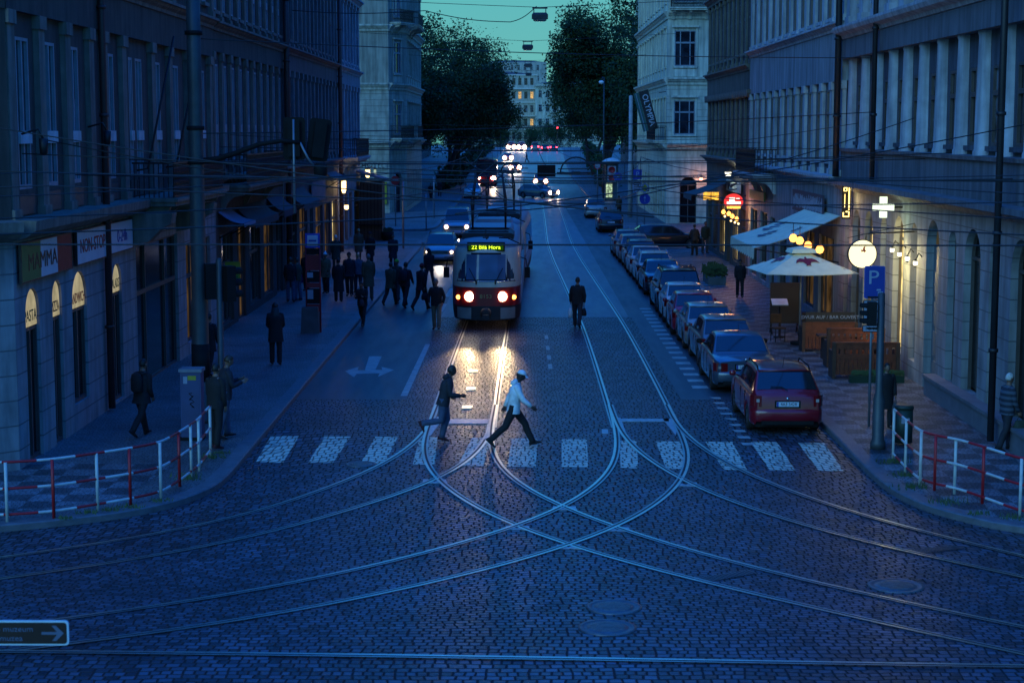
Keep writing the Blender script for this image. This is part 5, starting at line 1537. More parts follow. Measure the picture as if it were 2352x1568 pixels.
def post(x, y, h, r, label, m=GALV, extra=None):
    t = empty('sign_post', (x, y, gz(y) + .13), 0, label, 'post', 'thin street posts')
    mb = MB(); mb.lathe([(r, 0), (r, h), (.001, h + .02)], 10); mb.build('post', m, t)
    return t
t = post(-9.0, 126.3, 3.7, .045, 'thin post with a red no entry disc before the pale corner house')
mb = MB(); mb.lathe([(.33, -.012), (.33, .012)], 24, 0, Rx(math.pi / 2)); f = mb.build('disc', mat('sign_disc_red', (.4, .01, .015), .5), t, Tr(0, -.07, 3.3)); mb = MB(); mb.box(-.22, .22, -.019, -.013, -.055, .055); mb.build('bar', SW, f)
post(at(928, 575, 103).x, 102.5, 4.0, .06, 'dark street post on the pavement behind the group of walkers'); post(at(988, 450, 132).x, 138, 3.2, .05, 'lone dark post on the far pavement in front of the pale corner house'); post(-6.5, 121, 2.6, .045, 'short post at the side street kerb')

# ------------------------------------------------------------------ street furniture, right
t = empty('advertising_column', (at(1404, 440, 172).x, 172, .13), 0, 'round advertising column with a pale cap, round notices and a lit poster', 'advertising column')
mb = MB(); mb.lathe([(.72, 0), (.72, .3), (.66, .34), (.66, 3.5), (.74, 3.55), (.74, 3.75)], 20); mb.build('drum', mat('column_dark', (.05, .06, .06), .6, var=.2), t)
mb = MB(); mb.lathe([(.95, 3.75), (.95, 3.83), (.6, 4.05), (.2, 4.17), (.001, 4.2)], 20); mb.build('cap', mat('cap_pale', (.5, .56, .55), .4), t)
mb = MB(); mb.box(-.42, .42, -.735, -.68, 1.85, 3.4); f = mb.build('notice_board', SPL, t)
for z in (3.02, 2.25):
    mb = MB(); mb.lathe([(.33, 0), (.33, .012), (.25, .014), (.25, .006), (.001, .006)], 20, 0, Tr(0, -.737, z) @ Rx(math.pi / 2), False); mb.build('notice_ring', mat('sign_disc_red', (0, 0, 0)), f); mb = MB(); mb.box(-.2, .2, -.755, -.74, z - .03, z + .03); mb.build('notice_bar', SBLK, f)
mb = MB(); mb.box(-.55, .05, -.74, -.69, .35, 1.7); f = mb.build('lit_poster', emit('poster_glow', (.72, 1.0, .62), .9, .7, 6), t)
mb = MB(); mb.box(-.30, -.26, -.75, -.741, .35, 1.7); mb.box(-.55, .05, -.75, -.741, 1.05, 1.08); mb.build('poster_bar', BLKP, f)
def disc_sign(u, v, Y, r, m, label, arrow=None, h0=None, diamond=False):
    p = at(u, v, Y); g = .13; t = empty('road_sign', (p.x, Y, g), 0, label, 'road sign', 'road signs by the parking row'); zz = p.z - g
    mb = MB(); mb.lathe([(.035, 0), (.035, zz + r)], 8); mb.build('post', GALV, t)
    if diamond:
        mb = MB(); mb.prism([(0, -r), (r, 0), (0, r), (-r, 0)], -.01, .01); f = mb.build('plate', SPL, t, Tr(0, -.06, zz)); mb = MB(); mb.prism([(0, -r * .66), (r * .66, 0), (0, r * .66), (-r * .66, 0)], -.016, -.011); mb.build('centre', mat('sign_amber', (.55, .38, .01), .5), f)
    else:
        mb = MB(); mb.lathe([(r, -.01), (r, .01)], 24, 0, Rx(math.pi / 2)); f = mb.build('plate', m, t, Tr(0, -.06, zz))
        if arrow is not None:
            mb = MB(); mb.prism([(-.05, -.6), (.05, -.6), (.05, .1), (.22, .1), (0, .62), (-.22, .1), (-.05, .1)], -.018, -.012, 0, Ry(arrow) @ Matrix.Diagonal((r, 1, r, 1))); mb.build('arrow', SLB, f)
    return t
disc_sign(1481, 457, 128, .40, SBLU, 'round blue one way sign with an upright white arrow', 0)
disc_sign(1419, 406, 158, .40, SBLU, 'round blue sign with a slanting arrow beside the advertising column', .8)
disc_sign(1481, 432, 128.3, .42, SPL, 'yellow and white diamond priority sign above the round blue arrow', diamond=True)
t = disc_sign(1372, 381, 170, .36, SPL, 'small round no parking sign on the near side of the advertising column')
mb = MB(); mb.lathe([(.36, 0), (.36, .02), (.27, .02), (.27, .0)], 20, 0, Rx(math.pi / 2), False); mb.build('ring', MATS['sign_disc_red'], t, Tr(0, -.07, at(1372, 381, 170).z - .13))
p = at(1464, 420, 127); t = empty('parking_sign', (p.x, 127, .13), 0, 'blue parking sign over a white text plate beside the tall concrete pole', 'road sign', 'road signs by the parking row')
mb = MB(); mb.lathe([(.035, 0), (.035, 4.4)], 8); mb.build('post', GALV, t); q = plate_sign(t, 0, 3.72, .62, .70, SBLU); text('P', .5, SLB, q, FRONT); q = plate_sign(t, 0, 2.85, .70, .75, SPL)
for i in range(4):
    mb = MB(); mb.box(-.27, .2 - .07 * (i % 2), -.02, -.013, .22 - i * .15, .28 - i * .15); mb.build('printed_line', SBLK, q)
p = at(1447, 500, 140); t = empty('lamp_pole', (p.x, 140, .13), 0, 'tall pale concrete pole in front of the banner house', 'pole')
mb = MB(); mb.lathe([(.2, 0), (.19, 4.5), (.16, 4.6), (.15, 9.6), (.001, 9.65)], 12); mb.build('mast', POLEC, t)
p = at(1381, 192, 176); t = empty('street_lamp', (p.x + .3, 176.5, .13), 0, 'street lamp with a pale glass bowl among the banner side crowns', 'street lamp')
mb = MB(); mb.lathe([(.1, 0), (.07, 5), (.05, p.z + .5)], 8); mb.tube([(0, 0, p.z + .4), (-.15, -.3, p.z + .5), (-.3, -.5, p.z + .2)], .03, 6); mb.build('post', POLE, t); mb = MB(); mb.lathe([(.02, -.2), (.22, -.12), (.26, .02), (.2, .12), (.02, .16)], 14, 0, Tr(-.3, -.5, p.z)); mb.build('lamp_glass', mat('bowl_white', (.75, .80, .82), .25), t)
# long banner on the pale corner house
t = empty('banner', (9.75, 131.2, 7.0), 0, 'dark leaning banner sign reading OLYMPIA with green side stripes', 'banner')
BAN = mat('banner_black', (.012, .015, .016), .5); BANG = mat('banner_green', (.02, .10, .08), .5)
BM = Ry(-.27)
mb = MB(); mb.box(-.12, .62, -.06, .06, 0, 3.0); q = mb.build('board', BAN, t, BM @ Tr(0, 0, 0)); mb = MB(); mb.box(-.52, -.13, -.05, .05, .03, 2.95); mb.build('side_panel', BANG, t, BM)
mb = MB(); mb.box(-.36, -.32, -.056, -.051, .03, 2.95); mb.build('stripe', SPL, t, BM)
text('OLYMPIA', .60, SW, q, Tr(.26, -.064, 1.5) @ axes((0, 0, 0), (0, 0, -1), (1, 0, 0), (0, -1, 0)), sx=.98)
mb = MB(); mb.tube([(.6, 0, 2.8), (1.3, 0, 2.9)], .03, 6); mb.tube([(.6, 0, .2), (1.3, 0, .2)], .03, 6); mb.build('arm', IRONW, t)

# beer garden: awnings, umbrella, lamps, settles
TT, inv = awning('big cream beer garden awning with dark script marks', FR2, 17.5, 24 + .2, 4.15, 3.05, 2.95, awM['cream'], .42, AW)
for s, d, sc in ((18.9, 1.5, 1.25), (20.6, 2.0, 1.0), (22.6, 1.25, .55)):
    mk = MB()
    def sp_(ds, dd):
        dd_ = d + dd; u = dd_ / 2.95; return inv @ (FR2.P(s + ds, 4.15 - 1.1 * u - .10 * math.sin(math.pi * u) + .02, dd_))
    for a, b, c, e in ((-.45, -.12, .35, -.30), (-.3, .05, .5, -.12), (-.5, .22, .1, .1), (-.1, .3, .55, .1), (-.25, -.25, .1, -.4)):
        a, b, c, e = [q * sc for q in (a, b, c, e)]; w = .07 * sc; mk.face([sp_(a, b), sp_(c, e), sp_(c + .02, e + w), sp_((a + c) / 2, (b + e) / 2 + 2 * w), sp_(a, b + w)])
    mk.build('script_mark', mat('mark_slate', (.11, .14, .20), .7), TT)
awning('teal green pub awning under the red lit sign', FR3, 8.0, 12.4, 4.5, 3.7, 2.1, awM['green'], .3, AW)
t = empty('parasol', (9.15, 56.6, .13), 0, 'cream square parasol with a dark red winged mark', 'parasol')
mb = MB(); mb.lathe([(.032, 0), (.032, 3.1)], 10); mb.build('pole', GALV, t)
mb = MB(); mb.lathe([(.3, 0), (.3, .08), (.05, .1), (.05, .35)], 16); mb.build('base', BLKP, t)
HS = 1.5
def cpt(u, w):   # u,w in -1..1 -> canopy point
    m = max(abs(u), abs(w)); return V((u * HS, w * HS, 3.12 - .72 * m ** 1.05 - .02 * math.cos(3 * u) - .03 * m * (1 - m) * 4 * (1 - abs(abs(u) - abs(w)))))
mb = MB(); N = 12
CVR = Rz(.10)
mb.grid([[cpt(-1 + 2 * i / N, -1 + 2 * j / N) for i in range(N + 1)] for j in range(N + 1)], 0, False); mb.grid([[cpt(-1 + 2 * i / N, -1 + 2 * j / N) - V((0, 0, .015)) for i in range(N + 1)] for j in range(N + 1)], 0, False)
mb.build('canopy', awM['cream'], t, CVR)
mb = MB(); mb.grid([[V((x * s, y * s, z)) for x, y in ((-1, -1), (1, -1), (1, 1), (-1, 1))] for s, z in ((.42, 3.0), (.36, 3.12), (.02, 3.2))], 0, False, True, True); mb.build('vent_cap', awM['cream'], t, CVR)
EM = mat('emblem_wine', (.20, .012, .045), .6)
for face_m in (0, 1):
    mk = MB(); pts = [(-.62, .02), (-.52, .17), (-.3, .26), (-.08, .22), (-.07, .3), (.02, .33), (.05, .24), (.3, .26), (.5, .18), (.62, .02), (.42, .1), (.2, .08), (.1, -.02), (.13, -.1), (0, -.06), (-.13, -.1), (-.1, -.02), (-.22, .08), (-.42, .1)]
    Q = []
    for a, b in pts:
        w = -.60 + b * .85; p = cpt(a * .42, w) if not face_m else cpt(w, -a * .42); Q.append(p + V((0, 0, .03)))
    mk.face(Q); mk.build('winged_mark', EM, t, CVR)
mb = MB()
for sx in (-1, 1):
    for sy in (-1, 1): mb.tube([cpt(sx * .99, sy * .99) - V((0, 0, .03)), V((0, 0, 2.95))], .012, 5)
mb.build('rib', GALV, t, CVR)
for i, (u, v) in enumerate(((1822, 547), (1837, 553), (1856, 564), (1883, 573))):
    p = at(u, v, 58.9 - i * .25); t = empty('globe_lamp', p, 0, 'orange globe lamp under the awning, ' + ('farthest from the wall', 'second from the street', 'second from the wall', 'nearest the wall')[i], 'lamp', 'orange globe lamps under the awning')
    mb = MB(); mb.lathe([(.001, -.14), (.09, -.11), (.14, 0), (.09, .11), (.03, .14)], 14); mb.build('globe', LAMPO, t); mb = MB(); mb.tube([(0, 0, .13), (0, 0, .5)], .012, 5); mb.build('stem', IRONW, t)
    if i % 2: 
        l = bpy.data.lights.new('globe_light', 'POINT'); l.energy = 34; l.color = (1, .5, .18); l.shadow_soft_size = .15; lo = bpy.data.objects.new('globe_light', l); COL.objects.link(lo); lo.parent = t; lo.location = (0, -.25, -.1)
WOODB = mat('settle_wood', (.13, .030, .011), .5, var=.4, scale=7, bump=.2); WOODD = mat('settle_wood_dark', (.06, .026, .014), .6, var=.35, scale=7)


def settle(x0, x1, y, label, slots=True, h=1.02, board=None):
    t = empty('wooden_settle', ((x0 + x1) / 2, y, .13), 0, label, 'bench', 'wooden beer garden settles'); w = x1 - x0
    for sx in (-1, 1):
        mb = MB(); mb.prism([(0, 0), (0, 0)], 0, 0) if False else mb.box(sx * w / 2 - .05, sx * w / 2 + .05, -.08, .55, 0, .78); mb.box(sx * w / 2 - .05, sx * w / 2 + .05, -.08, .05, .78, h + .04); mb.build('end_panel', WOODD, t)
    mb = MB(); mb.box(-w / 2 + .05, w / 2 - .05, .0, .5, .40, .46); mb.build('seat', WOODB, t)
    mb = MB(); e = w / 2 - .05; mb.box(-e, e, -.05, .0, h - .12, h); mb.box(-e, e, -.05, 0, h - .42, h - .29); [mb.box(-e + 2 * e * q / 14 + .008, -e + 2 * e * (q + 1) / 14 - .008, -.045, -.005, .10, h - .42) for q in range(14)]
    if slots:
        n = int(w / .17)
        for k in range(n + 1): 
            x = -e + (2 * e) * k / n; mb.box(max(-e, x - .05), min(e, x + .05), -.05, 0, h - .29, h - .12)
    else: mb.box(-e, e, -.05, 0, h - .29, h - .12)
    mb.build('backrest', WOODB, t)
    mb = MB(); mb.box(-e, e, -.07, .02, h, h + .05); mb.build('cap_rail', WOODB, t)
    if board:
        mb = MB(); mb.box(-e, e, -.04, .0, h + .06, h + .36); q = mb.build('menu_board', SBLK, t); text(board, .15, SPL, q, axes((0, -.046, h + .2), (1, 0, 0), (0, 0, 1), (0, -1, 0)), sx=1.05)
    return t


settle(8.85, 10.65, 48.7, 'wooden settle nearest the crossing with its long cap rail', True, .98)
settle(9.1, 10.7, 51.0, 'wooden settle with a row of pale slots along its back', True, 1.12)
settle(8.95, 10.6, 54.6, 'wooden settle carrying a black menu board with white lettering', False, .9, 'DVUR AUF / BAR OUVERT')
for x, y, l in ((9.8, 49.9, 'between the two slotted settles'), (9.8, 52.9, 'between the slotted and the menu board settle')):
    t = empty('beer_table', (x, y, .13), 0, 'dark wooden table ' + l, 'table', 'tables between the settles')
    mb = MB(); mb.box(-.7, .7, -.32, .32, .70, .75); mb.build('top', WOODD, t)
    for sx in (-.5, .5):
        mb = MB(); mb.box(sx - .05, sx + .05, -.28, .28, 0, .70); mb.build('leg', WOODD, t)
t = empty('menu_stand', (8.75, 58.4, .13), 0, 'menu lectern with a pale tilted page by the parasol pole', 'menu stand'); mb = MB(); mb.lathe([(.2, 0), (.2, .04), (.03, .06), (.03, 1.15)], 10); mb.build('post', IRONW, t)
mb = MB(); mb.box(-.27, .27, -.2, .2, -.015, .015); mb.build('page', SKY, t, Tr(0, 0, 1.2) @ Rx(.45))
t = empty('blackboard', (9.1, 59.6, .13), 0, 'black standing board behind the menu lectern', 'notice board'); mb = MB(); mb.box(-.5, .5, -.03, .03, .35, 1.75); mb.build('board', SBLK, t)
for sx in (-.45, .45):
    mb = MB(); mb.tube([(sx, 0, .35), (sx, -.25, 0)], .025, 6); mb.tube([(sx, 0, .35), (sx, .25, 0)], .025, 6); mb.build('leg', IRONW, t)
for x, y, a, l in ((8.55, 57.3, .3, 'under the parasol edge'), (9.7, 57.9, 2.5, 'behind the parasol pole')):
    t = empty('cafe_chair', (x, y, .13), a, 'dark slender cafe chair ' + l, 'chair', 'cafe chairs'); mb = MB(); mb.box(-.2, .2, -.2, .2, .43, .47); mb.build('seat', WOODD, t); mb = MB(); mb.box(-.2, .2, .17, .2, .6, .9); mb.build('backrest', WOODD, t)
    for sx in (-.17, .17):
        for sy in (-.17, .185): mb = MB(); mb.tube([(sx, sy, 0), (sx, sy, .43 if sy < 0 else .9)], .016, 6); mb.build('leg', IRONW, t)
t = empty('planter', (9.9, 47.9, .13), 0, 'low green planter box at the foot of the nearest settle', 'planter'); mb = MB(); mb.box(-.75, .75, -.12, .12, 0, .2); mb.build('box', mat('planter_dark_green', (.006, .03, .012), .7), t)
mb = MB()
for k in range(260): x = rnd.uniform(-.72, .72); y = rnd.uniform(-.13, .13); z = rnd.uniform(.18, .28); mb.face([(x, y, z), (x + .07, y + .02, z + .03), (x + .02, y + .05, z + .08)])
mb.build('foliage', LEAF[1], t)
t = empty('planter', (8.9, 79.5, .13), 0, 'low planter of green shrubs on the pavement by the pub', 'planter'); mb = MB(); mb.box(-.4, .4, -1.2, 1.2, 0, .35); mb.build('box', mat('planter_stone', (.12, .13, .13), .8), t)
mb = MB()
for k in range(600): x = rnd.uniform(-.5, .45); y = rnd.uniform(-1.25, 1.2); z = rnd.uniform(.3, .85) * (1 - .3 * abs(x)); mb.face([(x, y, z), (x + .1, y + .02, z + .03), (x + .02, y + .09, z + .1)])
mb.build('foliage', LEAF[2], t)

# lit signs on the right
def light(parent, loc, e, col, r=.2, name='lamp_light'):
    l = bpy.data.lights.new(name, 'POINT'); l.energy = e; l.color = col; l.shadow_soft_size = r; o = bpy.data.objects.new(name, l); COL.objects.link(o); o.parent = parent; o.location = loc; return o
def wallspot(parent, loc, d, e):
    l = bpy.data.lights.new('lamp_light', 'SPOT'); l.energy = e; l.color = (1, .80, .32); l.spot_size = R(125); l.spot_blend = .8; l.shadow_soft_size = .3
    o = bpy.data.objects.new('lamp_light', l); COL.objects.link(o); o.parent = parent; o.location = loc; o.rotation_euler = V(d).to_track_quat('-Z', 'Y').to_euler()
p = at(1980, 583, 48.6); t = empty('lightbox_sign', p, 0, 'glowing white round lightbox with a small red mark over the parking sign', 'lit sign')
mb = MB(); mb.lathe([(.385, -.07), (.385, .07)], 32, 0, Rx(math.pi / 2)); mb.build('lightbox', emit('lightbox_white', (1.0, .90, .50), 1.7), t)
mb = MB(); mb.lathe([(.385, -.072), (.41, -.072), (.41, .072), (.385, .072)], 32, 0, Rx(math.pi / 2), False); mb.build('rim', IRONW, t)
mb = MB(); mb.prism([(-.05, .05), (0, .03), (.02, .12), (.08, .14), (.06, .06), (.1, .0), (.04, -.04), (.02, .0), (-.03, -.03)], -.078, -.073); mb.build('red_mark', mat('mark_red_glow', (.8, .12, .05), .5), t, Tr(0, 0, .08))
mb = MB(); mb.tube([(.1, 0, .4), (.1, 0, .56), (11.0 - p.x, 0, .62)], .022, 6); mb.tube([(-.42, 0, .44), (.1, 0, .56), (11.0 - p.x, 0, .85)], .01, 5); mb.build('bracket', IRONW, t)
[wallspot(t, (.25, .15 + .5 * q, -.1), (.75, 1.2 * q - .35, -.35), 300) for q in (0, 1)]
p = at(2029, 476, 50.2); t = empty('pharmacy_cross', p, 0, 'glowing white cross sign high on the column house', 'lit sign'); mb = MB(); mb.prism([(-.1, -.3), (.1, -.3), (.1, -.1), (.3, -.1), (.3, .1), (.1, .1), (.1, .3), (-.1, .3), (-.1, .1), (-.3, .1), (-.3, -.1), (-.1, -.1)], -.06, .06); mb.build('lightbox', emit('cross_white', (.86, 1.0, .74), 1.5), t); mb = MB(); mb.tube([(0, .0, 0), (11 - p.x, 0, 0)], .03, 6); mb.build('bracket', IRONW, t); light(t, (.1, -.5, -.3), 12, (.8, 1, .55), .3)
p = at(1944, 461, 57.4); t = empty('neon_sign', p, 0, 'tall narrow amber neon lettering sign at the drainpipe edge of the column house', 'lit sign'); NEON = emit('neon_amber', (1.0, .72, .22), 3.4)
mb = MB(); mb.box(-.14, .14, -.03, .03, -.6, .6); mb.build('board', BLKP, t)
mb = MB()
for i, ch in enumerate(((-.3, .3, .3), (-.1, .3, .1), (.1, .2, -.1))): pass
mb.tube([(-.1, -.05, .55), (.08, -.05, .55), (.08, -.05, -.30)], .022, 6); mb.tube([(-.09, -.05, .42), (-.09, -.05, .32), (.0, -.05, .32), (.0, -.05, .42), (-.09, -.05, .42)], .018, 6); mb.tube([(-.06, -.05, .22), (-.06, -.05, -.25)], .01, 6); mb.tube([(-.1, -.05, -.38), (-.1, -.05, -.52), (.08, -.05, -.52), (.08, -.05, -.36), (-.02, -.05, -.36)], .022, 6)
mb.build('neon_tube', NEON, t); light(t, (0, -.4, 0), 10, (1, .7, .3), .2)
mb = MB(); mb.tube([(0, 0, .4), (11 - p.x, 0, .4)], .02, 6); mb.build('bracket', IRONW, t)
p = at(1685, 463, 85.0); t = empty('beer_sign', p, 0, 'glowing red oval pub sign with yellow base over the teal awning', 'lit sign')
def ell(a, b, n=24): return [(a * math.cos(2 * math.pi * k / n), b * math.sin(2 * math.pi * k / n)) for k in range(n)]
mb = MB(); mb.prism(ell(.46, .38), -.08, .08); q = mb.build('lightbox', emit('sign_red_glow', (1.0, .05, .05), 1.1), t)
mb = MB(); mb.box(-.33, .33, -.09, -.081, -.34, -.22); mb.build('yellow_base', emit('sign_yellow_glow', (1.0, .62, .1), 1.7), q)
mb = MB(); mb.box(-.34, .34, -.093, -.082, -.12, .0); mb.box(-.22, .05, -.092, -.082, .0, .2); mb.box(.1, .28, -.092, -.082, .1, .17); mb.build('white_lettering', emit('sign_white_glow', (1.0, .85, .7), 1.9), q)
light(t, (0, -.5, -.1), 30, (1, .2, .1), .3); mb = MB(); mb.tube([(.3, 0, .2), (11 - p.x, 0, .3)], .03, 6); mb.build('bracket', IRONW, t)
for i, (u, v) in enumerate(((1662, 487), (1674, 491), (1682, 497), (1692, 503), (1665, 497), (1679, 507), (1688, 511), (1696, 514))):
    p = at(u, v, 84.2 - .15 * i); t = empty('festoon_bulb', p, 0, 'warm bulb of the cluster hanging below the red pub sign', 'bulb', 'warm bulbs hanging below the red pub sign'); r = .11 if i < 4 else .05
    mb = MB(); mb.lathe([(.001, -r), (r * .7, -r * .7), (r, 0), (r * .6, r * .8), (.02, r * 1.1)], 10); mb.build('glass', LAMPO if i < 4 else LAMPW, t); mb = MB(); mb.tube([(0, 0, r), (0, 0, r + .3)], .01, 4); mb.build('flex', IRONW, t)
    if i in (1, 3): light(t, (0, -.25, 0), 30, (1, .55, .15), .15)
lantern('white wall floodlight above the script sign of the pub', FR3, 103 - 88.6, 4.75, LAMPWH, .45, .16, .22, 45, (1, .95, .75))
wall_sign('pale pub sign with dark script under the white floodlight', FR3, 103 - 91.8, 103 - 86.0, 3.95, 4.5, .12, mat('sign_mint', (.45, .56, .46), .6), (), frame=False)
t = [o for o in COL.objects if o.get('label') == 'pale pub sign with dark script under the white floodlight'][0]
mb = MB(); mb.tube([(-1.7, -.06, .08), (-1.55, -.06, .42), (-1.2, -.06, .48), (-1.0, -.06, .38), (-1.3, -.06, .27), (-1.55, -.06, .3)], .045, 5); mb.tube([(-.95 + .11 * q, -.06, .22 + .05 * math.sin(q * 2.1) + .012 * q) for q in range(24)], .035, 5); mb.tube([(-1.7, -.06, .06), (0, -.06, .10), (1.7, -.06, .2)], .025, 5); mb.build('script_lettering', SBLK, t)
mb = MB(); p = at(1633, 450, 96.5); t = empty('lit_window_box', p, 0, 'small glowing amber lattice lightbox behind the teal awning', 'lit sign'); mb.box(-.42, .42, -.05, .05, -.22, .2); mb.build('lightbox', emit('lattice_amber', (1.0, .50, .06), 1.9, .5, 5), t); mb = MB(); mb.box(-.02, .02, -.06, -.051, -.22, .2); mb.box(-.42, .42, -.06, -.051, -.02, .01); mb.build('bar', BLKP, t); mb = MB(); mb.tube([(.3, 0, 0), (11 - p.x, 0, 0)], .03, 5); mb.build('bracket', IRONW, t)
lantern('pink glowing lamp beside the arched doorway of the banner house', FG1, 2.55, 3.3, emit('lamp_pink', (1.0, .35, .2), 6), .3, .13, .3, 60, (1, .45, .3))
wall_sign('dark fascia board crowded with pale menu lettering over the awning', FR2, 14.6, 21.6, 3.95, 4.75, .12, mat('board_ink', (.03, .035, .06), .6), [('||i|l||i|||l|i||l|||i||', .5, .5, .5, SLB, 1.2)] if False else (), frame=False)
t = [o for o in COL.objects if str(o.get('label')).startswith('dark fascia board crowded')][0]
mb = MB()
for q in range(52):
    x = -3.3 + q * .128; z0 = .1 + .12 * rnd.random(); mb.box(x, x + .03 + .02 * (q % 3 == 0), -.06, -.051, z0, .45 + .28 * rnd.random())
mb.build('menu_lettering', SLB, t)
wall_sign('green stripe board on the ice grey house', FR2, 1.5, 6.5, 3.9, 4.3, .12, SG, frame=False)
for i, (y, z) in enumerate(((50.6, 3.55), (49.6, 3.5), (48.6, 3.45), (47.6, 3.4))):
    lantern('small spot lamp on the lit arches, ' + ('at the wide arch under the cross', 'next after the wide arch', 'at the narrow arch behind the round lightbox', 'last before the closed door')[i], FR1, yb(y), z, LAMPWH, .18, .06, .14, 12, (1, .78, .38))
# litter bin, museum sign
t = empty('litter_bin', (8.55, 38.3, .13), 0, 'dark green litter bin behind the railing', 'litter bin'); GRB = mat('bin_green', (.012, .035, .028), .5); mb = MB(); mb.grid([[(x, y, z) for x, y in ell(.2, .17, 20)] for z in (0.05, .8)], 0, True, True, True); mb.build('body', GRB, t); mb = MB(); mb.grid([[(x * s, y * s, z) for x, y in ell(.2, .17, 20)] for s, z in ((1.08, .8), (1.08, .86), (.9, .9))], 0, True, True, True); mb.build('lid', GRB, t); mb = MB(); mb.box(-.09, .09, -.185, -.172, .5, .62); mb.build('sticker', SPL, t)
p = at(40, 1452, 16.4); t = empty('museum_sign', (p.x - .35, 16.4, 0), 0, 'dark brown direction sign with two lines about museums and a white arrow', 'direction sign')
mb = MB(); mb.lathe([(.04, 0), (.04, p.z + .25)], 10, 0, Tr(-.5, .1, 0)); mb.build('post', GALV, t)
BRN = mat('sign_brown', (.022, .009, .007), .45); EDG = mat('sign_edge_pale', (.55, .68, .72), .35)
q = plate_sign(t, 0.25, p.z, 1.2, .245, BRN, 0, EDG, .035)
TXS = mat('sign_text_grey', (.10, .13, .19), .5)
text('umělecké průmyslové muzeum' if False else 'Městské Hrdličkovo muzeum'[-11:] if False else 'hudebné muzeum', .078, TXS, q, FRONT @ Tr(.26, .040, 0), align='RIGHT', sx=1.1); text('okolo muzea', .078, TXS, q, FRONT @ Tr(.155, -.052, 0), align='RIGHT', sx=1.1)
mb = MB(); mb.prism([(0, -.013), (.15, -.013), (.10, -.075), (.14, -.075), (.215, 0), (.14, .075), (.10, .075), (.15, .013), (0, .013)], -.021, -.0165, 0, Tr(.34, 0, 0)); mb.build('arrow', TXS, q)
# far signals and masts at the crest
for x, Y, h, lab, on in ((8.6, 400, 7.2, 'far signal mast with a red light at the crest', True), (-4.2, 380, 7.5, 'far curved lamp mast at the crest on the shaded side', False)):
    t = empty('signal_mast', (x, Y, gz(Y) + .13), 0, lab, 'signal mast'); mb = MB(); mb.tube([(0, 0, 0), (0, 0, h), (.4 if not on else .5, 0, h + .8), (2.2, 0, h + 1.0)], .08, 6); mb.build('mast', POLE, t)
    mb = MB(); mb.box(-.18, .18, -.1, .1, h - 2.6, h - 1.5); q = mb.build('signal_housing', BLKP, t)
    if on: mb = MB(); mb.lathe([(.22, 0), (.001, .05)], 12, 0, Tr(0, -.12, h - 1.8) @ Rx(math.pi / 2), False); mb.build('red_lens', emit('signal_red', (1.0, .03, .05), 9), q)
# ------------------------------------------------------------------ cars
def paint(name, col, metal=.35, rough=.32):
    return mat('paint_' + name, col, rough, metal, .06, 1.5, coat=.8, rvar=.08, obj=True)
PT = {'red': paint('dark_red', (.19, .004, .012), .05), 'steel': paint('steel_blue', (.055, .085, .13)), 'silver': paint('silver', (.12, .14, .16)), 'pale': paint('pale_silver', (.24, .27, .26)),
      'white': paint('white', (.46, .49, .48), .0), 'black': paint('black', (.010, .011, .014)), 'graphite': paint('graphite', (.035, .04, .05)), 'wine': paint('wine_red', (.24, .008, .03), .05)}
CGL = mat('car_glass', (.012, .015, .018), .05, 0, .2, rvar=.0, obj=True, spec=.8)
TYRE = mat('tyre', (.012, .012, .013), .8); RIM = mat('rim', (.22, .24, .26), .35, .8)
TAIL = mat('tail_lens', (.16, .006, .008), .15, obj=True); TAILC = mat('tail_lens_clear', (.35, .30, .28), .15); HEADL = mat('headlamp_glass', (.30, .34, .36), .12, .3)
CHR = mat('chrome', (.5, .55, .58), .18, 1.0)
GLOW = emit('lamp_halo_glow', (1.0, .30, .16), 1.5); GLOW2 = emit('lamp_halo_pink', (1.0, .40, .28), 1.2)  # glowing rings imitating the warm glare halo round the headlamps
BEAM = emit('headlamp_beam', (1.0, .86, .62), 26); BEAM2 = emit('headlamp_beam_far', (1.0, .72, .50), 60); TAILON = emit('tail_lamp_on', (1.0, .03, .05), 30); INDI = emit('indicator_on', (1.0, .40, .06), 8)
PLATEW = mat('plate_white', (.45, .52, .60), .4)
WH = {}


def wheel_meshes():
    if WH: return
    mb = MB(); mb.lathe([(.20, -.10), (.27, -.105), (.30, -.09), (.31, -.05), (.31, .05), (.30, .09), (.27, .105), (.20, .10)], 24, 0, Ry(math.pi / 2), False); o = mb.build('tyre', TYRE); WH['tyre'] = o.data; bpy.data.objects.remove(o)
    mb = MB(); mb.lathe([(.205, .07), (.19, .085), (.17, .05), (.001, .045)], 24, 0, Ry(math.pi / 2), False)
    for k in range(5): mb.box(.03, .19, -.025, .025, .05, .085, 0, Ry(math.pi / 2) @ Rz(k * 1.2566))
    mb.lathe([(.05, .05), (.045, .09), (.001, .092)], 12, 0, Ry(math.pi / 2), False); o = mb.build('rim', RIM); WH['rim'] = o.data; bpy.data.objects.remove(o)


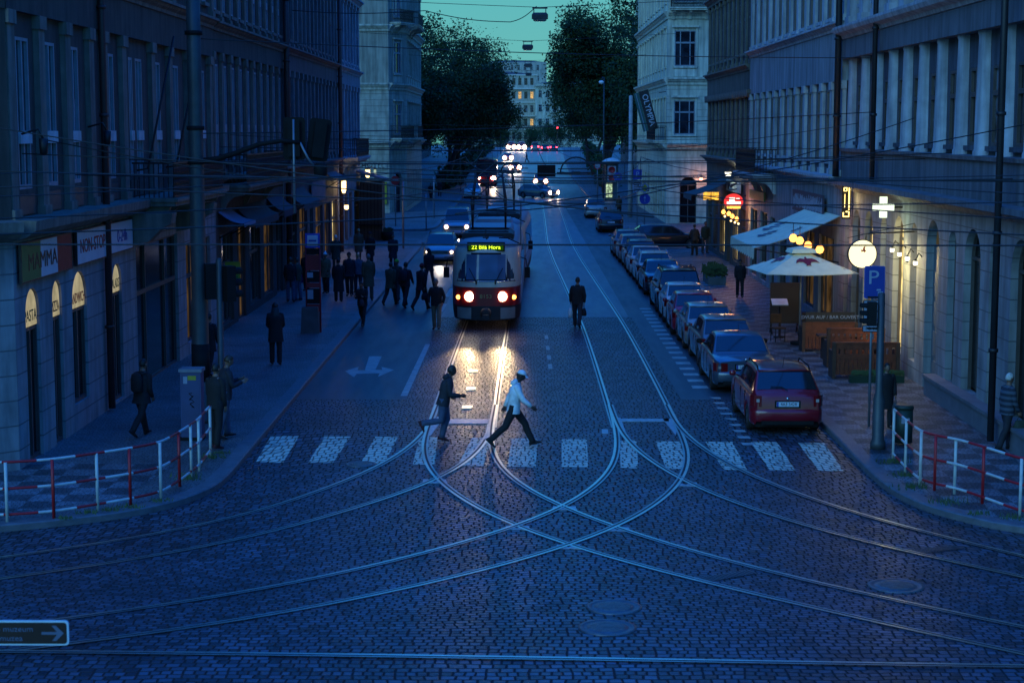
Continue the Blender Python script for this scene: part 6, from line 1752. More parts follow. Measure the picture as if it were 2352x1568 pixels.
def car(x, y, rz, label, col, kind='estate', L=4.25, W=1.74, H=1.46, group='cars parked along the kerb', lit=False, plate='', rails=False, detail=True, wiper=True, antenna=True, beams=0, tail_on=False, z=None):
    wheel_meshes()
    g = gz(y) if z is None else z
    t = empty('parked_car' if group.startswith('cars parked') else 'car', (x, y, g), rz, label, 'car', group)
    h = L / 2; hw = W / 2; M_ = PT[col]
    K = {'estate': (-h + .10, -h + .62, .35, 1.18, .98, .98), 'hatch': (-h + .14, -h + .72, .25, 1.10, .96, .97), 'sedan': (-h + .95, -h + 1.62, .38, 1.22, .99, .96), 'mpv': (-h + .06, -h + .40, .55, 1.45, 1.02, 1.05), 'van': (-h + .05, -h + .22, .75, 1.5, 1.08, 1.1)}[kind]
    yq, yr_, yt, yb, belt, zr0 = K       # rear glass base, roof rear, roof front, windscreen base
    yw = (-h + .80, h - .84); ra = .365
    def T(yy):        # shoulder line
        if yy < yq: return zr0 - .10 * ((yq - yy) / max(.01, yq + h)) ** 2 * (1 if kind == 'sedan' else 1.3)
        if yy < yb: return zr0 + (belt - .02 - zr0) * (yy - yq) / (yb - yq)
        u = (yy - yb) / (h - yb); return belt - .02 - .10 * u - .16 * u ** 3
    def wd(yy):
        s = abs(yy) / h; return hw * (1 - .03 * s ** 2 - .13 * max(0, (s - .82) / .18) ** 2.2)
    def zl(yy):
        v = .22
        for c in yw:
            if abs(yy - c) < ra: v = max(v, .30 + math.sqrt(ra * ra - (yy - c) ** 2))
        return v
    ys = sorted(set([round(-h + L * i / 30, 3) for i in range(31)] + [round(c + ra * math.cos(math.pi * k / 10), 3) for c in yw for k in range(11)] + [round(q, 3) for q in (-h + .03, -h + .08, h - .03, h - .08, yq, yb)]))
    rows = []
    for yy in ys:
        w = wd(yy); zz = zl(yy); tt = T(yy); e = min(1, (h - abs(yy)) / .10); lo = zz + (.0 if zz > .3 else (1 - e) * .12)
        m1 = max(.55, zz + .03)
        half = [(w * .95, lo), (w * .99, max(lo + .02, lo + .05)), (w, m1 + .02), (w * .985, tt - .12), (w * .96, tt - .05), (w * .90, tt - .01), (w * .5, tt + .02), (0, tt + .03)]
        rows.append([(a, yy, b) for a, b in half] + [(-a, yy, b) for a, b in half[-2::-1]])
    mb = MB(); mb.grid(rows, 0, True, False, True)
    # greenhouse
    wb = hw * .92; wt = hw * .735
    def top(yy):
        if yy <= yq or yy >= yb: return T(yy)
        if yy < yr_: return T(yq) + (H - .04 - T(yq)) * (yy - yq) / (yr_ - yq)
        if yy > yt: return T(yb) + (H - .03 - T(yb)) * (yb - yy) / (yb - yt)
        u = (yy - yr_) / (yt - yr_); return H - .04 + .05 * math.sin(math.pi * u * .9 + .1) * 1.0
    def side(yy, f):      # f 0 shoulder .. 1 roof edge
        tp = top(yy); tt = T(yy) - .03; q = (tp - tt) / (H - tt) if H > tt else 0
        zt = tt + (tp - .05 - tt) * f; wq = wb + (wt - wb) * f * q
        return min(wq, wd(yy) * .95), zt
    gy = sorted(set([yq + (yr_ - yq) * i / 5 for i in range(6)] + [yr_ + (yt - yr_) * i / 10 for i in range(11)] + [yt + (yb - yt) * i / 6 for i in range(7)]))
    rows = []
    for yy in gy:
        tp = top(yy); half = [side(yy, 0), side(yy, .5), side(yy, 1)]
        wq = half[-1][0]; half += [(wq - .03, min(tp, half[-1][1] + .03)), (wq - .10, tp - .002), (wq * .5, tp + .012), (0, tp + .016)]
        rows.append([(a, yy, b) for a, b in half] + [(-a, yy, b) for a, b in half[-2::-1]])
    mb.grid(rows, 0, True, False, True)
    bd = mb.build('body', M_, t); bd.data.set_sharp_from_angle(angle=R(38))
    mb = MB(); mb.box(-hw * .84, hw * .84, -h + .12, h - .12, .16, .62); mb.build('underbody', BLKP, t)
    # glass
    mb = MB()
    def slope_glass(y0, z0, y1, z1, f0, f1, k0, k1):
        n = V((0, z1 - z0, -(y1 - y0))).normalized()
        if n.z < 0: n = -n
        if y0 < 0 and n.y > 0: n = V((0, -n.y, n.z))
        r = []
        for i in range(5):
            f = f0 + (f1 - f0) * i / 4; yy = y0 + (y1 - y0) * f; zz = z0 + (z1 - z0) * f; w = (wb + (wt - wb) * f) * (k0 + (k1 - k0) * i / 4)
            r.append([V((w * q, yy, zz + .016 * (1 - q * q))) + n * .009 for q in (-1, -.5, 0, .5, 1)])
        mb.grid(r, 0, True)
    slope_glass(yq, T(yq), yr_, H - .04, .12, .93, .90, .94)
    mb.build('rear_window', CGL, t)
    mb = MB(); slope_glass(yb, T(yb), yt, H - .03, .06, .95, .95, .96); mb.build('windscreen', CGL, t)
    cuts = [(yr_ - .02 if kind != 'sedan' else yr_ - .45, yr_ + .38 if kind in ('estate', 'mpv', 'van') else yr_ + .1), (yr_ + (.46 if kind in ('estate', 'mpv', 'van') else .16), (yr_ + yb) / 2 - .08), ((yr_ + yb) / 2 + .0, yb - .16)]
    for sx in (-1, 1):
        for a, b in cuts:
            if b - a < .15: continue
            r = []; mb = MB()
            for i in range(9):
                yy = a + (b - a) * i / 8; p0, p1 = side(yy, .14), side(yy, .90)
                if p1[1] - p0[1] < .02: p1 = (p0[0], p0[1] + .001)
                r.append([(sx * (p0[0] + .007), yy, p0[1]), (sx * ((p0[0] + p1[0]) / 2 + .008), yy, (p0[1] + p1[1]) / 2), (sx * (p1[0] + .007), yy, p1[1])])
            mb.grid(r, 0, True); mb.build('side_window', CGL, t)
        # mirror, handles, seams
        mb = MB(); Mx = Tr(sx * (hw + .06), yb - .28, belt + .06); mb.lathe([(.001, -.06), (.07, -.045), (.085, 0), (.07, .05), (.001, .07)], 10, 0, Mx @ Matrix.Diagonal((1, .7, 1.1, 1))); mb.tube([(sx * (hw - .1), yb - .25, belt + .0), (sx * (hw + .04), yb - .28, belt + .03)], .02, 5); mb.build('wing_mirror', M_ if col not in ('steel',) else BLKP, t)
        if detail:
            for yy in ((yr_ + yb) / 2 - .75, (yr_ + yb) / 2 + .1):
                mb = MB(); mb.box(sx * hw - .01, sx * hw + .016, yy - .09, yy + .09, belt - .19, belt - .16); mb.build('door_handle', M_, t)
            mb = MB()
            for yy in ((yr_ + yb) / 2 - .04, yb - .1, yr_ + .55 if kind != 'sedan' else yr_ + .1): mb.box(sx * (hw - .02) - .0, sx * (wd(yy) + .0022), yy - .005, yy + .005, .36, belt - .10)
            mb.build('door_seam', BLKP, t)
    for c in yw:
        for sx in (-1, 1):
            w = link('wheel', WH['tyre'], t, Tr(sx * (hw - .115), c, .31) @ (Matrix.Identity(4) if sx > 0 else Rz(math.pi))); w.name = 'wheel'; link('rim', WH['rim'], w)
    # rear
    for sx in (-1, 1):
        mb = MB(); zt = T(-h + .1) - .06
        if kind in ('estate', 'hatch', 'mpv', 'van'): mb.grid([[(sx * a, b, zz) for a, b in ((hw * .70, -h - .012), (hw * .80, -h + .004), (hw * .90, -h + .06), (hw * .975, -h + .20))] for zz in (zt - .26, zt - .24, zt - .04, zt + .0)], 0, False)
        else: mb.grid([[(sx * a, b, zz) for a, b in ((hw * .56, -h - .012), (hw * .76, -h - .002), (hw * .90, -h + .06), (hw * .975, -h + .24))] for zz in (zt - .24, zt - .22, zt - .03, zt + .0)], 0, False)
        q = mb.build('tail_lamp', TAILON if tail_on else TAIL, t)
        mb = MB(); mb.box(min(sx * hw * .76, sx * hw * .84), max(sx * hw * .76, sx * hw * .84), -h - .018, -h + .02, zt - .15, zt - .08); mb.build('lamp_insert', TAILC, q)
    mb = MB(); r = []
    for zz, o in ((.30, .0), (.34, .035), (.50, .055), (.56, .045), (.60, .0)): r.append([(hw * a, -h + b - o, zz) for a, b in ((-.97, .30), (-.93, .10), (-.80, .02), (-.4, -.01), (0, -.015), (.4, -.01), (.80, .02), (.93, .10), (.97, .30))])
    mb.grid(r, 0, True); mb.build('bumper', M_, t)
    mb = MB(); mb.box(-hw * .7, hw * .7, -h - .06, -h + .0, .24, .33); mb.build('bumper_valance', BLKP, t)
    pz = .72 if kind in ('estate', 'sedan') else .66
    if kind in ('mpv', 'van'): pz = .8
    mb = MB(); mb.box(-.30, .30, -h - .016, -h + .02, pz - .09, pz + .08); mb.build('plate_recess', BLKP, t)
    mb = MB(); mb.box(-.26, .26, -h - .028, -h - .017, pz - .055, pz + .055); q = mb.build('number_plate', PLATEW, t)
    mb = MB(); mb.box(-.258, -.215, -h - .0305, -h - .0285, pz - .053, pz + .053); mb.build('plate_band', SBLU, q)
    if plate: text(plate, .105, SBLK, q, axes((.02, -h - .0295, pz), (1, 0, 0), (0, 0, 1), (0, -1, 0)), ext=.002, sx=.92)
    if detail:
        mb = MB(); mb.lathe([(.035, 0), (.03, .012), (.001, .014)], 12, 0, Tr(0, -h - (.012 if kind == 'sedan' else .008), pz + (.2 if kind == 'sedan' else .13)) @ Rx(math.pi / 2), False); mb.build('badge', CHR, t)
    if wiper and kind != 'sedan':
        f = .2; yy = yq + (yr_ - yq) * f; zz = T(yq) + (H - T(yq)) * f; mb = MB(); mb.tube([(0, yq - .02, T(yq) + .05), (-.12, yy - .03, zz + .02), (-.38, yy - .03, zz + .03)], .012, 5); mb.build('rear_wiper', BLKP, t)
        mb = MB(); mb.tube([(-hw * .72, yr_ - .03, H - .045), (0, yr_ - .05, H - .03), (hw * .72, yr_ - .03, H - .045)], .022, 6); mb.build('spoiler_lip', M_, t)
    if antenna:
        mb = MB(); mb.tube([(0, yr_ + .25, H), (0, yr_ + .05, H + .28)], .006, 4); mb.build('antenna', BLKP, t)
    if rails:
        for sx in (-1, 1):
            mb = MB(); mb.tube([(sx * (wt - .03), yr_ + .08, H - .05), (sx * (wt - .03), yr_ + .2, H + .045), (sx * (wt - .03), yt - .25, H + .05), (sx * (wt - .03), yt - .1, H - .03)], .018, 6); mb.build('roof_rail', CHR if rails == 2 else BLKP, t)
        if rails == 3:
            for yy in (yr_ + .35, yr_ + .8, yr_ + 1.3): mb = MB(); mb.tube([(-wt + .03, yy, H + .05), (wt - .03, yy, H + .05)], .018, 6); mb.build('roof_bar', CHR, t)
    # front
    zf = T(h - .12)
    for sx in (-1, 1):
        mb = MB(); mb.grid([[(sx * a, b, zz) for a, b in ((hw * .52, h + .006), (hw * .74, h - .01), (hw * .90, h - .10), (hw * .955, h - .30))] for zz in (zf - .20, zf - .18, zf - .05, zf - .02)], 0, False); q = mb.build('headlamp', HEADL, t)
        if lit:
            mb = MB(); mb.lathe([(lit, 0), (lit * .66, lit * .2)], 16, 0, Tr(sx * hw * .72, h + .015, zf - .11) @ Rx(-math.pi / 2), False); mb.build('glare_ring', GLOW2, q); mb = MB(); mb.lathe([(lit * .66, lit * .2), (lit * .4, lit * .32), (.001, lit * .4)], 16, 0, Tr(sx * hw * .72, h + .015, zf - .11) @ Rx(-math.pi / 2), False); mb.build('lit_bulb', BEAM if lit < .17 else BEAM2, q)  # far lamp discs oversized and ringed to stand for glare
    mb = MB(); mb.box(-hw * .48, hw * .48, h - .05, h + .012, zf - .20, zf - .07); q = mb.build('grille', BLKP, t)
    for k in range(3): mb = MB(); mb.box(-hw * .46, hw * .46, h + .012, h + .018, zf - .19 + k * .04, zf - .175 + k * .04); mb.build('grille_bar', CHR, q)
    mb = MB(); r = []
    for zz, o in ((.24, .0), (.30, .05), (.46, .06), (.52, .0)): r.append([(hw * a, h - b + o, zz) for a, b in ((-.97, .34), (-.92, .12), (-.75, .02), (0, -.015), (.75, .02), (.92, .12), (.97, .34))])
    mb.grid(r, 0, True); mb.build('front_bumper', M_, t)
    mb = MB(); mb.box(-.26, .26, h + .062, h + .075, .36, .46); mb.build('front_plate', PLATEW, t)
    if beams:
        l = bpy.data.lights.new('headlamp_beam', 'SPOT'); l.energy = beams; l.color = (1, .86, .66); l.spot_size = R(34); l.spot_blend = .7; l.shadow_soft_size = .12
        o = bpy.data.objects.new('headlamp_beam', l); COL.objects.link(o); o.parent = t; o.location = (0, h + .15, .66); o.rotation_euler = (R(90 - 17), 0, 0)
    return t


XP = 6.2
def rear(y, L): return y + L / 2
car(6.27, rear(40.3, 4.2), 0, 'dark red estate car parked last in the row nearest the crossing', 'red', 'estate', 4.2, 1.74, 1.47, plate='4A3 5428', rails=1)
car(6.12, rear(46.7, 4.5), 0, 'steel blue saloon car parked behind the dark red estate', 'steel', 'sedan', 4.5, 1.77, 1.44, plate='2A8 4654')
car(6.2, rear(51.55, 3.95), .01, 'silver hatchback parked in front of the steel blue saloon', 'silver', 'hatch', 3.95, 1.70, 1.45)
car(6.15, rear(55.8, 3.7), 0, 'pale silver hatchback with a roof aerial between the silver and the wine red hatchbacks', 'pale', 'hatch', 3.7, 1.68, 1.42)
car(6.1, rear(59.8, 3.6), -.01, 'wine red hatchback between the two pale small cars', 'wine', 'hatch', 3.6, 1.66, 1.44)
car(6.1, rear(63.6, 3.4), 0, 'small white hatchback right behind the black people carrier', 'white', 'hatch', 3.4, 1.62, 1.42)
car(6.22, rear(67.3, 4.4), 0, 'tall black people carrier with roof bars in the middle of the row', 'black', 'mpv', 4.4, 1.82, 1.68, rails=3)
car(6.2, rear(74.4, 4.4), .01, 'graphite saloon in front of the black people carrier', 'graphite', 'sedan', 4.4, 1.74, 1.43)
car(6.2, rear(79.4, 4.2), 0, 'white estate car with chrome roof rails in front of the graphite saloon', 'white', 'estate', 4.2, 1.72, 1.48, rails=2)
car(6.15, rear(84.0, 3.8), 0, 'white hatchback without rails in front of the white estate', 'white', 'hatch', 3.8, 1.68, 1.46)
car(6.2, rear(88.3, 4.1), 0, 'graphite estate with dark rails in front of the white hatchback', 'graphite', 'estate', 4.1, 1.72, 1.47, rails=1)
car(6.15, rear(92.8, 4.2), 0, 'pale silver estate last but one before the black car across the side street', 'pale', 'estate', 4.2, 1.72, 1.47)
car(6.1, rear(97.4, 4.1), 0, 'silver estate with its near side in the dark beside the black car', 'silver', 'estate', 4.1, 1.72, 1.46, rails=1)
car(8.75, 104.3, -math.pi / 2, 'black hatchback standing across the side street with its bonnet to the wall', 'black', 'hatch', 4.5, 1.8, 1.45, group='cars away from the parking row')
car(6.3, rear(120.5, 4.5), 0, 'black estate parked beyond the side street', 'black', 'estate', 4.5, 1.8, 1.5, rails=1)
car(6.15, rear(140, 4.2), 0, 'pale silver car parked far beyond the side street with a raised aerial', 'pale', 'hatch', 4.2, 1.75, 1.55)
MV = 'cars moving towards the camera'
car(-4.25, 94.3, math.pi, 'pale car with its nose past the tram in the shaded lane', 'pale', 'estate', 4.4, 1.78, 1.52, group=MV, lit=.10, rails=1, beams=140)
car(-4.15, 116.5, math.pi, 'pale van following the pale car beside the tram with one glaring headlamp', 'pale', 'van', 4.8, 1.85, 1.9, group=MV, lit=.16, beams=250)
car(-4.9, 182, math.pi, 'white parked car on the shaded side past the crossroads', 'white', 'estate', 4.4, 1.8, 1.5, group='cars away from the parking row')
car(1.9, 181.5, math.pi + .85, 'silver car turning across the tram tracks with glaring headlamps', 'silver', 'hatch', 4.3, 1.78, 1.45, group=MV, lit=.26, beams=500)
car(2.55, 216, math.pi, 'car with glaring headlamps behind the turning silver car', 'graphite', 'hatch', 4.2, 1.75, 1.5, group=MV, lit=.36, beams=500)
car(-.75, 272, math.pi, 'car with glaring headlamps coming downhill beside the dark red bus', 'graphite', 'estate', 4.3, 1.76, 1.48, group=MV, lit=.44, beams=1200)
car(-2.2, 330, math.pi, 'second car with glaring headlamps coming downhill behind the dark red bus', 'silver', 'estate', 4.3, 1.76, 1.5, group=MV, lit=.48, beams=1200)
car(-2.1, 424, math.pi, 'car at the crest with blinding headlamps nearest the shaded crowns', 'white', 'van', 4.9, 1.9, 2.0, group=MV, lit=.6, beams=900)
car(.4, 420, math.pi, 'car at the crest with blinding headlamps beside the far walker', 'white', 'van', 4.9, 1.9, 2.0, group=MV, lit=.65, beams=900)
car(3.6, 418, 0, 'pale van at the crest driving away', 'pale', 'van', 4.8, 1.9, 2.0, group='cars driving away at the crest', tail_on=True)
car(5.9, 414, 0, 'car at the crest with glowing red tail lamps in the middle of the lane', 'graphite', 'hatch', 4.2, 1.75, 1.5, group='cars driving away at the crest', tail_on=True)
car(8.0, 417, 0, 'car at the crest with glowing red tail lamps nearest the signal mast', 'graphite', 'hatch', 4.2, 1.75, 1.5, group='cars driving away at the crest', tail_on=True)

# ------------------------------------------------------------------ tram
TRED = mat('tram_red', (.27, .008, .012), .35, 0, .12, 1.5, coat=.5, obj=True); TCREAM = mat('tram_cream', (.60, .60, .48), .38, 0, .14, 1.5, coat=.4, obj=True); TROOF = mat('tram_roof_grey', (.25, .29, .31), .5, 0, .2, 2, obj=True); TSK = mat('tram_skirt', (.02, .02, .022), .6, obj=True); TGREY = mat('tram_corner_panel', (.24, .26, .24), .5, 0, .2, obj=True)
TGL = glass('tram_glass', (.03, .045, .07), .06); TWS = glass('tram_windscreen', (.10, .17, .27), .08, .3, .6)  # windscreen: lit cab and sky reflection painted in as a paler blue
LEDY = emit('led_yellow', (.75, 1.0, .04), 2.4); LEDB = emit('led_board', (.05, .22, .01), .28)
ZP = [(.36, .955), (.6, .985), (.86, 1.0), (.862, 1.0), (1.53, 1.0), (1.532, 1.0), (1.76, 1.0), (2.2, .99), (2.6, .968), (2.76, .945), (2.9, .90), (3.02, .82), (3.11, .66), (3.16, .40), (3.18, .03)]
def tprof(z):
    for (a, p), (b, q) in zip(ZP, ZP[1:]):
        if a <= z <= b: return p + (q - p) * (z - a) / (b - a)
    return ZP[0][1] if z < ZP[0][0] else ZP[-1][1]
NN = 2.9
def tlean(z): return .34 * max(0, z - 1.62) / 1.4 + .9 * max(0, z - 3.0) / .2 * .5
def tfront(x, z): return 5.4 + 1.8 * max(0, 1 - (abs(x) / (1.25 * tprof(z))) ** NN) ** (1 / NN) - tlean(z)


def tram(x, y, rz, label, first=True):
    t = empty('tram', (x, y, 0), rz, label, 'tram', 'coupled tram cars')
    mb = MB(); rows = []
    N = 56
    for z, p in ZP:
        r = []
        for k in range(N):
            a = 2 * math.pi * k / N; c, s_ = math.cos(a), math.sin(a)
            xx = 1.25 * p * math.copysign(abs(c) ** (2 / NN), c); ye = 1.8 * abs(s_) ** (2 / NN)
            yy = (5.4 + ye - tlean(z) * abs(s_) ** .5) if s_ > 0 else -(5.4 + ye - tlean(z) * abs(s_) ** .5) if s_ < 0 else 0
            r.append((xx, yy, z))
        rows.append(r)
    for i in range(len(rows) - 1):
        zm = (ZP[i][0] + ZP[i + 1][0]) / 2
        mb.grid(rows[i:i + 2], 3 if zm < .86 else 0 if zm < 1.53 else 1 if zm < 2.95 else 2, True, True)
    b = mb.build('body', [TRED, TCREAM, TROOF, TSK], t, fix=True); b.data.set_sharp_from_angle(angle=R(40))
    def front_pane(x0, x1, z0, z1, name, m, off=.012, nx=12):
        mb = MB(); mb.grid([[(x0 + (x1 - x0) * i / nx, tfront(x0 + (x1 - x0) * i / nx, z) + off, z) for i in range(nx + 1)] for z in [z0 + (z1 - z0) * j / 4 for j in range(5)]], 0, True); return mb.build(name, m, t)
    for sg in (1, -1) if not first else (1,):
        pass
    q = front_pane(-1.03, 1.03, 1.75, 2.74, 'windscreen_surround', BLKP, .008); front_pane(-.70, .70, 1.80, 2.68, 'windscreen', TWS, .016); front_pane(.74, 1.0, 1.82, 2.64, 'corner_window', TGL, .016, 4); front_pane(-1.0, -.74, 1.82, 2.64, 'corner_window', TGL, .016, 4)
    mb = MB(); mb.tube([(xx, tfront(xx, 1.74) + .02, 1.74) for xx in [-1.04 + 2.08 * i / 12 for i in range(13)]], .018, 6); mb.build('chrome_strip', CHR, t)
    mb = MB(); yy = tfront(0, 2.9) + .02
    mb.box(-.67, .67, yy - .35, yy - .02, 2.79, 3.10); d = mb.build('display_case', BLKP, t)
    mb = MB(); mb.box(-.62, .62, yy - .022, yy - .012, 2.83, 3.06); mb.build('display_board', LEDB if first else BLKP, d)
    FT = axes((0, 0, 0), (-1, 0, 0), (0, 0, 1), (0, 1, 0))
    if first: text('22 Bílá Hora', .20, LEDY, d, Tr(0, yy - .010, 2.93) @ FT, sx=1.02)
    for sx in (-1, 1):
        yy = tfront(.58, 1.2)
        mb = MB(); mb.lathe([(.20, -.04), (.20, .03), (.17, .035), (.165, .0)], 20, 0, Tr(sx * .58, yy, 1.2) @ Rx(-math.pi / 2), False); q = mb.build('headlight', GLOW if first else CHR, t)
        mb = MB(); mb.lathe([(.165, .0), (.12, .04), (.001, .055)], 20, 0, Tr(sx * .58, yy + .01, 1.2) @ Rx(-math.pi / 2), False); mb.build('lamp_glass', BEAM if first else HEADL, q)
        yy = tfront(.99, 1.15); mb = MB(); mb.lathe([(.085, -.06), (.08, .03), (.05, .05), (.001, .055)], 14, 0, Tr(sx * .99, yy, 1.15) @ Rz(-sx * .5) @ Rx(-math.pi / 2), False); mb.build('indicator', INDI if first else TAILC, t)
        mb = MB(); mb.grid([[(sx * xx, tfront(xx, z) + .015, z) for xx in (.52, .64, .76, .86, .96, 1.04)] for z in (.40, .6, .8)], 0, True); mb.build('corner_panel', TGREY, t)
        mb = MB(); yy = tfront(.3, 1.74); mb.tube([(sx * .34, yy + .05, 1.70), (sx * .46, yy - .0, 1.95), (sx * .60, tfront(.6, 2.2) + .04, 2.2)], .012, 5); mb.tube([(sx * .34, yy + .05, 1.64), (sx * .34, yy + .05, 1.78)], .025, 6); mb.build('wiper', BLKP, t)
        # side windows and doors
        for i in range(7):
            a = -5.3 + i * 1.52; mb = MB(); mb.grid([[(sx * (1.25 * tprof(z) + .008), yy, z) for yy in (a, a + 1.30)] for z in (1.72, 2.0, 2.3, 2.56)], 0, True); mb.build('side_window', TGL, t)
        for a in (-4.9, 0.1, 4.2):
            if sx < 0: continue
            mb = MB(); mb.box(1.252, 1.262, a - .66, a + .66, .45, 1.70); mb.box(1.262, 1.268, a - .012, a + .012, .45, 1.70); mb.build('door', TCREAM if a == 9 else TRED, t)
        mb = MB(); mb.tube([(sx * 1.2, 5.6, 2.5), (sx * 1.42, 5.95, 2.45), (sx * 1.46, 6.0, 2.15)], .018, 6); mb.box(sx * 1.46 - .1, sx * 1.46 + .1, 5.97, 6.03, 1.78, 2.16); mb.build('mirror', BLKP, t)
        mb = MB(); mb.tube([(sx * 1.2, 5.9, 3.0), (sx * .75, 6.2, 3.22), (sx * .45, 6.15, 3.22)], .022, 6) if sx < 0 else mb.tube([(sx * 1.23, -5, 3.02), (sx * 1.23, 5, 3.02)], .015, 5); mb.build('gutter_rail', BLKP, t)
        for yc in (-3.2, 3.2):
            mb = MB(); mb.box(sx * .62, sx * .8, yc - 1.3, yc + 1.3, .22, .5); q = mb.build('bogie_frame', TSK, t)
            for dy in (-.95, .95): mb = MB(); mb.lathe([(.33, -.06), (.33, .06)], 16, 0, Tr(sx * .72, yc + dy, .33) @ Ry(math.pi / 2)); mb.build('bogie_wheel', TSK, q)
    if first:
        yy = tfront(0, 1.2); text('8153', .20, mat('number_gold', (.40, .30, .10), .5), t, Tr(0, yy + .012, 1.2) @ FT, 'fleet_number', sx=1.1)
    mb = MB(); mb.box(-.12, .12, 6.6, 7.45, .38, .56); mb.lathe([(.16, 0), (.2, .05), (.2, .12), (.1, .16)], 14, 0, Tr(0, 7.12, .62) @ Rx(-math.pi / 2)); mb.build('coupler', TSK, t)
    # roof equipment and pantograph
    for a, b, w, h0 in ((-5.2, -3.2, .75, .28), (-1.6, 1.8, .85, .22), (2.3, 4.6, .95, .16)):
        mb = MB(); mb.grid([[(xx * s, yy, z) for xx, yy in ((-w, a), (w, a), (w, b), (-w, b))] for s, z in ((1, 3.08), (1, 3.14 + h0 * .7), (.9, 3.14 + h0))], 0, False, True, True); mb.build('roof_box', TSK if h0 < .2 else TROOF, t)
    mb = MB(); mb.tube([(.05, 5.5, 3.1), (.05, 5.5, 3.5)], .02, 5); mb.box(-.06, .16, 5.44, 5.56, 3.1, 3.22); mb.build('aerial', TSK, t)
    mb = MB(); zb = 3.38; y0 = 3.0
    for sx in (-.62, .62):
        mb.tube([(sx, y0, zb), (sx, y0 - 1.15, 4.45), (sx * .8, y0 + .05, 5.42)], .034, 6); mb.tube([(sx, y0 + 1.2 - 1.2, zb), (sx, y0 + 1.15, 4.45), (sx * .8, y0 + .05, 5.42)], .034, 6)
        mb.tube([(sx, y0 - 1.0, zb - .1), (sx, y0 + 1.0, zb - .1)], .04, 6)
    for yy in (-1.15, 1.15): mb.tube([(-.62, y0 + yy, 4.45), (.62, y0 + yy, 4.45)], .03, 6); mb.tube([(-.62, y0 + yy, 4.45), (.5, y0 + yy * .1, 5.38)], .014, 5); mb.tube([(.62, y0 + yy, 4.45), (-.5, y0 + yy * .1, 5.38)], .014, 5)
    mb.tube([(-.95, y0, 5.46), (-.75, y0, 5.56), (.75, y0, 5.56), (.95, y0, 5.46)], .035, 6); mb.tube([(-.8, y0 + .3, 5.5), (.8, y0 + .3, 5.5)], .03, 6); mb.tube([(-.75, y0 - 1, zb - .08), (.75, y0 - 1, zb - .08)], .05, 6); mb.tube([(-.75, y0 + 1, zb - .08), (.75, y0 + 1, zb - .08)], .05, 6); mb.tube([(-.7, y0, zb), (.7, y0, zb)], .05, 6)
    mb.build('pantograph', TSK, t)
    if first:
        for sx in (-1, 1):
            l = bpy.data.lights.new('headlight_beam', 'SPOT'); l.energy = 460; l.color = (1, .68, .34); l.spot_size = R(13.5); l.spot_blend = .8; l.shadow_soft_size = .14
            o = bpy.data.objects.new('headlight_beam', l); COL.objects.link(o); o.parent = t; o.location = (sx * .58, 7.3, 1.2); o.rotation_euler = (R(90 - 7.9), 0, 0)
    return t


tram(-1.12, 61.6 + 7.2, math.pi - .012, 'red and cream tram with lit headlamps and a yellow destination display')
tram(-.80, 61.6 + 7.2 + 15.0, math.pi - .03, 'second tram car coupled behind the lit one', False)

# far bus
t = empty('bus', (-4.1, 220, gz(220)), math.pi, 'dark red bus with one glaring headlamp far up the lane', 'bus')
mb = MB(); rows = []
for z, s in ((.3, .97), (.5, 1), (2.9, 1), (3.15, .96), (3.28, .8), (3.3, .02)):
    rows.append([(1.25 * s * math.copysign(abs(math.cos(a)) ** .3, math.cos(a)), 5.5 * math.copysign(abs(math.sin(a)) ** .3, math.sin(a)) * (.98 + .02 * s), z) for a in [2 * math.pi * k / 40 for k in range(40)]])
mb.grid(rows, 0, True, True); mb.build('body', TRED, t)
mb = MB(); mb.box(-1.12, 1.12, 5.46, 5.53, 1.25, 2.65); mb.build('windscreen', TGL, t)
mb = MB(); mb.box(-.9, .9, 5.46, 5.53, 2.75, 3.05); mb.build('destination_box', BLKP, t)
for sx, r in ((-.85, .27), (.85, .12)): mb = MB(); mb.lathe([(r, 0), (r * .7, .05), (.001, .06)], 16, 0, Tr(sx, 5.52, .95) @ Rx(-math.pi / 2), False); mb.build('headlamp', BEAM2, t)
for sx in (-1, 1):
    mb = MB(); mb.box(sx * 1.252 - .01, sx * 1.252 + .01, -5, 5, 1.3, 2.6); mb.build('side_window', TGL, t)
    for yy in (-3.3, 3.3): mb = MB(); mb.lathe([(.48, -.12), (.48, .12)], 18, 0, Tr(sx * 1.12, yy, .48) @ Ry(math.pi / 2)); mb.build('wheel', TYRE, t)
l = bpy.data.lights.new('headlamp_beam', 'SPOT'); l.energy = 900; l.color = (1, .78, .5); l.spot_size = R(34); l.spot_blend = .7; l.shadow_soft_size = .15
o = bpy.data.objects.new('headlamp_beam', l); COL.objects.link(o); o.parent = t; o.location = (-.85, 5.7, .95); o.rotation_euler = (R(74), 0, 0)
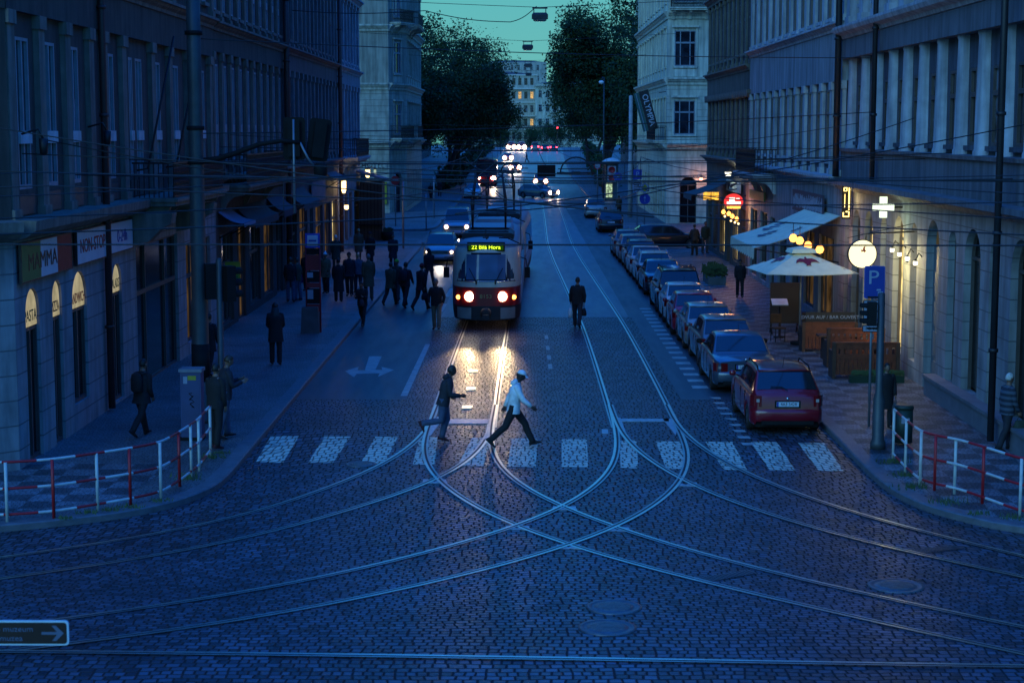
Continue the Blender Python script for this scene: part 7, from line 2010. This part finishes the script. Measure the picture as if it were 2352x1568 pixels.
# ------------------------------------------------------------------ people
SKIN = mat('skin', (.20, .11, .075), .55, obj=True, var=.1); SKIND = mat('skin_deep', (.05, .028, .02), .5, obj=True, var=.1); EYE = mat('eye', (.01, .01, .01), .2)
HR = {k: mat('hair_' + k, c, .55, var=.3, scale=20, obj=True) for k, c in (('black', (.008, .007, .006)), ('brown', (.03, .018, .01)), ('white', (.42, .44, .42)), ('blond', (.25, .19, .10)), ('grey', (.12, .12, .12)))}
CLO = {k: mat('cloth_' + k, c, .85, var=.25, scale=9, bump=.25, bscale=40, obj=True) for k, c in (
    ('black', (.008, .008, .010)), ('ink', (.014, .017, .026)), ('white', (.62, .68, .70)), ('jeans', (.045, .065, .115)), ('brown', (.055, .035, .02)), ('camel', (.10, .065, .035)), ('olive', (.045, .045, .025)), ('beige', (.16, .13, .09)), ('grey', (.06, .065, .07)),
    ('wine', (.05, .008, .012)), ('red', (.28, .015, .02)), ('lime', (.10, .45, .03)), ('green', (.025, .04, .028)), ('plum', (.07, .01, .09)), ('bluegrey', (.06, .08, .11)), ('khaki', (.12, .10, .06)))}
def stripes():
    m, n, out = _new('cloth_striped'); b = nd(n, 'ShaderNodeBsdfPrincipled', Roughness=.85); o = n.nodes.new('ShaderNodeTexCoord').outputs['Object']; s = nd(n, 'ShaderNodeSeparateXYZ'); n.links.new(o, s.inputs[0])
    f = math_(n, 'FRACT', math_(n, 'DIVIDE', s.outputs[2], .13)); n.links.new(ramp(n, f, [(.45, (.012, .02, .035)), (.55, (.05, .075, .11))]), b.inputs['Base Color']); n.links.new(b.outputs[0], out.inputs[0]); return m
CLO['striped'] = stripes()


def joints(p):
    J = {}
    a = {k: R(p.get(k, 0)) for k in ('tl', 'kl', 'tr', 'kr', 'al', 'el', 'ar', 'er', 'lean', 'out', 'nod', 'turn')}
    legs = {}
    low = 9
    for s, t, k in ((-1, a['tl'], a['kl']), (1, a['tr'], a['kr'])):
        hip = V((s * .095, 0, 0)); knee = hip + V((s * .012, math.sin(t) * .44, -math.cos(t) * .44)); q = t - k
        ank = knee + V((0, math.sin(q) * .42, -math.cos(q) * .42)); f = min(.25, max(-1.1, q * .9 if q < -.15 else q * .5))
        fd = V((s * .12, math.cos(f), math.sin(f))).normalized(); up = V((0, -math.sin(f), math.cos(f)))
        heel = ank - up * .065 - fd * .05; toe = ank - up * .070 + fd * .17
        legs[s] = (hip, knee, ank, heel, toe, fd, up); low = min(low, heel.z, toe.z)
    pz = V((0, 0, -low + .022))
    J['pel'] = pz
    for s in (-1, 1): J['leg%d' % s] = tuple(x + pz for x in legs[s][:5]) + legs[s][5:]
    l = a['lean']; sd = V((0, math.sin(l), math.cos(l))); J['sd'] = sd
    J['waist'] = pz + sd * .14; J['chest'] = pz + sd * .36; J['nb'] = pz + sd * .53; hd = (sd + V((0, math.sin(a['nod']) * .6, 0))).normalized()
    J['neck'] = J['nb'] + hd * .07; J['head'] = J['nb'] + hd * .20 + V((0, .02, 0)); J['hd'] = hd
    for s, sh, e in ((-1, a['al'], a['el']), (1, a['ar'], a['er'])):
        so = J['nb'] + V((s * .185, 0, -.055)); d = V((s * (.13 + math.sin(a['out'])), math.sin(sh + l * .3), -math.cos(sh))).normalized(); el = so + d * .285
        d2 = V((s * (.02 - .25 * math.sin(e)), math.sin(sh + e), -math.cos(sh + e))).normalized(); wr = el + d2 * .25
        J['arm%d' % s] = (so, el, wr, d2)
    J['nod'] = a['nod']; J['turn'] = a['turn']
    return J


def head_mesh(mb, J, hs=1.0):
    c = J['head']; M = Tr(*c) @ Rz(J['turn']) @ Rx(-J['nod']); rows = []; nu, nv = 18, 13
    for j in range(nv):
        ph = math.pi * j / (nv - 1); r = []
        for i in range(nu):
            th = 2 * math.pi * i / nu; x, y, z = math.sin(ph) * math.sin(th), math.sin(ph) * math.cos(th), math.cos(ph)
            lowf = max(0, -z); X = .077 * x * (1 - .30 * lowf); Y = .097 * y * (1 - .12 * lowf) + (.012 * lowf if y > 0 else 0); Z = .122 * z
            if y > .75: Y += .022 * math.exp(-((x / .16) ** 2 + ((z + .12) / .20) ** 2)); Y -= .010 * math.exp(-(((abs(x) - .36) / .15) ** 2 + ((z - .10) / .13) ** 2)); Y += .007 * math.exp(-((x / .3) ** 2 + ((z + .52) / .09) ** 2)) - .006 * math.exp(-((x / .3) ** 2 + ((z + .42) / .05) ** 2))
            if abs(x) > .9: X += .0
            r.append((X, Y, Z))
        rows.append(r)
    mb.grid(rows, 0, True, True, False, M)
    for s in (-1, 1):
        mb.lathe([(.001, -.008), (.018, -.004), (.022, .004), (.001, .008)], 8, 0, M @ Tr(s * .078, -.005, -.005) @ Ry(math.pi / 2) @ Matrix.Diagonal((1.5, 1, 1, 1)))
        mb.lathe([(.001, -.008), (.009, 0), (.001, .008)], 8, 1, M @ Tr(s * .029, .083, .012))
    mb.tube([(-.022, .087, -.052), (0, .093, -.052), (.022, .087, -.052)], .005, 5, 1, M)
    return M


def hand(mb, wr, d, s, curl=.35):
    z = d.normalized(); x = V((0, 1, 0)); x = (x - z * x.dot(z)).normalized() if abs(z.y) < .95 else V((0, 0, 1)); y = z.cross(x)     # x: thumb side, y: palm normal
    M = axes(wr, x, y, z); k = -s
    mb.grid([[(a * w, b * h_, zz) for a, b in ((-1, -.6), (-.5, -1), (.5, -1), (1, -.6), (1, .6), (.5, 1), (-.5, 1), (-1, .6))] for w, h_, zz in ((.026, .018, -.01), (.034, .016, .03), (.042, .014, .075), (.040, .011, .092))], 0, True, True, True, M)
    for i, (fx, L) in enumerate(((.030, .070), (.010, .078), (-.011, .073), (-.030, .057))):
        p = V((fx, 0, .086)); pts = [p - V((0, 0, .01))]; ang = 0; rr = [.0092]
        for q in range(3): ang += curl * (.8 + .15 * i); p = p + V((0, math.sin(ang) * k, math.cos(ang))) * (L * (.44, .31, .25)[q]); pts.append(p); rr.append((.0088, .008, .0062)[q])
        mb.tube(pts, rr, 6, 0, M)
    mb.tube([(.026, 0, .018), (.048, .008 * k, .042), (.056, .018 * k, .068), (.054, .026 * k, .088)], [.012, .0115, .0095, .007], 6, 0, M)


def skin_body(J, mat_, eye):
    """one continuous body grown from a joint skeleton"""
    pts = []; rad = []; ed = []
    def add(p, r, parent=None):
        pts.append(tuple(p)); rad.append(r)
        if parent is not None: ed.append((parent, len(pts) - 1))
        return len(pts) - 1
    r0 = add(J['pel'], .105); w = add(J['waist'], .10, r0); c = add(J['chest'], .115, w); nb = add(J['nb'], .062, c); nk = add(J['neck'], .05, nb); add(J['head'] - J['hd'] * .05, .055, nk)
    for s in (-1, 1):
        so, el, wr, d = J['arm%d' % s]; a = add(so, .055, c if False else nb); e = add(el, .038, a); add(wr, .026, e)
        hip, kn, an, he, to, fd, up = J['leg%d' % s]; h = add(hip + V((0, 0, -.05)), .08, r0); k = add(kn, .052, h); q = add(an, .036, k); add(an + (to - an) * .75, .03, q)
    me = bpy.data.meshes.new('skel'); me.from_pydata(pts, ed, []); o = bpy.data.objects.new('skel', me); COL.objects.link(o)
    m = o.modifiers.new('s', 'SKIN'); m.use_smooth_shade = True; o.modifiers.new('d', 'SUBSURF').levels = 1
    for v, r in zip(me.skin_vertices[0].data, rad): v.radius = (r, r)
    me.skin_vertices[0].data[0].use_root = True
    ev = o.evaluated_get(bpy.context.evaluated_depsgraph_get()).to_mesh()
    mb = MB(); mb.add([tuple(v.co) for v in ev.vertices], [tuple(p.vertices) for p in ev.polygons], 0, True)
    bpy.data.objects.remove(o); bpy.data.meshes.remove(me)
    HM = head_mesh(mb, J)
    for s in (-1, 1): hand(mb, J['arm%d' % s][2], J['arm%d' % s][3], s)
    return mb, HM


def oval(c, ax, rx, ry, n=18, wob=0, k=0):
    """ellipse across axis ax, long axis along x"""
    z = ax.normalized(); x = (V((1, 0, 0)) - z * z.x).normalized(); y = z.cross(x)
    return [c + x * rx * math.copysign(abs(math.cos(t)) ** .85, math.cos(t)) * (1 + wob * math.sin(5 * t + k)) + y * ry * math.copysign(abs(math.sin(t)) ** .9, math.sin(t)) * (1 + wob * math.cos(4 * t + 2 * k)) for t in [2 * math.pi * i / n for i in range(n)]]


def person(u, v, hgt, head, pose, top, legs_, label, hair='black', hat=None, hatc='black', coat=0.0, long_hair=False, skin=SKIN, shoes='black', zf=0.0, hood=False, y=None, group='people on the street', skirt=False, bulk=1.13):
    p = gp(u, v, zf) if y is None else V((at(u, v, y).x, y, zf))
    t = empty('person', p, R(head), label, 'person', group); sc = hgt / 1.76
    J = joints(pose); mb, HM = skin_body(J, skin, EYE)
    SM = Matrix.Diagonal((sc, sc, sc, 1))
    b = mb.build('body', [skin, EYE], t, SM)
    # trousers
    mb = MB()
    for s in (-1, 1):
        hip, kn, an, he, to, fd, up = J['leg%d' % s]
        mb.tube([hip + V((0, 0, .08)), hip - (hip - kn) * .15, hip.lerp(kn, .55), kn + V((0, .008, 0)), kn.lerp(an, .35) + V((0, -.012, 0)), an.lerp(kn, .12), an - (kn - an).normalized() * .03], [.108, .108, .092, .076, .077, .068, .070] if not skirt else [.09, .09, .07, .052, .05, .038, .036], 12)
    mb.grid([oval(J['pel'] + V((0, 0, z)), V((0, 0, 1)), rx, ry, 16) for z, rx, ry in ((-.10, .155, .105), (-.03, .172, .12), (.06, .168, .115), (.13, .158, .11))], 0, True, True)
    mb.build('trousers', CLO[legs_], t, SM)
    for s in (-1, 1):
        hip, kn, an, he, to, fd, up = J['leg%d' % s]; sd_ = fd.cross(up).normalized(); mb = MB()
        rows = []
        for f, w, h0, h1 in ((-.035, .022, .0, .06), (-.02, .036, -.005, .085), (.06, .040, -.005, .085), (.13, .047, -.005, .062), (.21, .044, -.003, .045), (.245, .022, .0, .03)):
            c = he + fd * f; rows.append([c + sd_ * (w * math.cos(a)) + up * (h0 + (h1 - h0) * (.5 + .5 * math.sin(a)) - .018) for a in [2 * math.pi * i / 10 for i in range(10)]])
        mb.grid(rows, 0, True, True, True); mb.build('shoe', CLO[shoes], t, SM)
    # jacket or coat
    sd = J['sd']; mb = MB(); B = bulk
    rows = []
    if coat:
        k1, k2 = J['leg-1'][1], J['leg1'][1]; km = (k1 + k2) / 2; stretch = abs(k1.y - k2.y) / 2
        hemc = J['pel'] + (km - J['pel']) * coat; rows.append(oval(hemc, V((0, 0, 1)), .185 * B + .02, .145 + stretch * coat * .9, 18, .05, 1)); rows.append(oval(J['pel'].lerp(hemc, .5), V((0, 0, 1)), .19 * B, .14 + stretch * coat * .4, 18, .03, 2))
    rows += [oval(J['pel'] + sd * z, sd, rx * B, ry * B, 18, .03, i) for i, (z, rx, ry) in enumerate(((-.10 if not coat else -.02, .182, .128), (.04, .180, .125), (.14, .172, .122), (.26, .185, .128), (.38, .198, .130), (.46, .190, .115), (.505, .15, .09), (.55, .085, .072), (.585, .07, .066)))]
    mb.grid(rows, 0, True, True)
    for s in (-1, 1):
        so, el, wr, d = J['arm%d' % s]
        mb.tube([so + V((-s * .07, 0, .02)), so + V((-s * .01, 0, .012)), so.lerp(el, .25), so.lerp(el, .7), el, el.lerp(wr, .4), wr - d * .012], [.068 * B, .072 * B, .064 * B, .056 * B, .054 * B, .047 * B, .040 * B], 10)
    j = mb.build('coat' if coat else 'jacket', CLO[top], t, SM)
    if hood:
        mb = MB(); c = J['nb'] + V((0, -.05, .045)); mb.lathe([(.05, -.06), (.105, -.03), (.115, .02), (.085, .06), (.06, .05)], 14, 0, Tr(*c) @ Rx(.5) @ Matrix.Diagonal((1, .8, 1, 1)), False); mb.build('hood', CLO[top], j)
    # hair and hats
    mb = MB(); rows = []
    for q in range(8):
        ph = math.pi * .02 + math.pi * .60 * q / 7; rows.append([(.083 * math.sin(ph) * math.sin(th), -.006 + .105 * math.sin(ph) * math.cos(th) * (1 if math.cos(th) < 0 else .98 if ph < 1.05 else .80), .012 + .124 * math.cos(ph) + (.0 if math.cos(th) < .3 else .055 * max(0, ph - 1.0))) for th in [2 * math.pi * i / 18 for i in range(18)]])
    mb.grid(rows, 0, True, True, True, HM)
    if long_hair: mb.grid([[(x * w, -.045 - yb + .03 * (1 - abs(x)) * -1, z) for x in (-1, -.6, 0, .6, 1)] for w, yb, z in ((.085, .0, .06), (.10, .03, -.05), (.115, .05, -.16), (.12, .06, -.26), (.09, .055, -.33))], 0, True, False, False, HM); mb.grid([[(s_ * .088, .03 - .05 * k, z) for k in range(3)] for z in (.05, -.05, -.15, -.24) for s_ in (1,)], 0, True, False, False, HM); mb.grid([[(-.088, .03 - .05 * k, z) for k in range(3)] for z in (.05, -.05, -.15, -.24)], 0, True, False, False, HM)
    if hair != 'none': mb.build('hair', HR[hair], t, SM)
    if hat:
        mb = MB(); X = HM @ Rx(.16)
        if hat == 'cap':
            mb.grid([[(.088 * math.sin(ph) * math.sin(th), .108 * math.sin(ph) * math.cos(th), .04 + .10 * math.cos(ph)) for th in [2 * math.pi * i / 18 for i in range(18)]] for ph in [.02 + 1.5 * q / 6 for q in range(7)]], 0, True, True, True, X); mb.grid([[(.07 * a, .085 + .085 * f * (1 - .45 * a * a), .052 - .028 * f - .02 * a * a) for a in (-1, -.6, -.2, .2, .6, 1)] for f in (0, .5, 1)], 0, True, False, False, X); mb.grid([[(.07 * a, .085 + .085 * f * (1 - .45 * a * a), .044 - .028 * f - .02 * a * a) for a in (-1, -.6, -.2, .2, .6, 1)] for f in (0, .5, 1)], 0, True, False, False, X)
        elif hat == 'brim':
            mb.lathe([(.001, .155), (.06, .15), (.088, .12), (.098, .055), (.165, .05), (.165, .042), (.09, .04)], 20, 0, X)
        else:
            mb.grid([[(.093 * math.sin(ph) * math.sin(th), -.004 + .112 * math.sin(ph) * math.cos(th), .02 + .125 * math.cos(ph)) for th in [2 * math.pi * i / 18 for i in range(18)]] for ph in [.02 + 1.55 * q / 7 for q in range(8)]], 0, True, True, True, X)
            if hat == 'pom': mb.lathe([(.001, -.035), (.03, -.02), (.036, 0), (.03, .02), (.001, .035)], 10, 0, X @ Tr(0, -.01, .165))
        mb.build('hat' if hat != 'cap' else 'cap', CLO[hatc], t, SM)
    t['_'] = 0; del t['_']
    return t, J, sc, p, R(head)


def bag(res, kind, col, label, side=1):
    t0, J, sc, p, hd = res; M0 = Tr(*p) @ Rz(hd) @ Matrix.Diagonal((sc, sc, sc, 1))
    if kind == 'backpack':
        c = J['chest'] + V((0, -.20, .0)); t = empty('backpack', (0, 0, 0), 0, label, 'backpack', M=M0 @ Tr(*c)); mb = MB(); mb.grid([oval(V((0, 0, z)), V((0, 0, 1)), a, b, 14) for z, a, b in ((-.24, .10, .06), (-.2, .15, .085), (.05, .15, .09), (.17, .12, .07), (.2, .05, .03))], 0, True, True, True); mb.build('pack', CLO[col], t)
        mb = MB()
        for s in (-1, 1): mb.tube([(s * .10, .05, .16), (s * .11, .17, .19), (s * .12, .32, .08), (s * .13, .25, -.12), (s * .12, .06, -.2)], .018, 6)
        mb.build('strap', CLO[col], t)
    else:
        w = J['arm%d' % side][2] + J['arm%d' % side][3] * .085; t = empty('shopping_bag' if kind == 'bag' else 'shoulder_bag', (0, 0, 0), 0, label, 'bag', M=M0 @ Tr(*w)); h = .34 if kind == 'bag' else .26
        mb = MB(); mb.tube([(0, -.07, -.12), (0, -.03, -.02), (0, .03, -.02), (0, .07, -.12)], .008, 5); mb.build('handle', CLO[col], t)
        mb = MB(); mb.grid([oval(V((0, 0, z)), V((0, 0, 1)), a, b, 12, .06, z * 9) for z, a, b in ((-.12 - h, .07, .12), (-.10 - h, .09, .15), (-.12 - h * .5, .085, .15), (-.12, .04, .11))], 0, True, True, True); mb.build('sack', CLO[col], t)
    return t


STAND = dict(tl=6, tr=-4, kl=5, kr=6, al=6, ar=-3, el=26, er=18, lean=2)
WALK = dict(tl=24, kl=8, tr=-20, kr=14, al=-20, el=18, ar=20, er=24, lean=4)
WALK2 = dict(tr=22, kr=6, tl=-16, kl=26, ar=-18, er=16, al=18, el=22, lean=3)
EASY = dict(tl=12, kl=5, tr=-10, kr=12, al=-8, el=14, ar=8, er=20, lean=2)
PHONE = dict(tl=8, kl=4, tr=-8, kr=8, al=25, el=80, ar=12, er=95, lean=4, nod=20)
POCK = dict(tl=3, tr=-3, kl=3, kr=4, al=-8, el=45, ar=-8, er=45, out=10, lean=2)
r = person(1180, 1026, 1.80, -88, dict(tl=34, kl=10, tr=-26, kr=22, al=-34, el=10, ar=26, er=24, lean=7, nod=28), 'white', 'black', 'person in a white hooded top and white cap striding over the crossing', 'black', 'cap', 'white', skin=SKIND, hood=True)
person(1019, 1016, 1.74, -86, dict(tl=10, kl=26, tr=-8, kr=74, al=-38, el=95, ar=2, er=80, lean=13, nod=8), 'ink', 'jeans', 'person in a dark quilted jacket and jeans running over the crossing', 'black', skin=SKIND, shoes='wine', hood=True)
r = person(1326, 752, 1.80, -8, dict(tl=18, kl=4, tr=-20, kr=16, al=8, el=10, ar=-14, er=22, lean=3, out=8), 'black', 'ink', 'person in a dark suit seen from behind between the rails with a pale carrier bag', 'brown')
bag(r, 'bag', 'white', 'pale carrier bag in the hand of the suited walker between the rails', -1); bag(r, 'shoulder', 'black', 'dark shoulder bag at the side of the suited walker between the rails', 1)
person(1003, 757, 1.76, 172, dict(tl=14, kl=10, tr=-6, kr=8, al=-12, el=40, ar=-8, er=42, out=14, lean=6), 'black', 'beige', 'bald person in a black jacket and beige trousers walking beside the tram', 'grey', group='people crossing the shaded lane')
G = 'people crossing the shaded lane'
r = person(968, 712, 1.84, -35, WALK2, 'black', 'black', 'person in a red beanie and black coat crossing before the tram', 'black', 'beanie', 'red', .35, group=G); bag(r, 'shoulder', 'black', 'dark bag at the hip of the person in the red beanie', 1)
r = person(931, 706, 1.80, -20, WALK, 'wine', 'black', 'person with a dark backpack and wine red jacket in the lane', 'black', group=G); bag(r, 'backpack', 'ink', 'dark backpack on the person in the wine red jacket')
person(913, 694, 1.72, 150, EASY, 'green', 'grey', 'person in a lime green beanie behind the backpacked walker', 'brown', 'beanie', 'lime', group=G)
person(897, 701, 1.74, -25, WALK2, 'olive', 'black', 'person in a short olive coat next to the lime beanie', 'brown', coat=.5, group=G)
person(986, 660, 1.74, 20, WALK, 'black', 'black', 'long haired person in black in front of the pale car', 'black', long_hair=True, coat=.4, group=G)
r = person(833, 749, 1.62, 165, dict(PHONE, tl=20, tr=-16, kr=24, nod=26), 'black', 'black', 'person looking down while stepping off the kerb past the stop post', 'black', zf=.02, group=G); bag(r, 'shoulder', 'ink', 'dark bag of the person stepping off the kerb', -1)
G = 'people waiting at the tram stop'
Z = .135
person(847, 690, 1.84, 8, EASY, 'camel', 'brown', 'person in a knee length brown overcoat at the kerb', 'grey', coat=.95, zf=Z, group=G)
person(778, 694, 1.72, 5, STAND, 'black', 'black', 'person in a long black coat next to the stop post', 'black', coat=1.2, zf=Z, group=G)
person(803, 681, 1.80, 176, EASY, 'ink', 'black', 'person in a dark beanie and ink blue jacket facing down the street', 'black', 'beanie', 'black', coat=.3, zf=Z, group=G)
person(823, 674, 1.66, 30, STAND, 'bluegrey', 'ink', 'fair haired person in a blue grey jacket beside the brown overcoat', 'blond', zf=Z, group=G)
person(749, 674, 1.70, 160, STAND, 'khaki', 'black', 'person in a white pompom hat and khaki parka', 'brown', 'pom', 'white', coat=.55, zf=Z, group=G)
person(772, 622, 1.72, 0, EASY, 'green', 'grey', 'white haired person in a green grey coat walking away by the lit doorway', 'white', coat=.9, zf=Z, group='people walking up the shaded pavement')
person(824, 603, 1.72, 0, EASY, 'camel', 'brown', 'fair haired person in a belted tan coat walking away', 'blond', coat=.9, zf=Z, long_hair=False, skirt=True, group='people walking up the shaded pavement')
person(851, 615, 1.74, 170, EASY, 'black', 'black', 'person in a brimmed hat and black coat walking down the pavement', 'grey', 'brim', 'black', coat=.8, zf=Z, group='people walking up the shaded pavement')
person(903, 618, 1.70, 185, EASY, 'ink', 'ink', 'person with a hair bun and dark coat alone near the kerb', 'black', coat=.9, zf=Z, group='people walking up the shaded pavement')
person(668, 694, 1.76, 10, STAND, 'black', 'jeans', 'person in a black jacket and jeans by the shop fronts', 'black', zf=Z, group='people by the shop fronts', bulk=1.12); person(684, 690, 1.70, 60, POCK, 'olive', 'jeans', 'person in an olive jacket standing with the jeans wearer by the shop fronts', 'brown', zf=Z, group='people by the shop fronts')
r = person(704, 668, 1.66, 160, STAND, 'black', 'black', 'person in black half hidden behind the stop post', 'brown', zf=Z, group='people by the shop fronts'); bag(r, 'bag', 'plum', 'purple carrier bag held behind the stop post', 1)
person(634, 838, 1.80, 6, dict(PHONE, tl=4, tr=-4, al=6, el=60, ar=6, er=62, nod=14), 'black', 'black', 'long haired person in a black coat standing alone on the pavement', 'black', coat=.65, long_hair=True, zf=Z)
r = person(328, 1001, 1.76, -28, dict(tl=18, kl=3, tr=-24, kr=18, al=12, el=30, ar=-8, er=40, lean=5), 'black', 'black', 'person in a black coat with a round backpack walking past the pizza shop', 'black', coat=.35, zf=Z); bag(r, 'backpack', 'black', 'round black backpack on the walker by the pizza shop')
person(497, 1030, 1.82, -30, STAND, 'black', 'black', 'person in black standing at the end of the shop corner railing', 'black', zf=Z, group='pair at the railing end', shoes='wine', bulk=1.1); person(518, 1007, 1.84, -60, PHONE, 'ink', 'jeans', 'person in a dark jacket and jeans holding something pale beside the railing end', 'brown', zf=Z, group='pair at the railing end')
r = person(481, 862, 1.72, -20, EASY, 'black', 'black', 'person in black behind the slim signal post', 'black', coat=.6, zf=Z, group='people by the shop fronts'); bag(r, 'shoulder', 'black', 'black bag of the person behind the slim signal post', -1)
person(1595, 587, 1.68, 20, dict(STAND, out=18, el=50), 'ink', 'black', 'person with hand on hip by the black car\'s bonnet', 'black', zf=Z, group='pair before the pub'); person(1619, 582, 1.74, 200, STAND, 'green', 'grey', 'person in dark green leaning near the pub wall', 'brown', zf=Z, group='pair before the pub')
person(1699, 684, 1.56, 174, EASY, 'black', 'black', 'person in a bulky black jacket walking under the parasol edge', 'black', 'beanie', 'black', zf=Z, bulk=1.15)
r = person(2310, 1036, 1.66, -75, EASY, 'striped', 'ink', 'white haired person in a striped jacket by the arches behind the railing', 'white', zf=Z, bulk=1.15); bag(r, 'shoulder', 'lime', 'dark green bag of the white haired person by the arches', 1) if False else bag(r, 'shoulder', 'green', 'dark bag of the white haired person by the arches', 1)
person(2318, 1010, 1.60, -80, STAND, 'black', 'black', 'person in black half behind the white haired one', 'black', zf=Z, coat=.6) if False else None
r = person(2033, 985, 1.50, 190, STAND, 'black', 'black', 'short person in black hidden behind the dark signal post', 'black', coat=.9, zf=Z); bag(r, 'bag', 'grey', 'dark carrier bag beside the dark signal post', -1)
person(990, 462, 1.70, 170, EASY, 'wine', 'black', 'far person in a wine red jacket on the pavement before the pale corner house', 'black', zf=Z, group='far people')
person(1010, 452, 1.72, 0, EASY, 'black', 'black', 'far person in black beyond the wine red jacket', 'black', zf=Z, group='far people'); person(1210, 372, 1.85, 90, WALK, 'black', 'black', 'far person crossing the rising street between the headlamps', 'black', zf=gz(318), y=318, group='far people')
person(1422, 500, 1.7, 30, STAND, 'brown', 'black', 'person in brown under the tall concrete pole', 'brown', zf=Z, group='far people')
